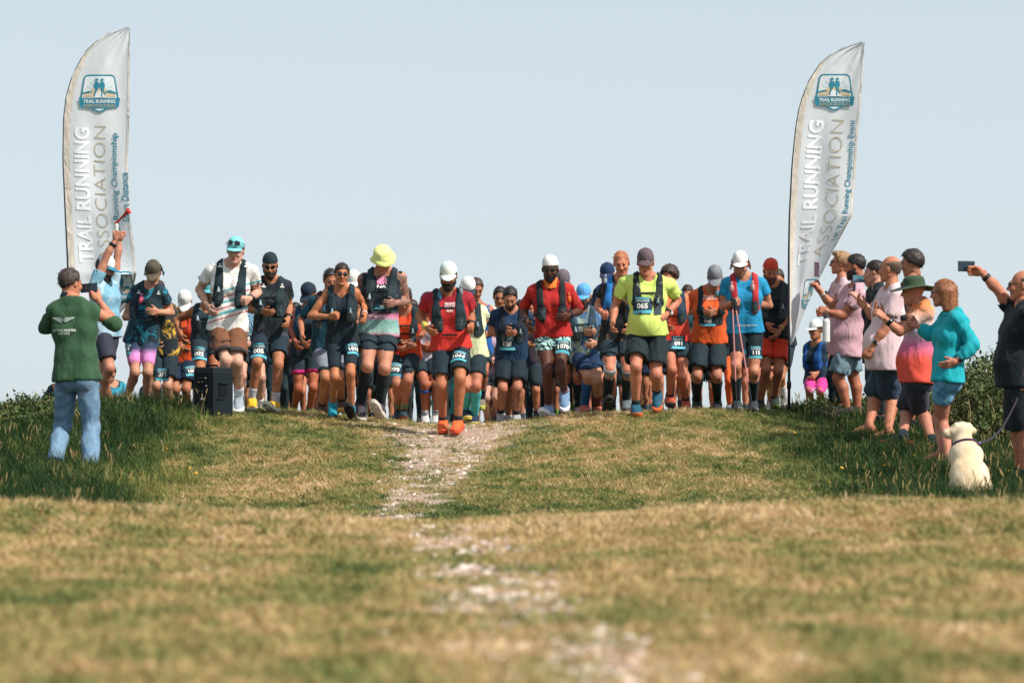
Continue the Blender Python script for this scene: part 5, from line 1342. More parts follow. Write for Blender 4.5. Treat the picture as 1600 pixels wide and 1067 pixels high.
p = Person('older fair-haired man in a black printed tee with a grey knee support', 36.4, 1.82, (971, 413), kp=dict(sa=(944, 444), sb=(994, 445), pe=(964, 534), ea=(934, 480), wa=(941, 492), eb=(992, 486), wb=(984, 510), ka=(953, 580), na=(948, 628), kb=(981, 582), nb=(978, 626)), lean=10, look=(-4, 20, -6), skinc=(214, 140, 108), hairc=(170, 108, 72), hands=('fist', 'relax'), feet=((-24, 6), (16, 0)), group=RUN)
p.shirt(fab((30, 34, 38), ('ink', (170, 120, 84), 13, .60)), .6, hem=.10); p.shorts(fab(BLK), .62); p.vest(fab((40, 120, 190)), low=.15, straps=(), inner=1.5, wide=1.05, flasks=[(946, 440, (160, 170, 176))]); p.hair('crop'); p.kneeband('a', fab((150, 152, 156)), .02, .05, 'knee_support'); p.kneeband('b', fab((110, 114, 118)), .02, .05, 'knee_support'); socks(p, (22, 34, 40), .78); p.shoes((96, 104, 112), (50, 54, 58), (180, 150, 110))

p = Person('man in a fluorescent yellow tee with bib 065 and brown cap, striding', 34.4, 1.82, (1008.6, 411), kp=dict(sa=(972, 437), sb=(1052, 442), pe=(1011, 524), ea=(961, 478.7), wa=(957, 505), eb=(1059, 470.5), wb=(1040, 494), ka=(993.5, 574), na=(993.5, 633), kb=(1025, 586), nb=(1027, 611)), belly=.55, bulk=1.07, lean=6, look=(-4, 14, 0), skinc=(210, 140, 108), hairc=(150, 130, 110), feet=((12, 4), (48, -4)), hands=('relax', 'fist'), group=RUN)
p.shirt(fab((206, 224, 116)), .62, hem=.0, folds=.008); p.shorts(fab((24, 38, 42)), .80, flare=.035, folds=.009); p.vest(fab((34, 42, 44), ('noise', (120, 124, 96), 16, .62)), low=.27, straps=(.42, .33), wide=.98, inner=1.1, back=.04); p.cap(fab((98, 82, 86)), fab((92, 74, 78))); p.hair('short'); p.bib('065', 1004, 478, .20, .165); p.watch('b', face=(210, 210, 210), w=.034); socks(p, (36, 44, 48), .16); p.shoes((30, 86, 110), (190, 96, 50), (40, 120, 140))

p = Person('bib 091 runner with curly dark hair and a coral tee', 36.6, 1.72, (1046, 434), kp=dict(sa=(1028, 462), sb=(1071, 463), pe=(1052, 532), eb=(1071, 492), wb=(1046, 509), ea=(1030, 494), wa=(1040, 508), ka=(1050, 578), na=(1046, 620), kb=(1066, 588), nb=(1072, 626)), look=(-30, 20, 0), lean=8, skinc=(206, 130, 98), hairc=(58, 42, 36), fem=1, group=RUN)
p.shirt(fab((232, 120, 80), ('grad', [(.85, (214, 66, 50)), (1.05, (226, 88, 60)), (1.25, (236, 130, 92)), (1.45, (240, 150, 110))])), .5, hem=.02); p.shorts(fab(BLK), .55); p.vest(fab((40, 60, 76)), low=.22); p.hair('curly'); p.bib('091', 1060, 537, .15, .14); socks(p, BLK, .15); p.shoes((200, 90, 66), (50, 46, 50))

p = Person('runner with walking pole strap seen between the coral tee and the orange tee', 40.6, None, (1062, 482), look=(0, 15, 0), skinc=RED, group=RUN)
p.shirt(fab((80, 170, 190)), .55); p.shorts(fab((24, 40, 56)), .62); p.hair('short'); p.shoes((150, 160, 170), (200, 200, 200))

p = Person('bib 045 runner in an orange charity tee and grey cap, reading the watch', 37.4, 1.76, (1117, 438), pose='watch', kp=dict(sa=(1081, 463), sb=(1140, 461), pe=(1108, 540), ea=(1075, 490), wa=(1101, 492), eb=(1140, 493), wb=(1117, 494), ka=(1089, 592), na=(1089, 630), kb=(1120, 592), nb=(1121, 630)), lean=12, look=(-4, 34, 0), hf=.09, skinc=(206, 142, 110), hairc=(70, 56, 46), bulk=1.04, group=RUN)
p.shirt(fab((232, 98, 44)), .6, hem=.0, folds=.008); p.shorts(fab(BLK), .84, flare=.035); p.vest(fab(BLK), low=.3, inner=1.5, straps=(), flasks=[(1120, 462, (90, 140, 150))]); p.cap(fab((124, 128, 134)), fab((120, 124, 130))); p.hair('short'); p.bib('045', 1106, 505, .17, .12)
fn = p.patch(1109, 472, .14, .08)
for i, tx in enumerate(('MUSCULAR', 'DYSTROPHY')): fn and p.print_text(fn, tx, 0, .03 - i * .03, .022, fab((236, 220, 204)), p.shirt_o, bold=.03)
p.watch('b', (180, 160, 130)); socks(p, (22, 34, 40), .82); p.shoes((40, 44, 48), (60, 60, 60))

p = Person('runner with orange leggings behind the bib 045 runner', 40.8, None, (1128, 482), look=(0, 20, 0), skinc=RED, group=RUN)
p.shirt(fab(BLK), .6); p.shorts(fab((226, 100, 50)), 1.95, tight=True, name='leggings'); p.hair('short'); p.shoes((130, 134, 140), (160, 160, 160))

p = Person('runner in a bright blue tee and white sun cap leaning on two poles', 36.4, 1.80, (1156.5, 411), pose='watch', kp=dict(sa=(1131, 436), sb=(1194, 436), pe=(1165, 518), ea=(1129, 477), wa=(1145, 472), eb=(1202, 475), wb=(1168, 471), ka=(1150, 570), na=(1151, 624), kb=(1178, 578), nb=(1177, 624)), lean=8, look=(-6, 20, 0), skinc=(210, 146, 112), bulk=1.04, hands=('fist', 'fist'), group=RUN)
p.shirt(fab((34, 140, 186)), .5, hem=.0, off=.009, loose=.006); p.shorts(fab((18, 32, 40)), .68, tight=True); p.vest(fab((178, 46, 50)), low=.20, inner=1.35, wide=.9, straps=(), flasks=[(1143, 447, (190, 150, 150)), (1176, 446, (190, 150, 150))]); p.cap(fab((228, 224, 220)), fab((222, 220, 216)), flap=fab((220, 214, 216)), tilt=0); p.glasses(); p.hair('stubble', (120, 90, 70)); p.bib('115', 1182, 548, .15, .13); p.watch('b', w=.02); p.watch('b', w=.016, at=.12, dial=False, name='wristband')
fn = p.patch(1166, 506, .22, .03); fn and p.print_text(fn, 'COMPRESSPORT MAX', 0, 0, .018, fab((200, 206, 208)), p.shorts_o)
socks(p, (20, 34, 40), .70); p.shoes((50, 60, 64), (110, 110, 110))
POLE = p

p = Person('bearded runner in a backward red cap and red shorts', 37.6, 1.76, (1204, 421), kp=dict(sa=(1184, 446), sb=(1232, 447), pe=(1207, 525), ea=(1188, 482), wa=(1200, 505), eb=(1232, 490), wb=(1217, 516), ka=(1197, 576), na=(1188, 626), kb=(1216, 578), nb=(1211, 620)), look=(6, 26, 0), skinc=(196, 128, 94), hairc=(90, 56, 36), lean=8, group=RUN)
p.shirt(fab((28, 38, 44)), .55, hem=.04); p.shorts(fab((214, 62, 40)), .72, flare=.025); p.vest(fab((50, 56, 66)), low=.2); p.cap(fab((206, 70, 48)), fab((206, 70, 48)), back=True, tilt=-4); p.hair('beard', (84, 52, 36)); p.watch('b', (190, 160, 100), w=.014, dial=False); socks(p, BLK, .1); p.shoes((40, 52, 40), (120, 130, 60))

p = Person('runner in dark shorts and one tall white sock at the end of the pack', 38.6, 1.78, (1214, 436), kp=dict(sa=(1196, 462), sb=(1236, 460), pe=(1217, 540), eb=(1236, 505), wb=(1227, 534), kb=(1219, 588), nb=(1226, 628), ka=(1205, 590), na=(1204, 626)), look=(0, 20, 0), skinc=TAN, group=RUN)
p.shirt(fab(BLK), .55, hem=.0); p.shorts(fab((28, 44, 54)), .70); p.hair('short'); p.sock('b', fab((214, 208, 206)), .7); p.watch('b'); p.shoes((190, 190, 190), (210, 210, 206))

p = Person('bib 079 runner in yellow and black behind the olive cap', 38.8, 1.70, (247, 456), kp=dict(sa=(232, 482), sb=(272, 480), pe=(255, 552), eb=(276, 508), wb=(262, 534), ka=(244, 604), na=(246, 645), kb=(262, 604), nb=(262, 645)), look=(8, 26, 0), skinc=FAIR, group=RUN)
p.shirt(fab((206, 164, 60), ('noise', (34, 44, 50), 6, .44)), .4, hem=.04); p.shorts(fab(BLK), .78); p.hair('short'); p.bib('079', 254, 586, .15, .14); socks(p, BLK, .3); p.shoes((120, 100, 80), (180, 180, 176))

for (hx, hy, dd, lab, c1, c2, sk_, ln) in (
        (462, 492, 41.2, 'runner glimpsed between the yellow shoes and the magenta hems', (40, 84, 150), BLK, RED, .6),
        (552, 447, 40.2, 'runner in a white cap glimpsed between woman and bucket hat', (170, 176, 186), BLK2, TAN, .7),
        (574, 486, 41.4, 'runner in black leggings deep behind the bucket hat', (30, 90, 120), BLK, RED, 1.9),
        (604, 492, 42.0, 'runner in grey shorts deep behind the bucket hat', (180, 60, 60), (90, 96, 104), TAN, .6),
        (692, 480, 41.0, 'runner in teal tights deep behind the lead runner', (34, 60, 80), (60, 170, 176), PALE, 1.9),
        (814, 488, 41.2, 'runner with pale lilac leggings behind the navy tee', (40, 70, 90), (130, 100, 120), RED, 1.9),
        (850, 474, 39.6, 'runner in loose black shorts between navy tee and red top', (28, 60, 90), BLK, TAN, .8),
        (990, 478, 40.8, 'runner deep in the pack behind the yellow tee', (60, 60, 70), BLK, RED, .7),
        (1020, 480, 39.8, 'runner in a grey tee hidden by the yellow tee', (120, 124, 130), (30, 44, 70), TAN, .8),
        (1176, 472, 41.0, 'runner hidden behind the bright blue tee', (60, 150, 180), BLK, RED, .6),
        (360, 484, 41.4, 'runner deep in the pack behind the loudspeaker', (50, 120, 180), BLK, RED, .5),
        (398, 500, 42.6, 'runner in dark shorts third deep behind the yellow shoes', (90, 40, 50), BLK, TAN, .7),
        (434, 498, 40.6, 'runner in black leggings third deep behind the yellow shoes', (30, 60, 70), BLK, RED, 1.9),
        (500, 500, 41.8, 'runner in black shorts third deep behind the teal sleeve', (120, 60, 50), BLK, RED, .7),
        (536, 496, 42.6, 'runner in navy shorts third deep behind the woman in black', (60, 70, 90), NAVY, TAN, .75),
        (622, 500, 41.2, 'runner in black shorts third deep behind bib 099', (40, 70, 90), BLK, RED, .8),
        (650, 498, 42.4, 'runner in dark leggings third deep behind the lilac tee', (70, 40, 60), BLK2, TAN, 1.9),
        (716, 496, 42.6, 'runner in black shorts third deep behind the lead runner', (60, 60, 64), BLK, RED, .7),
        (756, 500, 42.2, 'runner in dark shorts third deep behind the tan cap', (30, 60, 90), BLK, TAN, .8),
        (796, 502, 42.8, 'runner in black leggings third deep behind bib 120', (50, 50, 60), BLK, RED, 1.9),
        (866, 496, 42.0, 'runner in dark shorts third deep behind the patterned shorts', (46, 70, 60), BLK, TAN, .8),
        (918, 500, 41.6, 'runner in black leggings third deep behind the blue cap', (70, 60, 50), BLK, RED, 1.9),
        (962, 496, 42.4, 'runner in dark shorts third deep behind the knee supports', (40, 40, 60), BLK, TAN, .8),
        (1102, 500, 42.0, 'runner in dark shorts third deep behind the orange tee', (60, 80, 90), BLK, RED, .8),
        (1154, 498, 42.4, 'runner in dark shorts third deep behind the poles', (40, 50, 60), BLK, TAN, .8),
        (384, 496, 39.4, 'runner in long dark shorts between striped tee and yellow shoes', (40, 60, 80), BLK, RED, .98),
        (446, 506, 39.8, 'runner in dark leggings beside the magenta hems', (60, 40, 50), BLK2, TAN, 1.9),
        (508, 508, 39.6, 'runner in long black shorts behind the grey shorts', (36, 60, 66), BLK, RED, .98),
        (556, 506, 39.2, 'runner in dark leggings between the woman and the long black socks', (50, 60, 70), BLK, TAN, 1.9),
        (586, 510, 40.4, 'runner in long black shorts behind the long black socks', (70, 50, 60), BLK, RED, .98),
        (644, 510, 39.8, 'runner in black leggings beside the blue knee strap', (44, 56, 70), BLK, TAN, 1.9),
        (678, 508, 40.0, 'runner in long dark shorts between knee strap and lead runner', (60, 60, 70), NAVY, RED, .98),
        (708, 506, 39.4, 'runner in black leggings right behind the lead runner', (40, 50, 60), BLK, TAN, 1.9),
        (772, 510, 40.6, 'runner in black leggings behind the lilac top', (40, 50, 60), BLK, RED, 1.9),
        (826, 506, 39.2, 'runner in long black shorts right of bib 120', (60, 50, 60), BLK, TAN, .98),
        (838, 510, 40.6, 'runner in dark leggings left of the patterned shorts', (40, 46, 60), BLK2, RED, 1.9),
        (898, 508, 39.4, 'runner in black leggings between red top and blue cap', (40, 46, 60), BLK, TAN, 1.9),
        (930, 508, 39.6, 'runner in long dark shorts beside the blue compression sock', (30, 56, 80), NAVY, RED, .98),
        (968, 506, 39.0, 'runner in black leggings between the knee supports', (40, 46, 60), BLK, TAN, 1.9),
        (1002, 508, 40.2, 'runner in long black shorts between the yellow tee legs', (50, 46, 60), BLK, RED, .98),
        (1036, 506, 39.2, 'runner in black leggings behind the lifted blue shoe', (40, 46, 60), BLK, TAN, 1.9),
        (1074, 506, 39.2, 'runner in long dark shorts left of the orange tee', (40, 70, 80), BLK2, RED, .98),
        (318, 492, 41.8, 'runner in navy kit deep behind the loudspeaker', (36, 48, 66), NAVY, TAN, .8)):
    p = Person(lab, dd, None, (hx, hy), look=(0, 22, 0), skinc=sk_, res=.030, group=RUN, pose='run' if int(hx) % 2 else 'watch')
    p.shirt(fab(c1), .55); p.shorts(fab(c2), ln, tight=ln > 1, name='shorts' if ln < 1 else 'leggings')
    if 'white cap' in lab: p.cap(fab(WHITE), fab(WHITE))
    else: p.hair('short', (48, 36, 30))
    socks(p, (60, 70, 76), .3); p.shoes((100, 108, 116), (190, 190, 186))
# ------------------------------------------------------------------ spectators
SPR = 'spectators on the right bank'
# green sweatshirt, seen from behind, filming
p = Person('man in a green sweatshirt and jeans filming, seen from behind', 29.4, 1.84, (110, 448), phi=163, pose='stand', kp=dict(sa=(153, 487), sb=(78, 484), pe=(120, 595), ea=(180, 512, .35), wa=(154, 474, .6), eb=(72, 516, .3), wb=(100, 482, 1), ka=(142, 674), na=(141, 736), kb=(97, 671), nb=(86, 729)), lean=1, look=(-20, 4, 0), hf=.05, skinc=(206, 140, 108), hairc=(62, 50, 44), bulk=1.0, feet=((0, 8), (0, -8)), hands=('grip', 'grip'), thumb=((np.array([-.6, 0, .5]), np.array([-.45, .2, 1.0])), None))
p.shirt(fab((50, 82, 56)), 1.22, off=.014, hem=.03, folds=.010, loose=.012, name='sweatshirt', neck='high'); p.shorts(fab((112, 142, 166), ('noise', (98, 128, 154), 4, .50)), 1.97, off=.006, folds=.008, flare=.004, name='jeans'); p.gaiter(fab((26, 40, 56)), .066, 'neck_buff', .53); p.hair('short', (62, 50, 44))
fn = p.patch(99, 506, .22, .07)
if fn:   # winged badge: two swept wings and a centre bar, with feather lines left open
    for sx in (-1, 1):
        for k in range(4):
            y0 = .020 - k * .011; x1 = .105 - k * .018
            P_ = [fn(sx * a, b, .006) for a, b in ((.014, y0 + .002), (x1, y0 + .010), (x1 - .010, y0 + .001), (.014, y0 - .006))]
            p.part('printed_wing', P_, [(0, 1, 2, 3) if sx < 0 else (3, 2, 1, 0)], fab((164, 172, 168)), parent=p.shirt_o, smooth=False)
    p.print_text(fn, 'ASTON MARTIN', 0, 0, .012, fab((170, 176, 172)), p.shirt_o, .008, .02, cond=.55)
fn = p.patch(100, 524, .20, .05)
if fn: p.print_text(fn, 'ASTON MARTIN', 0, .014, .021, fab((206, 208, 202)), p.shirt_o, bold=.03); p.print_text(fn, 'RACING', 0, -.014, .021, fab((206, 208, 202)), p.shirt_o, bold=.03)
p.shoes((60, 62, 66), (90, 90, 90)); GREEN = p

p = Person('bearded man in a white and teal cap holding an air horn up', 36.6, 1.80, (164, 424), phi=62, pose='stand', kp=dict(sa=(146, 449), sb=(178, 448), pe=(166, 524), ea=(167, 404, 0), wa=(180, 379, 0), eb=(184, 402, .3), wb=(187, 380, 0), ka=(171, 580), na=(160, 632), kb=(160, 582), nb=(172, 634)), lean=0, look=(8, 22, 0), skinc=(208, 146, 116), hairc=(40, 32, 28), hands=('fist', 'fist'), thumb=(np.array([.3, -.3, 1.0]), np.array([.3, -.3, 1.0])))
p.shirt(fab((168, 196, 210), ('noise', (118, 166, 188), 3, .5)), .5, hem=.06); p.shorts(fab((48, 52, 66)), .78); p.cap(fab((216, 218, 216), ('noise', (44, 132, 160), 4, .62)), fab((44, 120, 150)), tilt=2); p.hair('beard', (50, 38, 32)); p.hair('short'); p.watch('a', w=.034); socks(p, (200, 200, 200), .1); p.shoes((90, 90, 94), (200, 200, 200)); HORN = p

# right bank, far to near
def prof(label, d, H, head, kp, **k):
    k.setdefault('phi', -104); k.setdefault('pose', 'stand'); k.setdefault('lean', 2); k.setdefault('feet', ((0, 0), (0, 0))); k.setdefault('group', SPR)
    return Person(label, d, H, head, kp=kp, **k)
p = prof('woman with short fair hair and glasses holding a phone upright', 36.9, 1.72, (1313, 408), dict(sa=(1306, 444), sb=(1322, 446), pe=(1312, 535), eb=(1300, 474, 0), wb=(1282, 450, 0), ea=(1296, 472, 0), wa=(1280, 452, 0), kb=(1308, 584), nb=(1314, 632), ka=(1300, 584), na=(1302, 632)), fem=1, skinc=(204, 138, 106), hairc=(150, 118, 84), look=(10, -2, 0), bulk=1.02, hands=('grip', 'grip'))
p.shirt(fab((206, 172, 178)), .55, hem=.08); p.shorts(fab(BLK), 1.9, tight=True, name='leggings'); p.hair('swept'); p.glasses((40, 30, 26), wrap=False); p.watch('b', (190, 190, 186)); p.shoes((60, 60, 64), (120, 120, 120)); PH1 = p
p = prof('dark-haired man in a dusty pink tee with arms folded over a flask', 36.4, 1.82, (1336, 407), dict(sa=(1326, 444), sb=(1344, 452), pe=(1325, 537), eb=(1316, 484, 0), wb=(1294, 478, 0), ea=(1306, 480, 0), wa=(1290, 480, 0), kb=(1310, 582), nb=(1324, 630), ka=(1334, 580), na=(1340, 630)), skinc=(196, 126, 94), hairc=(34, 28, 28), belly=.55, bulk=1.12, hands=('fist', 'fist'), feet=((0, 0), (0, 10)))
p.shirt(fab((196, 154, 164)), .58, hem=.07, folds=.010, off=.016); p.shorts(fab((112, 134, 146)), .86, flare=.03, folds=.010); p.hair('short'); p.hair('beard', (44, 34, 32)); p.shoes((70, 66, 62), (120, 110, 100)); FLASK = p
p = prof('dark-haired person in black with two phones raised, half hidden', 35.4, 1.72, (1366, 418), dict(sa=(1362, 450), sb=(1376, 452), pe=(1368, 546), eb=(1362, 482, 0), wb=(1341, 459, 0), ea=(1374, 470, 0), wa=(1358, 440, 0), kb=(1362, 600), nb=(1366, 646), ka=(1374, 600), na=(1378, 646)), skinc=(214, 160, 136), hairc=(40, 30, 30), hands=('grip', 'grip'), fem=1)
p.shirt(fab((24, 32, 40)), .5, hem=.08); p.shorts(fab(BLK), 1.9, tight=True, name='leggings'); p.hair('tied'); p.shoes((50, 50, 54), (90, 90, 90)); PH2 = p
p = prof('bald man in a pale pink tee and navy shorts, hand hanging', 33.4, 1.84, (1391, 425), dict(sa=(1380, 466), sb=(1402, 466), pe=(1386, 572), eb=(1384, 518, 0), wb=(1362, 548, 0), ea=(1366, 500, 0), wa=(1352, 486, 0), kb=(1392, 622), nb=(1388, 676), ka=(1366, 620), na=(1358, 668)), skinc=(206, 138, 104), hairc=(90, 74, 62), belly=.85, bulk=1.14, phi=-112, bare=True, hands=('relax', 'grip'), look=(-6, 0, 0), feet=((0, 0), (0, 6)))
p.shirt(fab((218, 190, 194)), .62, hem=.06, folds=.009, off=.018); p.shorts(fab((52, 72, 94)), .98, flare=.035, folds=.009); p.hair('ring'); p.watch('b', (150, 150, 150)); p.sandals((60, 46, 40))
p = prof('person with curly dark hair behind the bald man', 34.8, 1.84, (1424, 412), dict(pe=(1418, 560), sa=(1412, 452), sb=(1430, 452), kb=(1412, 610), nb=(1412, 660), ka=(1420, 610), na=(1424, 660), eb=(1420, 500, 0), wb=(1404, 530, 0)), skinc=(190, 130, 100), hairc=(44, 34, 34), phi=-100)
p.shirt(fab((60, 52, 70)), .55); p.shorts(fab((34, 44, 54)), .9); p.hair('curly', (48, 38, 38)); p.shoes((40, 42, 46), (60, 60, 60))
p = prof('person in a wide green sun hat and orange-to-pink dyed tee', 32.2, 1.80, (1427, 452), dict(sa=(1432, 486), sb=(1448, 482), pe=(1434, 590), eb=(1406, 516, 0), wb=(1382, 494, 0), ea=(1404, 512, 0), wa=(1380, 490, 0), kb=(1438, 636), nb=(1456, 686), ka=(1416, 634), na=(1410, 678)), skinc=(208, 142, 112), hairc=(70, 54, 46), phi=-110, belly=.4, bulk=1.06, hands=('relax', 'grip'), look=(-4, 4, 0), feet=((0, 0), (0, 14)))
p.shirt(fab((230, 120, 70), ('grad', [(.86, (226, 84, 66)), (1.0, (206, 110, 150)), (1.14, (206, 190, 206)), (1.24, (224, 188, 170)), (1.36, (234, 140, 84)), (1.5, (230, 116, 62))])), .62, hem=.03, folds=.009, off=.016); p.shorts(fab((58, 60, 76)), .98, flare=.03, folds=.009); p.hat(fab((58, 76, 54)), fab((62, 82, 58)), .20, .02, -2); p.watch('b', w=.04, face=(20, 50, 62)); socks(p, BLK, .14); p.shoes((44, 40, 42), (190, 70, 40))
p = prof('woman in a turquoise hoodie and denim shorts holding a small camera', 30.6, 1.72, (1473, 459), dict(sa=(1476, 500), sb=(1497, 500), pe=(1479, 596), eb=(1520, 540, 0), wb=(1494, 567, -.3), ea=(1456, 524, 0), wa=(1432, 510, 0), kb=(1472, 660), nb=(1481, 716), ka=(1466, 654), na=(1472, 706)), fem=1, skinc=(206, 138, 112), hairc=(136, 86, 52), phi=-108, bare=True, hands=('grip', 'flat'), thumb=(None, (np.array([0, -.4, 1.0]), np.array([-1.0, -.1, -.3]))), feet=((0, 0), (0, -4)), look=(-6, 4, 0))
p.shirt(fab((20, 160, 172)), 1.82, off=.020, hem=.02, folds=.010, loose=.014, name='hoodie', neck='high'); p.shorts(fab((104, 154, 186), ('noise', (70, 120, 160), 5, .55)), .52, off=.010, flare=.014, hemmat=fab((96, 146, 180))); p.hair('long'); p.glasses((30, 26, 26), wrap=False)
f = Field(p._t(0, 0, .55) - .24, p._t(0, 0, .55) + .24, .011)
for e in (-1, 1): f.cone(p._t(e * .03, -.12, .49), p._t(e * .085, -.03, .575), .052, .034, .03); f.cone(p._t(e * .085, -.03, .575), p._t(e * .045, .075, .545), .034, .026, .03)
f.folds(.006, 4, .06); V_, Q_ = f.mesh(); p.part('hood', V_, Q_, fab((20, 160, 172)), parent=p.shirt_o)
p.watch('b', (190, 180, 170), w=.016, at=.04); p.sandals((120, 84, 64)); CAMW = p
p = prof('bald man in black with glasses raising a phone at the right edge', 28.4, 1.84, (1597, 448), dict(sa=(1583, 488), sb=(1606, 492), pe=(1590, 598), ea=(1560, 455, 0), wa=(1533, 427, 0), eb=(1612, 556, 0), wb=(1596, 606, 0), kb=(1600, 680), nb=(1602, 748), ka=(1592, 680), na=(1594, 744)), skinc=(204, 134, 102), hairc=(70, 58, 52), phi=-98, bulk=1.12, belly=.4, hands=('grip', 'fist'), look=(0, 0, 0), thumb=((np.array([0, -.2, 1.0]), np.array([-1.0, 0, .12])), None))
p.shirt(fab((16, 28, 34)), .55, off=.016, folds=.010, hem=.05); p.shorts(fab((18, 28, 34)), .94, flare=.03); p.hair('ring', (60, 50, 46)); p.glasses((60, 60, 62), wrap=False); p.watch('a', w=.034, face=(20, 40, 50)); socks(p, BLK, .2); p.shoes((40, 40, 44), (60, 60, 60)); EDGE = p
p = Person('seated woman in white cap and pink leggings with a blue running pack', 41.5, 1.64, (1275, 510), phi=-30, pose='watch', kp=dict(sa=(1259, 535), sb=(1291, 535), pe=(1277, 590), ea=(1258, 566), wa=(1268, 586), eb=(1294, 560), wb=(1276, 578), ka=(1265, 604, -1), na=(1263, 640), kb=(1282, 606, -1), nb=(1280, 642)), lean=8, fem=1, look=(-20, 4, 0), skinc=TAN, hairc=(70, 50, 40), bulk=.92)
p.shirt(fab((24, 48, 66)), .35); p.shorts(fab((214, 58, 140)), .98, tight=True, name='leggings'); p.vest(fab((28, 84, 150)), low=.14); p.cap(fab(WHITE), fab(WHITE)); p.glasses((30, 60, 70)); p.hair('tied'); p.shoes((90, 90, 96), (190, 190, 190))
fn = p.patch(1274, 604, .10, .08); fn and p.print_text(fn, 'X', 0, 0, .06, fab((226, 190, 210)), p.shorts_o, bold=.03)
p = Person('person in a teal and black jacket crouching behind the air horn man', 41.0, 1.70, (171, 583), phi=10, pose='watch', kp=dict(sa=(158, 602), sb=(192, 600), pe=(176, 646), ea=(156, 622), wa=(176, 622), eb=(198, 618), wb=(184, 620), ka=(166, 628, -1), na=(166, 662), kb=(188, 628, -1), nb=(188, 662)), lean=14, look=(10, 30, 0), skinc=FAIR)
p.shirt(fab((44, 140, 162), ('noise', (24, 36, 46), 3, .5)), 1.8, folds=.009, name='jacket'); p.shorts(fab((36, 60, 84)), 1.9, off=.012, name='trousers'); p.hair('short'); p.shoes((60, 60, 64), (100, 100, 100)); CROUCH = p
p = Person('person in dark clothes crouching at the far left behind the jeans', 40.6, 1.70, (97, 592), phi=-20, pose='stand', kp=dict(sa=(80, 612), sb=(108, 612), pe=(94, 648), ea=(68, 634), wa=(76, 648), eb=(114, 634), wb=(104, 650), ka=(82, 640, -1), na=(82, 666), kb=(104, 640, -1), nb=(104, 666)), lean=20, look=(-20, 30, 0), skinc=RED)
p.shirt(fab((26, 44, 50)), .6, folds=.009); p.shorts(fab((30, 40, 44)), 1.9, off=.012, name='trousers'); p.hair('short'); p.shoes((60, 60, 64), (100, 100, 100))
p = Person('crouching person with a blue bag behind the olive cap runner', 41.4, 1.68, (238, 588), phi=0, pose='watch', kp=dict(sa=(224, 606), sb=(256, 606), pe=(242, 648), ea=(228, 626), wa=(242, 632), eb=(262, 624), wb=(252, 630), ka=(232, 630, -1), na=(232, 662), kb=(252, 630, -1), nb=(252, 662)), lean=14, look=(0, 30, 0), skinc=TAN)
p.shirt(fab((40, 60, 70)), .6); p.shorts(fab((26, 50, 80)), 1.9, off=.012, name='trousers'); p.hair('short'); p.watch('b'); p.shoes((60, 60, 64), (100, 100, 100))
# ------------------------------------------------------------------ things held, worn loose or standing about
def rbox(c, ax, ay, az, sx, sy, sz, bev): return Geo().box((0, 0, 0), sx, sy, sz, bev=bev).xf(np.stack([unit(ax), unit(ay), unit(az)], 1), c)
def phone(p, px, py, i, w, h, nrm, label, screen=(30, 44, 52), case=(22, 24, 28), spin=0):
    """slab with case, screen and camera lens; w x h in metres, nrm = direction the screen faces"""
    c = p.world(W(px, py, p.hand_c[i][1])); n = unit(nrm); u = unit(np.array([0, 0, 1.0]) - n * n[2]); a, b = math.cos(rad(spin)), math.sin(rad(spin)); r_ = np.cross(u, n); r2, u2 = r_ * a + u * b, u * a - r_ * b
    parts = [('case', rbox(c, r2, u2, n, w, h, .010, .0035), plain(case, .45)), ('screen', rbox(c + n * .0052, r2, u2, n, w * .92, h * .94, .0016, .0006), plain(screen, .12, .6)),
             ('camera_lens', Geo().tube([c - n * .004 + u2 * h * .38 - r2 * w * .28, c - n * .007 + u2 * h * .38 - r2 * w * .28], [.007, .006], 10), plain((12, 14, 16), .15, .6))]
    return thing('smartphone', label, 'phone', parts, c)
phone(GREEN, 139, 455, 0, .155, .078, (-.2, -.95, .1), 'black phone held up by the man in green sweatshirt', spin=4)
phone(PH1, 1276, 418, 1, .080, .160, (.75, -.65, .05), 'dark purple phone held upright beside the right banner', (70, 44, 60), (96, 50, 66), spin=-4)
phone(PH2, 1341, 429, 0, .125, .078, (.15, -.98, .05), 'phone with a blue-grey screen held level by the person in black', (84, 128, 144), (30, 36, 44), spin=0)
phone(PH2, 1334, 446, 1, .030, .120, (.1, -1, 0), 'thin black phone seen almost edge-on below the blue screen', (20, 24, 30), (20, 22, 26), spin=-6)
phone(EDGE, 1510, 418, 0, .150, .088, (.25, -.96, .02), 'dark phone held high at the right edge', (20, 44, 56), (16, 22, 28))
def cam_small(p, px, py, i, label, c1, s=1.0):
    c = p.world(W(px, py, p.hand_c[i][1])); x, y, z = np.array([1., 0, 0]), np.array([0, 1., 0]), np.array([0, 0, 1.])
    parts = [('camera_body', rbox(c, x, y, z, .075 * s, .032 * s, .048 * s, .006), plain(c1, .4)), ('lens_barrel', Geo().tube([c - y * .012, c - y * .030, c - y * .034], [.017 * s, .016 * s, .012 * s], 12), plain((40, 42, 46), .35)),
             ('viewing_screen', rbox(c - x * .012 + y * .017, x, y, z, .045, .002, .034, .0008), plain((60, 90, 104), .15, .6)), ('shutter_button', Geo().tube([c + z * .024 * s + x * .02, c + z * .029 * s + x * .02], .006, 8), plain((150, 150, 150), .3))]
    return thing('compact_camera', label, 'camera', parts, c)
cam_small(CAMW, 1413, 498, 0, 'small black camera held out by the woman in turquoise', (24, 30, 36)); cam_small(CROUCH, 170, 629, 0, 'silver camera in the hands of the crouching person', (170, 174, 176))
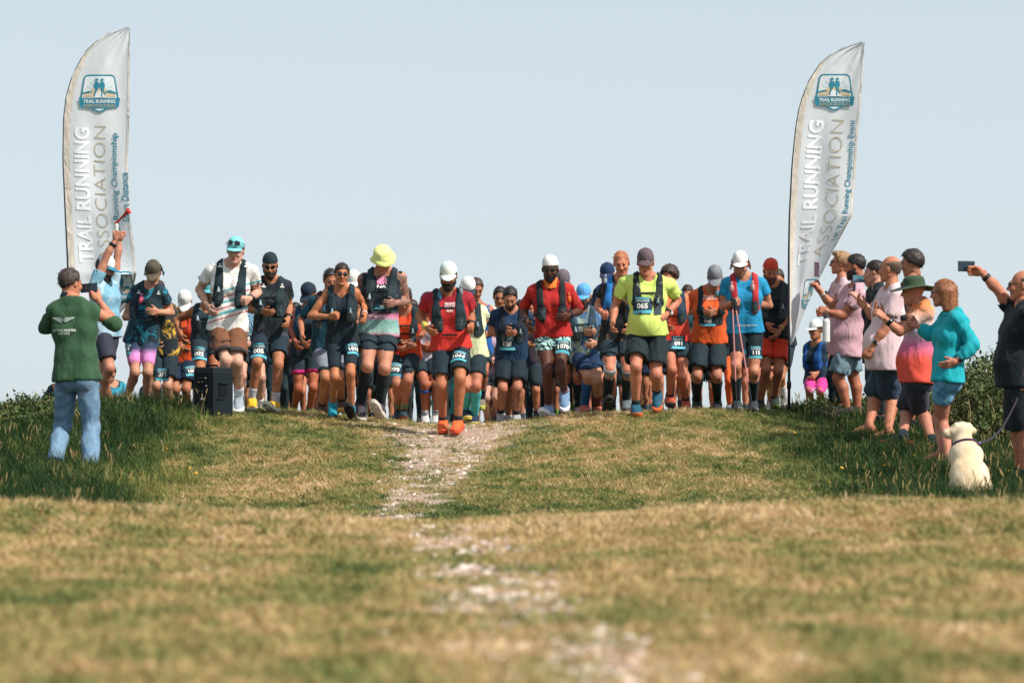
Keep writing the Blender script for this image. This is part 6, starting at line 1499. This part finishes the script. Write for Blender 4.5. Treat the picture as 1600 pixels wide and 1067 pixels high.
# air horn: can, valve and flared trumpet
c = HORN.world(W(183, 352, HORN.hand_c[0][1])); dv = unit(np.array([.62, -.25, .58])); up_ = np.array([0.12, 0, 1.0])
g = Geo().tube([c, c + dv * .03, c + dv * .13, c + dv * .165, c + dv * .185], [.010, .011, .016, .026, .038], 14, cap=False)
thing('air_horn', 'red air horn with a flared trumpet held above the head', 'air horn', [('trumpet', g, plain((206, 52, 44), .4, .5)), ('valve', Geo().tube([c - dv * .035, c - dv * .02, c + dv * .02], [.010, .017, .015], 10), plain((200, 50, 42), .4)), ('gas_can', Geo().tube([c - up_ * .125, c - up_ * .12, c - up_ * .03, c - up_ * .012, c - up_ * .004], [.020, .024, .024, .012, .012], 14), plain((206, 206, 204), .3, .5))], c)
# white drinks flask under the folded arms
b = FLASK.world(W(1291, 505, FLASK.hand_c[1][1] - .07))
thing('drinks_flask', 'tall white drinks flask under the folded arms', 'flask', [('bottle', Geo().tube([b + (0, 0, z) for z in (-.14, -.135, .08, .105, .115)], [.034, .040, .040, .030, .026], 18), plain((214, 214, 212), .35, .5)), ('flask_lid', Geo().tube([b + (0, 0, z) for z in (.115, .118, .150, .154)], [.028, .031, .030, .025], 18), plain((60, 64, 68), .5)), ('carry_loop', Geo().tube([b + (.02, 0, .15), b + (.03, 0, .18), b + (0, 0, .195), b + (-.03, 0, .18), b + (-.02, 0, .15)], .006, 6), plain((60, 64, 68), .5))], b)
# two trekking poles planted in front of the blue tee
for (x0, y0, x1, y1, lab) in ((1144, 462, 1151, 632, 'pink trekking pole planted upright before the blue tee runner'), (1147, 464, 1172, 612, 'second trekking pole slanting away to the right, before the blue tee runner')):
    hd = POLE.hand_c[0][1] - .02; a = W(x0, y0, hd); tip = W(x1, y1, hd - .10); tz = float(ground(tip[0], tip[1])); a = POLE.world(a)
    tip = tip + np.array([0, 0, POLE.dz]); dv = unit(tip - a); tip = a + dv * ((tz - a[2]) / dv[2])
    L = np.linalg.norm(tip - a); m0 = a + dv * .13; m1 = a + dv * L * .72
    thing('trekking_pole', lab, 'pole', [('shaft', Geo().tube([m0, m1], [.0085, .0075], 8), plain((206, 130, 134), .35, .5)), ('lower_shaft', Geo().tube([m1, tip], [.0075, .005], 8), plain((40, 42, 48), .4)), ('grip', Geo().tube([a, a + dv * .015, a + dv * .07, a + dv * .13], [.012, .017, .014, .012], 10), plain((30, 32, 36), .8)), ('basket', Geo().tube([tip - dv * .06, tip - dv * .055], [.022, .022], 12), plain((30, 32, 36), .6)), ('wrist_loop', Geo().tube([a + dv * .01, a + (.03, -.01, -.05), a + (.02, -.01, -.10), a + dv * .05], .005, 6), fab((40, 40, 46)))], (tip[0], tip[1], tz))

# loudspeaker on the turf, back panel and side towards the camera
def loudspeaker():
    c = W(331.5, 648, 34.7); z0 = float(ground(c[0], c[1])) - .01; root = empty('loudspeaker', (c[0], c[1], z0)); tag(root, 'black portable loudspeaker box standing on the grass brow', 'loudspeaker')
    R = Rz(rad(-38)); blk, dk, gr = plain((15, 27, 34), .6, .25, nz=.25, scale=40), plain((8, 16, 21), .7, .2), plain((120, 126, 130), .4)
    w2, w1, dp, h = .135, .165, .26, .50
    V = []; prof = [(-w2, -.0), (-w2 - .005, .06), (-w1, dp), (w1, dp), (w2 + .005, .06), (w2, .0)]
    lay = [(0.0, .94), (.03, 1.0), (h - .06, 1.0), (h - .015, .97), (h, .88)]
    for z, k in lay:
        for x, y in prof: V.append((x * k, (y - .13) * k, z + .012))
    n = 6; fs = [(i * n + j, i * n + (j + 1) % n, (i + 1) * n + (j + 1) % n, (i + 1) * n + j) for i in range(len(lay) - 1) for j in range(n)] + [tuple(range(n - 1, -1, -1)), tuple(range((len(lay) - 1) * n, len(lay) * n))]
    fs = [f[::-1] for f in fs]
    cab = Geo().add(V, fs).xf(R); add('cabinet', cab.mesh(blk), root)
    def P(name, g, m, par=None): return add(name, g.xf(R).mesh(m), par or root)
    pan = P('rear_panel', Geo().box((0, -.134, .30), .19, .012, .32, bev=.004), dk)
    for i, (x, z) in enumerate(((-.05, .40), (-.02, .40), (.01, .40), (.045, .40), (-.05, .36), (.0, .36), (.04, .36), (.055, .32))): P('control_knob', Geo().tube([(x, -.140, z), (x, -.152, z), (x, -.156, z)], [.009, .008, .005], 8), gr if i in (3, 7) else plain((150, 128, 70), .4) if i in (4, 5) else blk, pan)
    for x in (-.045, .0, .045): P('socket', Geo().tube([(x, -.139, .27), (x, -.146, .27)], [.015, .012], 10), plain((50, 56, 60), .4), pan)
    P('name_plate', Geo().box((.0, -.1415, .19), .06, .003, .016), plain((206, 208, 208), .4), pan)
    # recessed carrying handles on both sides and one on top
    for sx in (-1, 1):
        hs_ = P('handle_recess', Geo().box((sx * (w1 - .018), .0, .28), .018, .11, .13, bev=.006), dk); P('handle_bar', Geo().box((sx * (w1 - .006), .0, .35), .022, .12, .025, bev=.006), blk, hs_)
        P('side_rail', Geo().box((sx * (w1 - .014), .0, .19), .014, .16, .012, bev=.003), blk)
    P('top_handle', Geo().tube([(-.08, 0, h + .0), (-.07, 0, h + .030), (.07, 0, h + .030), (.08, 0, h + .0)], .011, 8), dk)
    for x, y in ((-.1, -.1), (.1, -.1), (-.1, .1), (.1, .1)): P('rubber_foot', Geo().tube([(x, y, 0), (x, y, .016)], [.018, .02], 10), dk)
    P('front_grille', Geo().box((0, .134, .27), .29, .010, .42, bev=.004), plain((40, 46, 50), .5, nz=.4, scale=120))
loudspeaker()

# feather banners
CLOTH, ct = newmat('banner_cloth', .75, .2)
o_ = ct.obj(); cf = ct.noise(o_, 3.0, 3, .5); colr = ct.ramp(cf, [(.3, C4((226, 229, 232))), (.7, C4((234, 236, 238)))]); ct.l(colr, ct.b.inputs['Base Color'])
trn = ct.n('BsdfTranslucent'); ct.l(colr, trn.inputs[0]); mxs = ct.n('MixShader'); mxs.inputs[0].default_value = .4
outn = [n for n in ct.t.nodes if n.type == 'OUTPUT_MATERIAL'][0]; ct.l(ct.b.outputs[0], mxs.inputs[1]); ct.l(trn.outputs[0], mxs.inputs[2]); ct.l(mxs.outputs[0], outn.inputs[0]); ct.bump(ct.noise(o_, 5, 2, .5, 1.0), .15, .03)
def banner(rows, d, label, line3, line4, cols, logo, logo2, base_px, seed):
    rows = np.array(rows, float); v = rows[:, 1]; Wn = (rows[:, 2] - rows[:, 0]).max()
    ph = seed * 1.7
    def pt(u, yv, off=0.0):
        lx, rx, ry = (np.interp(yv, v, rows[:, k]) for k in (0, 2, 3)); px = lx + (rx - lx) * u; py = yv + (ry - yv) * u
        w = rx - lx; low = np.clip((yv - 330) / 120, 0, 1); m = d / FPX
        dep = u * math.sqrt(max(0, Wn ** 2 - w ** 2)) * m * .75 * low
        dep += (.034 * math.sin(5.2 * u + yv * .011 + ph) + .010 * math.sin(11 * u - yv * .023 + ph)) * min(1, u * 2.5) * (.35 + .65 * min(1, (yv - 40) / 200)) * (1 + .8 * low)
        dep += .010 * math.sin(26 * u + yv * .05) * math.exp(-((yv - v[0]) / 45) ** 2)
        return W(px, py, d + dep - off)
    base = W(*base_px, d); z0 = float(ground(base[0], d)); base[2] = z0
    root = empty('feather_banner', base); tag(root, label, 'banner', 'feather banners flanking the start')
    def part(nm, V, fs, m, par=None, sm=True): return add(nm, mesh_from(np.array(V) - base, fs, m, smooth=sm), par or root)
    nu, nv = 30, 90; ys = v[0] + (v[-1] - v[0]) * (np.linspace(0, 1, nv) ** 1.15)
    V = [pt(i / (nu - 1), y) for y in ys for i in range(nu)]; fs = [(j * nu + i, (j + 1) * nu + i, (j + 1) * nu + i + 1, j * nu + i + 1) for j in range(nv - 1) for i in range(nu - 1)]
    cl = part('banner_cloth', V, fs, CLOTH)
    slv = Geo()
    hem = [pt(.0, y, .006) for y in ys]; hem2 = [pt(.10 if (y > v[0] + 60) else .10 * (y - v[0]) / 60, y, .004) for y in ys]
    part('mast_sleeve', hem + hem2, [(i, i + 1, nv + i + 1, nv + i) for i in range(nv - 1)], fab((208, 198, 186)), cl)
    ed = [pt(1.0, y, .004) for y in ys]; ed2 = [pt(.965, y, .004) for y in ys]
    part('edge_hem', ed + ed2, [(i, nv + i, nv + i + 1, i + 1) for i in range(nv - 1)], fab((216, 208, 200)), cl)
    mast = [pt(0, y) + np.array([-.004, 0, 0]) for y in ys[::3]]; bot = np.array([base[0], d, z0 - .05]); jn = mast[-1]
    g = Geo().tube(mast + [jn * .5 + bot * .5, bot], [.004 + .010 * i / len(mast) for i in range(len(mast))] + [.016, .018], 8); part('mast', g.v, g.f, plain((34, 40, 46), .4, .5))
    jb = bot + (jn - bot) * .42; ax = unit(jn - bot); g = Geo().tube([jb - ax * .05, jb - ax * .02, jb + ax * .02, jb + ax * .05], [.018, .026, .026, .018], 10); part('mast_joint', g.v, g.f, plain((24, 28, 32), .5))
    g = Geo().tube([bot, bot + (0, 0, .10)], [.030, .022], 10); part('ground_spike', g.v, g.f, plain((60, 64, 68), .4))
    TEALM, GOLD, WHT = fab((44, 128, 150), None, .8, .1), fab((176, 164, 136), None, .8, .1), fab((236, 238, 240), None, .8, .1)
    def fine(P2, Fs, mx):
        """split flat print into small triangles so that it follows the cloth"""
        T = [tuple(np.asarray(P2[i], float) for i in (f[0], f[k], f[k + 1])) for f in Fs for k in range(1, len(f) - 1)]; out = []
        while T:
            a, b, c = T.pop(); L = [np.hypot(*(a - b)), np.hypot(*(b - c)), np.hypot(*(c - a))]; k = int(np.argmax(L))
            if L[k] < mx: out.append((a, b, c)); continue
            if k == 0: m = (a + b) / 2; T += [(a, m, c), (m, b, c)]
            elif k == 1: m = (b + c) / 2; T += [(a, b, m), (a, m, c)]
            else: m = (c + a) / 2; T += [(a, b, m), (m, b, c)]
        return [p for t in out for p in t], [(3 * i, 3 * i + 1, 3 * i + 2) for i in range(len(out))]
    def vert(body, u, y0, y1, hpx, m, bold, nm, cond=None, sp=1.0):
        T, Fs = text2d(body, bold, sp); wid = T[:, 0].max() - T[:, 0].min(); k = (y0 - y1) / wid; yc = (y0 + y1) / 2
        P_ = []; T2, Fs = fine([(a * k, b * hpx) for a, b in T], Fs, 9.0)
        for a, b in T2:
            uu = u - b / Wn; y1_ = yc - a; ry = np.interp(y1_, v, rows[:, 3]); P_.append(pt(uu, y1_, .007))
        xs_ = np.array([T2[f[0]][0] for f in Fs]); o = np.argsort(xs_); sx_ = xs_[o]; gaps = np.where(np.diff(sx_) > .55 * hpx)[0]      # one mesh per word
        for grp in np.split(o, gaps + 1):
            keep = [Fs[i] for i in grp]; ids = sorted({i for f in keep for i in f}); mp_ = {v_: k_ for k_, v_ in enumerate(ids)}
            part(nm, [P_[i] for i in ids], [tuple(mp_[i] for i in f) for f in keep], m, cl, False)
    vert('TRAIL RUNNING', cols[0][0], cols[0][1], cols[0][2], cols[0][3], WHT, .03, 'lettering')
    vert('ASSOCIATION', cols[1][0], cols[1][1], cols[1][2], cols[1][3], GOLD, -.022, 'lettering')
    vert(line3, cols[2][0], cols[2][1], cols[2][2], cols[2][3], TEALM, .012, 'lettering')
    if line4: vert(line4, cols[3][0], cols[3][1], cols[3][2], cols[3][3], TEALM, .012, 'lettering')
    def emblem(cx, cy, s, xs=1.0, lvl=0):
        def E(pts, m, off, nm='emblem_shape', par=None):
            P_ = []; pts, FF = fine(pts, [tuple(range(len(pts)))], .14)
            for a, b in pts:
                yy = cy - b * s; lx, rx = np.interp(yy, v, rows[:, 0]), np.interp(yy, v, rows[:, 2]); u = np.clip((cx + a * s * xs - lx) / max(1, rx - lx), 0, 1); P_.append(pt(u, yy - (np.interp(yy, v, rows[:, 3]) - yy) * u, off))
            return part(nm, P_, FF, m, par or cl, False)
        BEI, PAL = fab((196, 178, 150), None, .8, .1), fab((214, 220, 224), None, .8, .1); LT = fab((190, 210, 216), None, .8, .1)
        E([(-.33, .5), (.33, .5), (.40, .46), (.43, .38), (.52, -.14), (-.52, -.14), (-.43, .38), (-.40, .46)][::-1], TEALM, .007)
        E([(-.32, .455), (.32, .455), (.375, .42), (.395, .36), (.47, -.13), (-.47, -.13), (-.395, .36), (-.375, .42)][::-1], PAL, .009)
        for k in range(-3, 4):
            a0, a1 = rad(90 - 22 * k - 6), rad(90 - 22 * k + 6); E([(0, .05), (.36 * math.cos(a0), .05 + .36 * math.sin(a0)), (.36 * math.cos(a1), .05 + .36 * math.sin(a1))], LT, .0105)
        E([(-.40, .02), (-.2, .10), (0, .22), (.2, .10), (.40, .02), (.44, -.1), (-.44, -.1)][::-1], BEI, .012); E([(-.45, .02), (-.28, .06), (-.18, .02), (-.45, -.02)][::-1], TEALM, .0135); E([(.45, .02), (.28, .09), (.12, .02), (.45, -.02)], TEALM, .0135)
        E([(-.05, .05), (.05, .05), (.2, -.12), (-.2, -.12)][::-1], PAL, .0138)
        for sx in (-1, 1):
            o = sx * .075
            E([(o + .035 * math.cos(t), .36 + .045 * math.sin(t)) for t in np.linspace(0, 6.28, 9)[:-1]], TEALM, .015)
            E([(o - .055, .30), (o + .055, .30), (o + .075, .18), (o + .035, .10), (o - .035, .10), (o - .075, .18)][::-1], TEALM, .015)
            E([(o - .035, .11), (o + .0, .11), (o - .02 + .03 * sx, -.10), (o - .05 + .03 * sx, -.10)][::-1], TEALM, .0155); E([(o + .0, .11), (o + .035, .11), (o + .07 * sx + .02, -.04), (o + .07 * sx - .01, -.05)][::-1], TEALM, .0155)
        E([(-.56, -.13), (-.2, -.15), (.2, -.15), (.56, -.13), (.52, -.38), (.2, -.42), (-.2, -.42), (-.52, -.38)][::-1], TEALM, .017)
        E([(-.22, -.42), (.22, -.42), (.08, -.50), (0, -.52), (-.08, -.50)][::-1], TEALM, .0165); E([(-.14, -.42), (.14, -.42), (.03, -.47), (-.03, -.47)][::-1], PAL, .0175)
        for body, b0, hh, m in (('TRAIL RUNNING', -.22, .095, WHT), ('ASSOCIATION', -.34, .085, GOLD)):
            T, Fs = text2d(body, .015); k = .86 / (T[:, 0].max() - T[:, 0].min()); P_ = []; T2, Fs = fine([(a * k, b * hh) for a, b in T], Fs, .14)
            for a, b in T2:
                yy = cy - (b0 + b) * s; lx, rx = np.interp(yy, v, rows[:, 0]), np.interp(yy, v, rows[:, 2]); u = np.clip((cx + a * s * xs - lx) / max(1, rx - lx), 0, 1); P_.append(pt(u, yy - (np.interp(yy, v, rows[:, 3]) - yy) * u, .020))
            part('emblem_lettering', P_, Fs, m, cl, False)
    emblem(*logo); emblem(*logo2)
banner([(200, 43, 203, 44), (178, 49, 203, 55), (158, 59, 203, 68), (133, 82, 203, 88), (114, 117, 203, 122), (104, 150, 202.5, 155), (100, 185, 202, 190), (99, 250, 200, 256), (103, 340, 204, 345), (106, 400, 211, 400), (107, 430, 213, 428), (108, 475, 205, 468), (109, 515, 184, 494), (109.5, 545, 128, 525)], 38.3,
       'tall white feather banner behind the air horn man, left of the runners', 'UK Trail Running Championship', 'Short Distance', [(.28, 410, 198, 24), (.56, 408, 194, 19), (.79, 396, 204, 13), (.935, 342, 264, 12)], (155, 146, 58), (187, 452, 56, .8), (109, 640), 1)
banner([(1347, 66, 1351, 67), (1328, 71, 1350, 76), (1305, 81, 1350, 88), (1283, 98, 1349, 106), (1263, 129, 1347, 137), (1250, 165, 1344, 172), (1244, 200, 1341, 206), (1238, 260, 1337, 266), (1234, 340, 1331, 338), (1233, 400, 1304, 388), (1233, 450, 1282, 432), (1233, 500, 1259, 482), (1234, 542, 1240, 532)], 37.1,
       'tall white feather banner at the right end of the runners', 'UK Trail Running Championship Event', None, [(.32, 418, 186, 24), (.66, 410, 183, 20), (.905, 384, 182, 12)], (1303, 144, 56), (1272, 462, 50, .6), (1232.5, 640), 2)

# yellow labrador sitting with its back to the camera, head turned left
def dog():
    d = 26.9; m = d / FPX; base = W(1516, 772, d); z0 = float(ground(base[0], d)); dz = z0 - base[2] - .01; base[2] = z0
    def Q(px, py, dd): return W(px, py, d + dd) + np.array([0, 0, dz])
    f = Field(Q(1465, 790, -.25) - .05, Q(1560, 640, .55) + .05, .0105)
    for x in (1504, 1529): f.cone(Q(x, 752, .02), Q(x - 2, 728, .10), .098, .090, .05)
    f.cone(Q(1516, 738, .06), Q(1509, 700, .22), .125, .108, .06); f.cone(Q(1498, 702, .24), Q(1520, 700, .24), .085, .085, .05)
    f.cone(Q(1509, 698, .22), Q(1503, 671, .30), .098, .076, .05)
    f.ell(Q(1503, 660, .32), (.078, .088, .068), k=.03)
    f.cone(Q(1494, 661, .315), Q(1480, 665.5, .29), .050, .034, .03); f.ball(Q(1478, 665, .288), .032, .015)
    f.cone(Q(1491, 668, .30), Q(1482, 671, .29), .030, .018, .015)                       # jaw
    for x0, y0, x1, y1, dd in ((1494, 652, 1488.5, 664, .27), (1514, 652, 1520.5, 664, .33)): f.cone(Q(x0, y0, dd), Q(x1, y1, dd), .022, .016, .012); f.cone(Q(x0, y0 + 3, dd), Q(x1 + (1 if x1 > 1500 else -1), y1 - 3, dd), .020, .024, .010)
    for sx, x in ((-1, 1495), (1, 1538)):
        f.cone(Q(x, 752, .10), Q(x + sx * 3, 764, .16), .070, .045, .04); f.cone(Q(x + sx * 2, 766, .12), Q(x + sx * 4, 770, .30), .034, .030, .02)   # haunch and hind paw
    for x in (1500, 1520): f.cone(Q(x, 712, .32), Q(x, 768, .36), .050, .034, .03); f.cone(Q(x, 769, .36), Q(x, 770, .42), .034, .030, .02)
    f.cone(Q(1517, 764, -.04), Q(1536, 770, -.16), .034, .026, .03); f.cone(Q(1536, 770, -.16), Q(1550, 771, -.20), .026, .012, .02)   # tail
    x, y, z = f.P(); f.F = f.F + (.0010 * np.sin(60 * x + 20 * z) * np.sin(40 * z)).astype(np.float32)
    V, Qd = f.mesh()
    mt, t = newmat('dog_coat', .85, .15); o = t.obj(); mp = t.n('Mapping'); t.l(o, mp.inputs[0]); mp.inputs['Scale'].default_value = (60, 60, 14)
    hr = t.noise(mp.outputs[0], 1.0, 4, .6); big = t.noise(o, 5, 3, .5)
    cc = t.mix(t.ramp(big, [(.35, (0, 0, 0, 1)), (.7, (1, 1, 1, 1))]), C4((214, 190, 154)), C4((230, 214, 190)))
    t.l(t.mix(t.ramp(hr, [(.3, (0, 0, 0, 1)), (.7, (.35, .35, .35, 1))]), cc, C4((176, 142, 100))), t.b.inputs['Base Color']); t.bump(hr, .35, .015)
    root = empty('dog', base); tag(root, 'cream labrador sitting with its back to the camera beside bare legs', 'dog')
    add('body', mesh_from(V - base, Qd, mt), root)
    def P(nm, g, mm, par=None): return add(nm, mesh_from(np.array(g.v) - base, g.f, mm, smooth=True), par or root)
    P('nose', Geo().tube([Q(1476.5, 664, .285), Q(1474, 664.5, .28), Q(1472.6, 665, .278)], [.018, .016, .006], 10), plain((24, 22, 24), .35))
    P('eye', Geo().tube([Q(1490, 657.5, .262), Q(1489.2, 657.3, .256)], [.008, .004], 8), plain((20, 16, 14), .2))
    ax = unit(Q(1503, 671, .30) - Q(1509, 698, .22)); cc_ = Q(1506.5, 684, .262); u = unit(np.cross(ax, (0, 1, 0))); w = np.cross(ax, u)
    ring = [cc_ + .098 * (math.cos(a) * u + math.sin(a) * w) for a in np.linspace(0, 2 * math.pi, 25)]
    co = P('collar', Geo().tube(ring, .011, 6, cap=False), fab((70, 48, 78))); P('collar_tag', Geo().tube([Q(1528, 680, .20), Q(1531, 682, .20)], .014, 8), plain((110, 70, 120), .4), co)
    return Q
DQ = dog()
h0 = EDGE.world(EDGE.hand_c[1]); c0 = DQ(1529, 680, .2); pts = [c0 + (h0 - c0) * t + np.array([0, 0, -.10 * math.sin(math.pi * t)]) for t in np.linspace(0, 1, 14)]
thing('dog_lead', 'dark lead hanging from the dog collar to the man at the right edge', 'lead', [('cord', Geo().tube(pts, .008, 6), fab((52, 40, 56))), ('clip', Geo().tube([c0, c0 + (pts[1] - c0) * .6], .011, 8), plain((140, 140, 140), .3, .5, .8)), ('hand_loop', Geo().tube([h0 + .05 * np.array([math.cos(a), 0, math.sin(a) - .6]) for a in np.linspace(0, 6.28, 14)], .007, 6), fab((52, 40, 56)))], c0)

# brambles and scrub: arching stems with leaf sprays, one shrub per thing
LEAFM, lt = newmat('bramble_leaf', .6, .3)
oi = lt.noise(lt.obj(), 9, 3, .6); lc = lt.ramp(oi, [(.25, C4((38, 54, 28))), (.5, C4((66, 84, 40))), (.72, C4((96, 100, 52))), (.85, C4((130, 110, 60)))]); lt.l(lc, lt.b.inputs['Base Color'])
def bush(px, py, d, w, h, n, label, seed, dry=.25):
    r = np.random.default_rng(seed); c = W(px, py, d); z0 = float(ground(c[0], d)); root = empty('bush', (c[0], d, z0)); tag(root, label, 'bush', 'scrub on the flanks')
    st = Geo(); dr = Geo(); V = []; fs = []
    for k in range(n):
        a = r.uniform(0, 6.28); b = np.array([r.normal(0, w * .28), r.normal(0, w * .22), -.03]); hh = h * r.uniform(.45, 1.0) * (1 - .45 * min(1, abs(b[0]) / w)); sp = r.uniform(.1, .45) * w * .6
        pts = [b + np.array([math.cos(a) * sp * t * t, math.sin(a) * sp * t * t, hh * (t - .28 * t * t * t) * 1.3]) for t in np.linspace(0, 1, 6)]
        (dr if r.random() < dry else st).tube(pts, [.006, .005, .004, .003, .0025, .001], 5)
        for j in range(34):
            t = r.uniform(.08, 1.0) * 5; i = min(4, int(t)); p = pts[i] + (pts[i + 1] - pts[i]) * (t - i) + r.normal(0, .035, 3)
            L = r.uniform(.025, .055); dv = unit(r.normal(0, 1, 3) + np.array([0, 0, .4])); s_ = unit(np.cross(dv, r.normal(0, 1, 3))); q = len(V)
            nn = np.cross(s_, dv)
            V += [p, p + dv * L * .35 + s_ * L * .32, p + dv * L, p + dv * L * .35 - s_ * L * .32, p + dv * L * .5 + nn * L * .07]; fs += [(q, q + 1, q + 4), (q + 1, q + 2, q + 4), (q + 2, q + 3, q + 4), (q + 3, q, q + 4)]
    add('foliage', mesh_from(np.array(V), np.array(fs), LEAFM, smooth=False), root); add('stems', st.mesh(plain((84, 80, 50), .8)), root)
    if dr.f: add('dry_stalks', dr.mesh(plain((176, 150, 104), .85)), root)
for args in ((1580, 650, 34.4, 1.5, 1.0, 190, 'tall bramble thicket behind the man at the right edge', 1), (1535, 640, 35.6, 1.2, .85, 150, 'bramble thicket just right of the turquoise hoodie', 2), (1625, 660, 33.0, 1.4, .95, 140, 'thicket cut off by the right edge of the picture', 3),
             (1560, 665, 32.6, .9, .42, 90, 'low scrub in front of the brambles by the dog', 4), (1356, 655, 37.0, .9, .30, 60, 'low dark scrub behind the folded-arms man', 5),
             (52, 668, 34.2, .8, .42, 80, 'small bramble patch left of the jeans', 6), (18, 676, 33.4, .8, .34, 60, 'low scrub at the left edge of the picture', 7), (1292, 645, 37.6, .8, .22, 50, 'low scrub at the foot of the right banner', 8)):
    bush(*args)
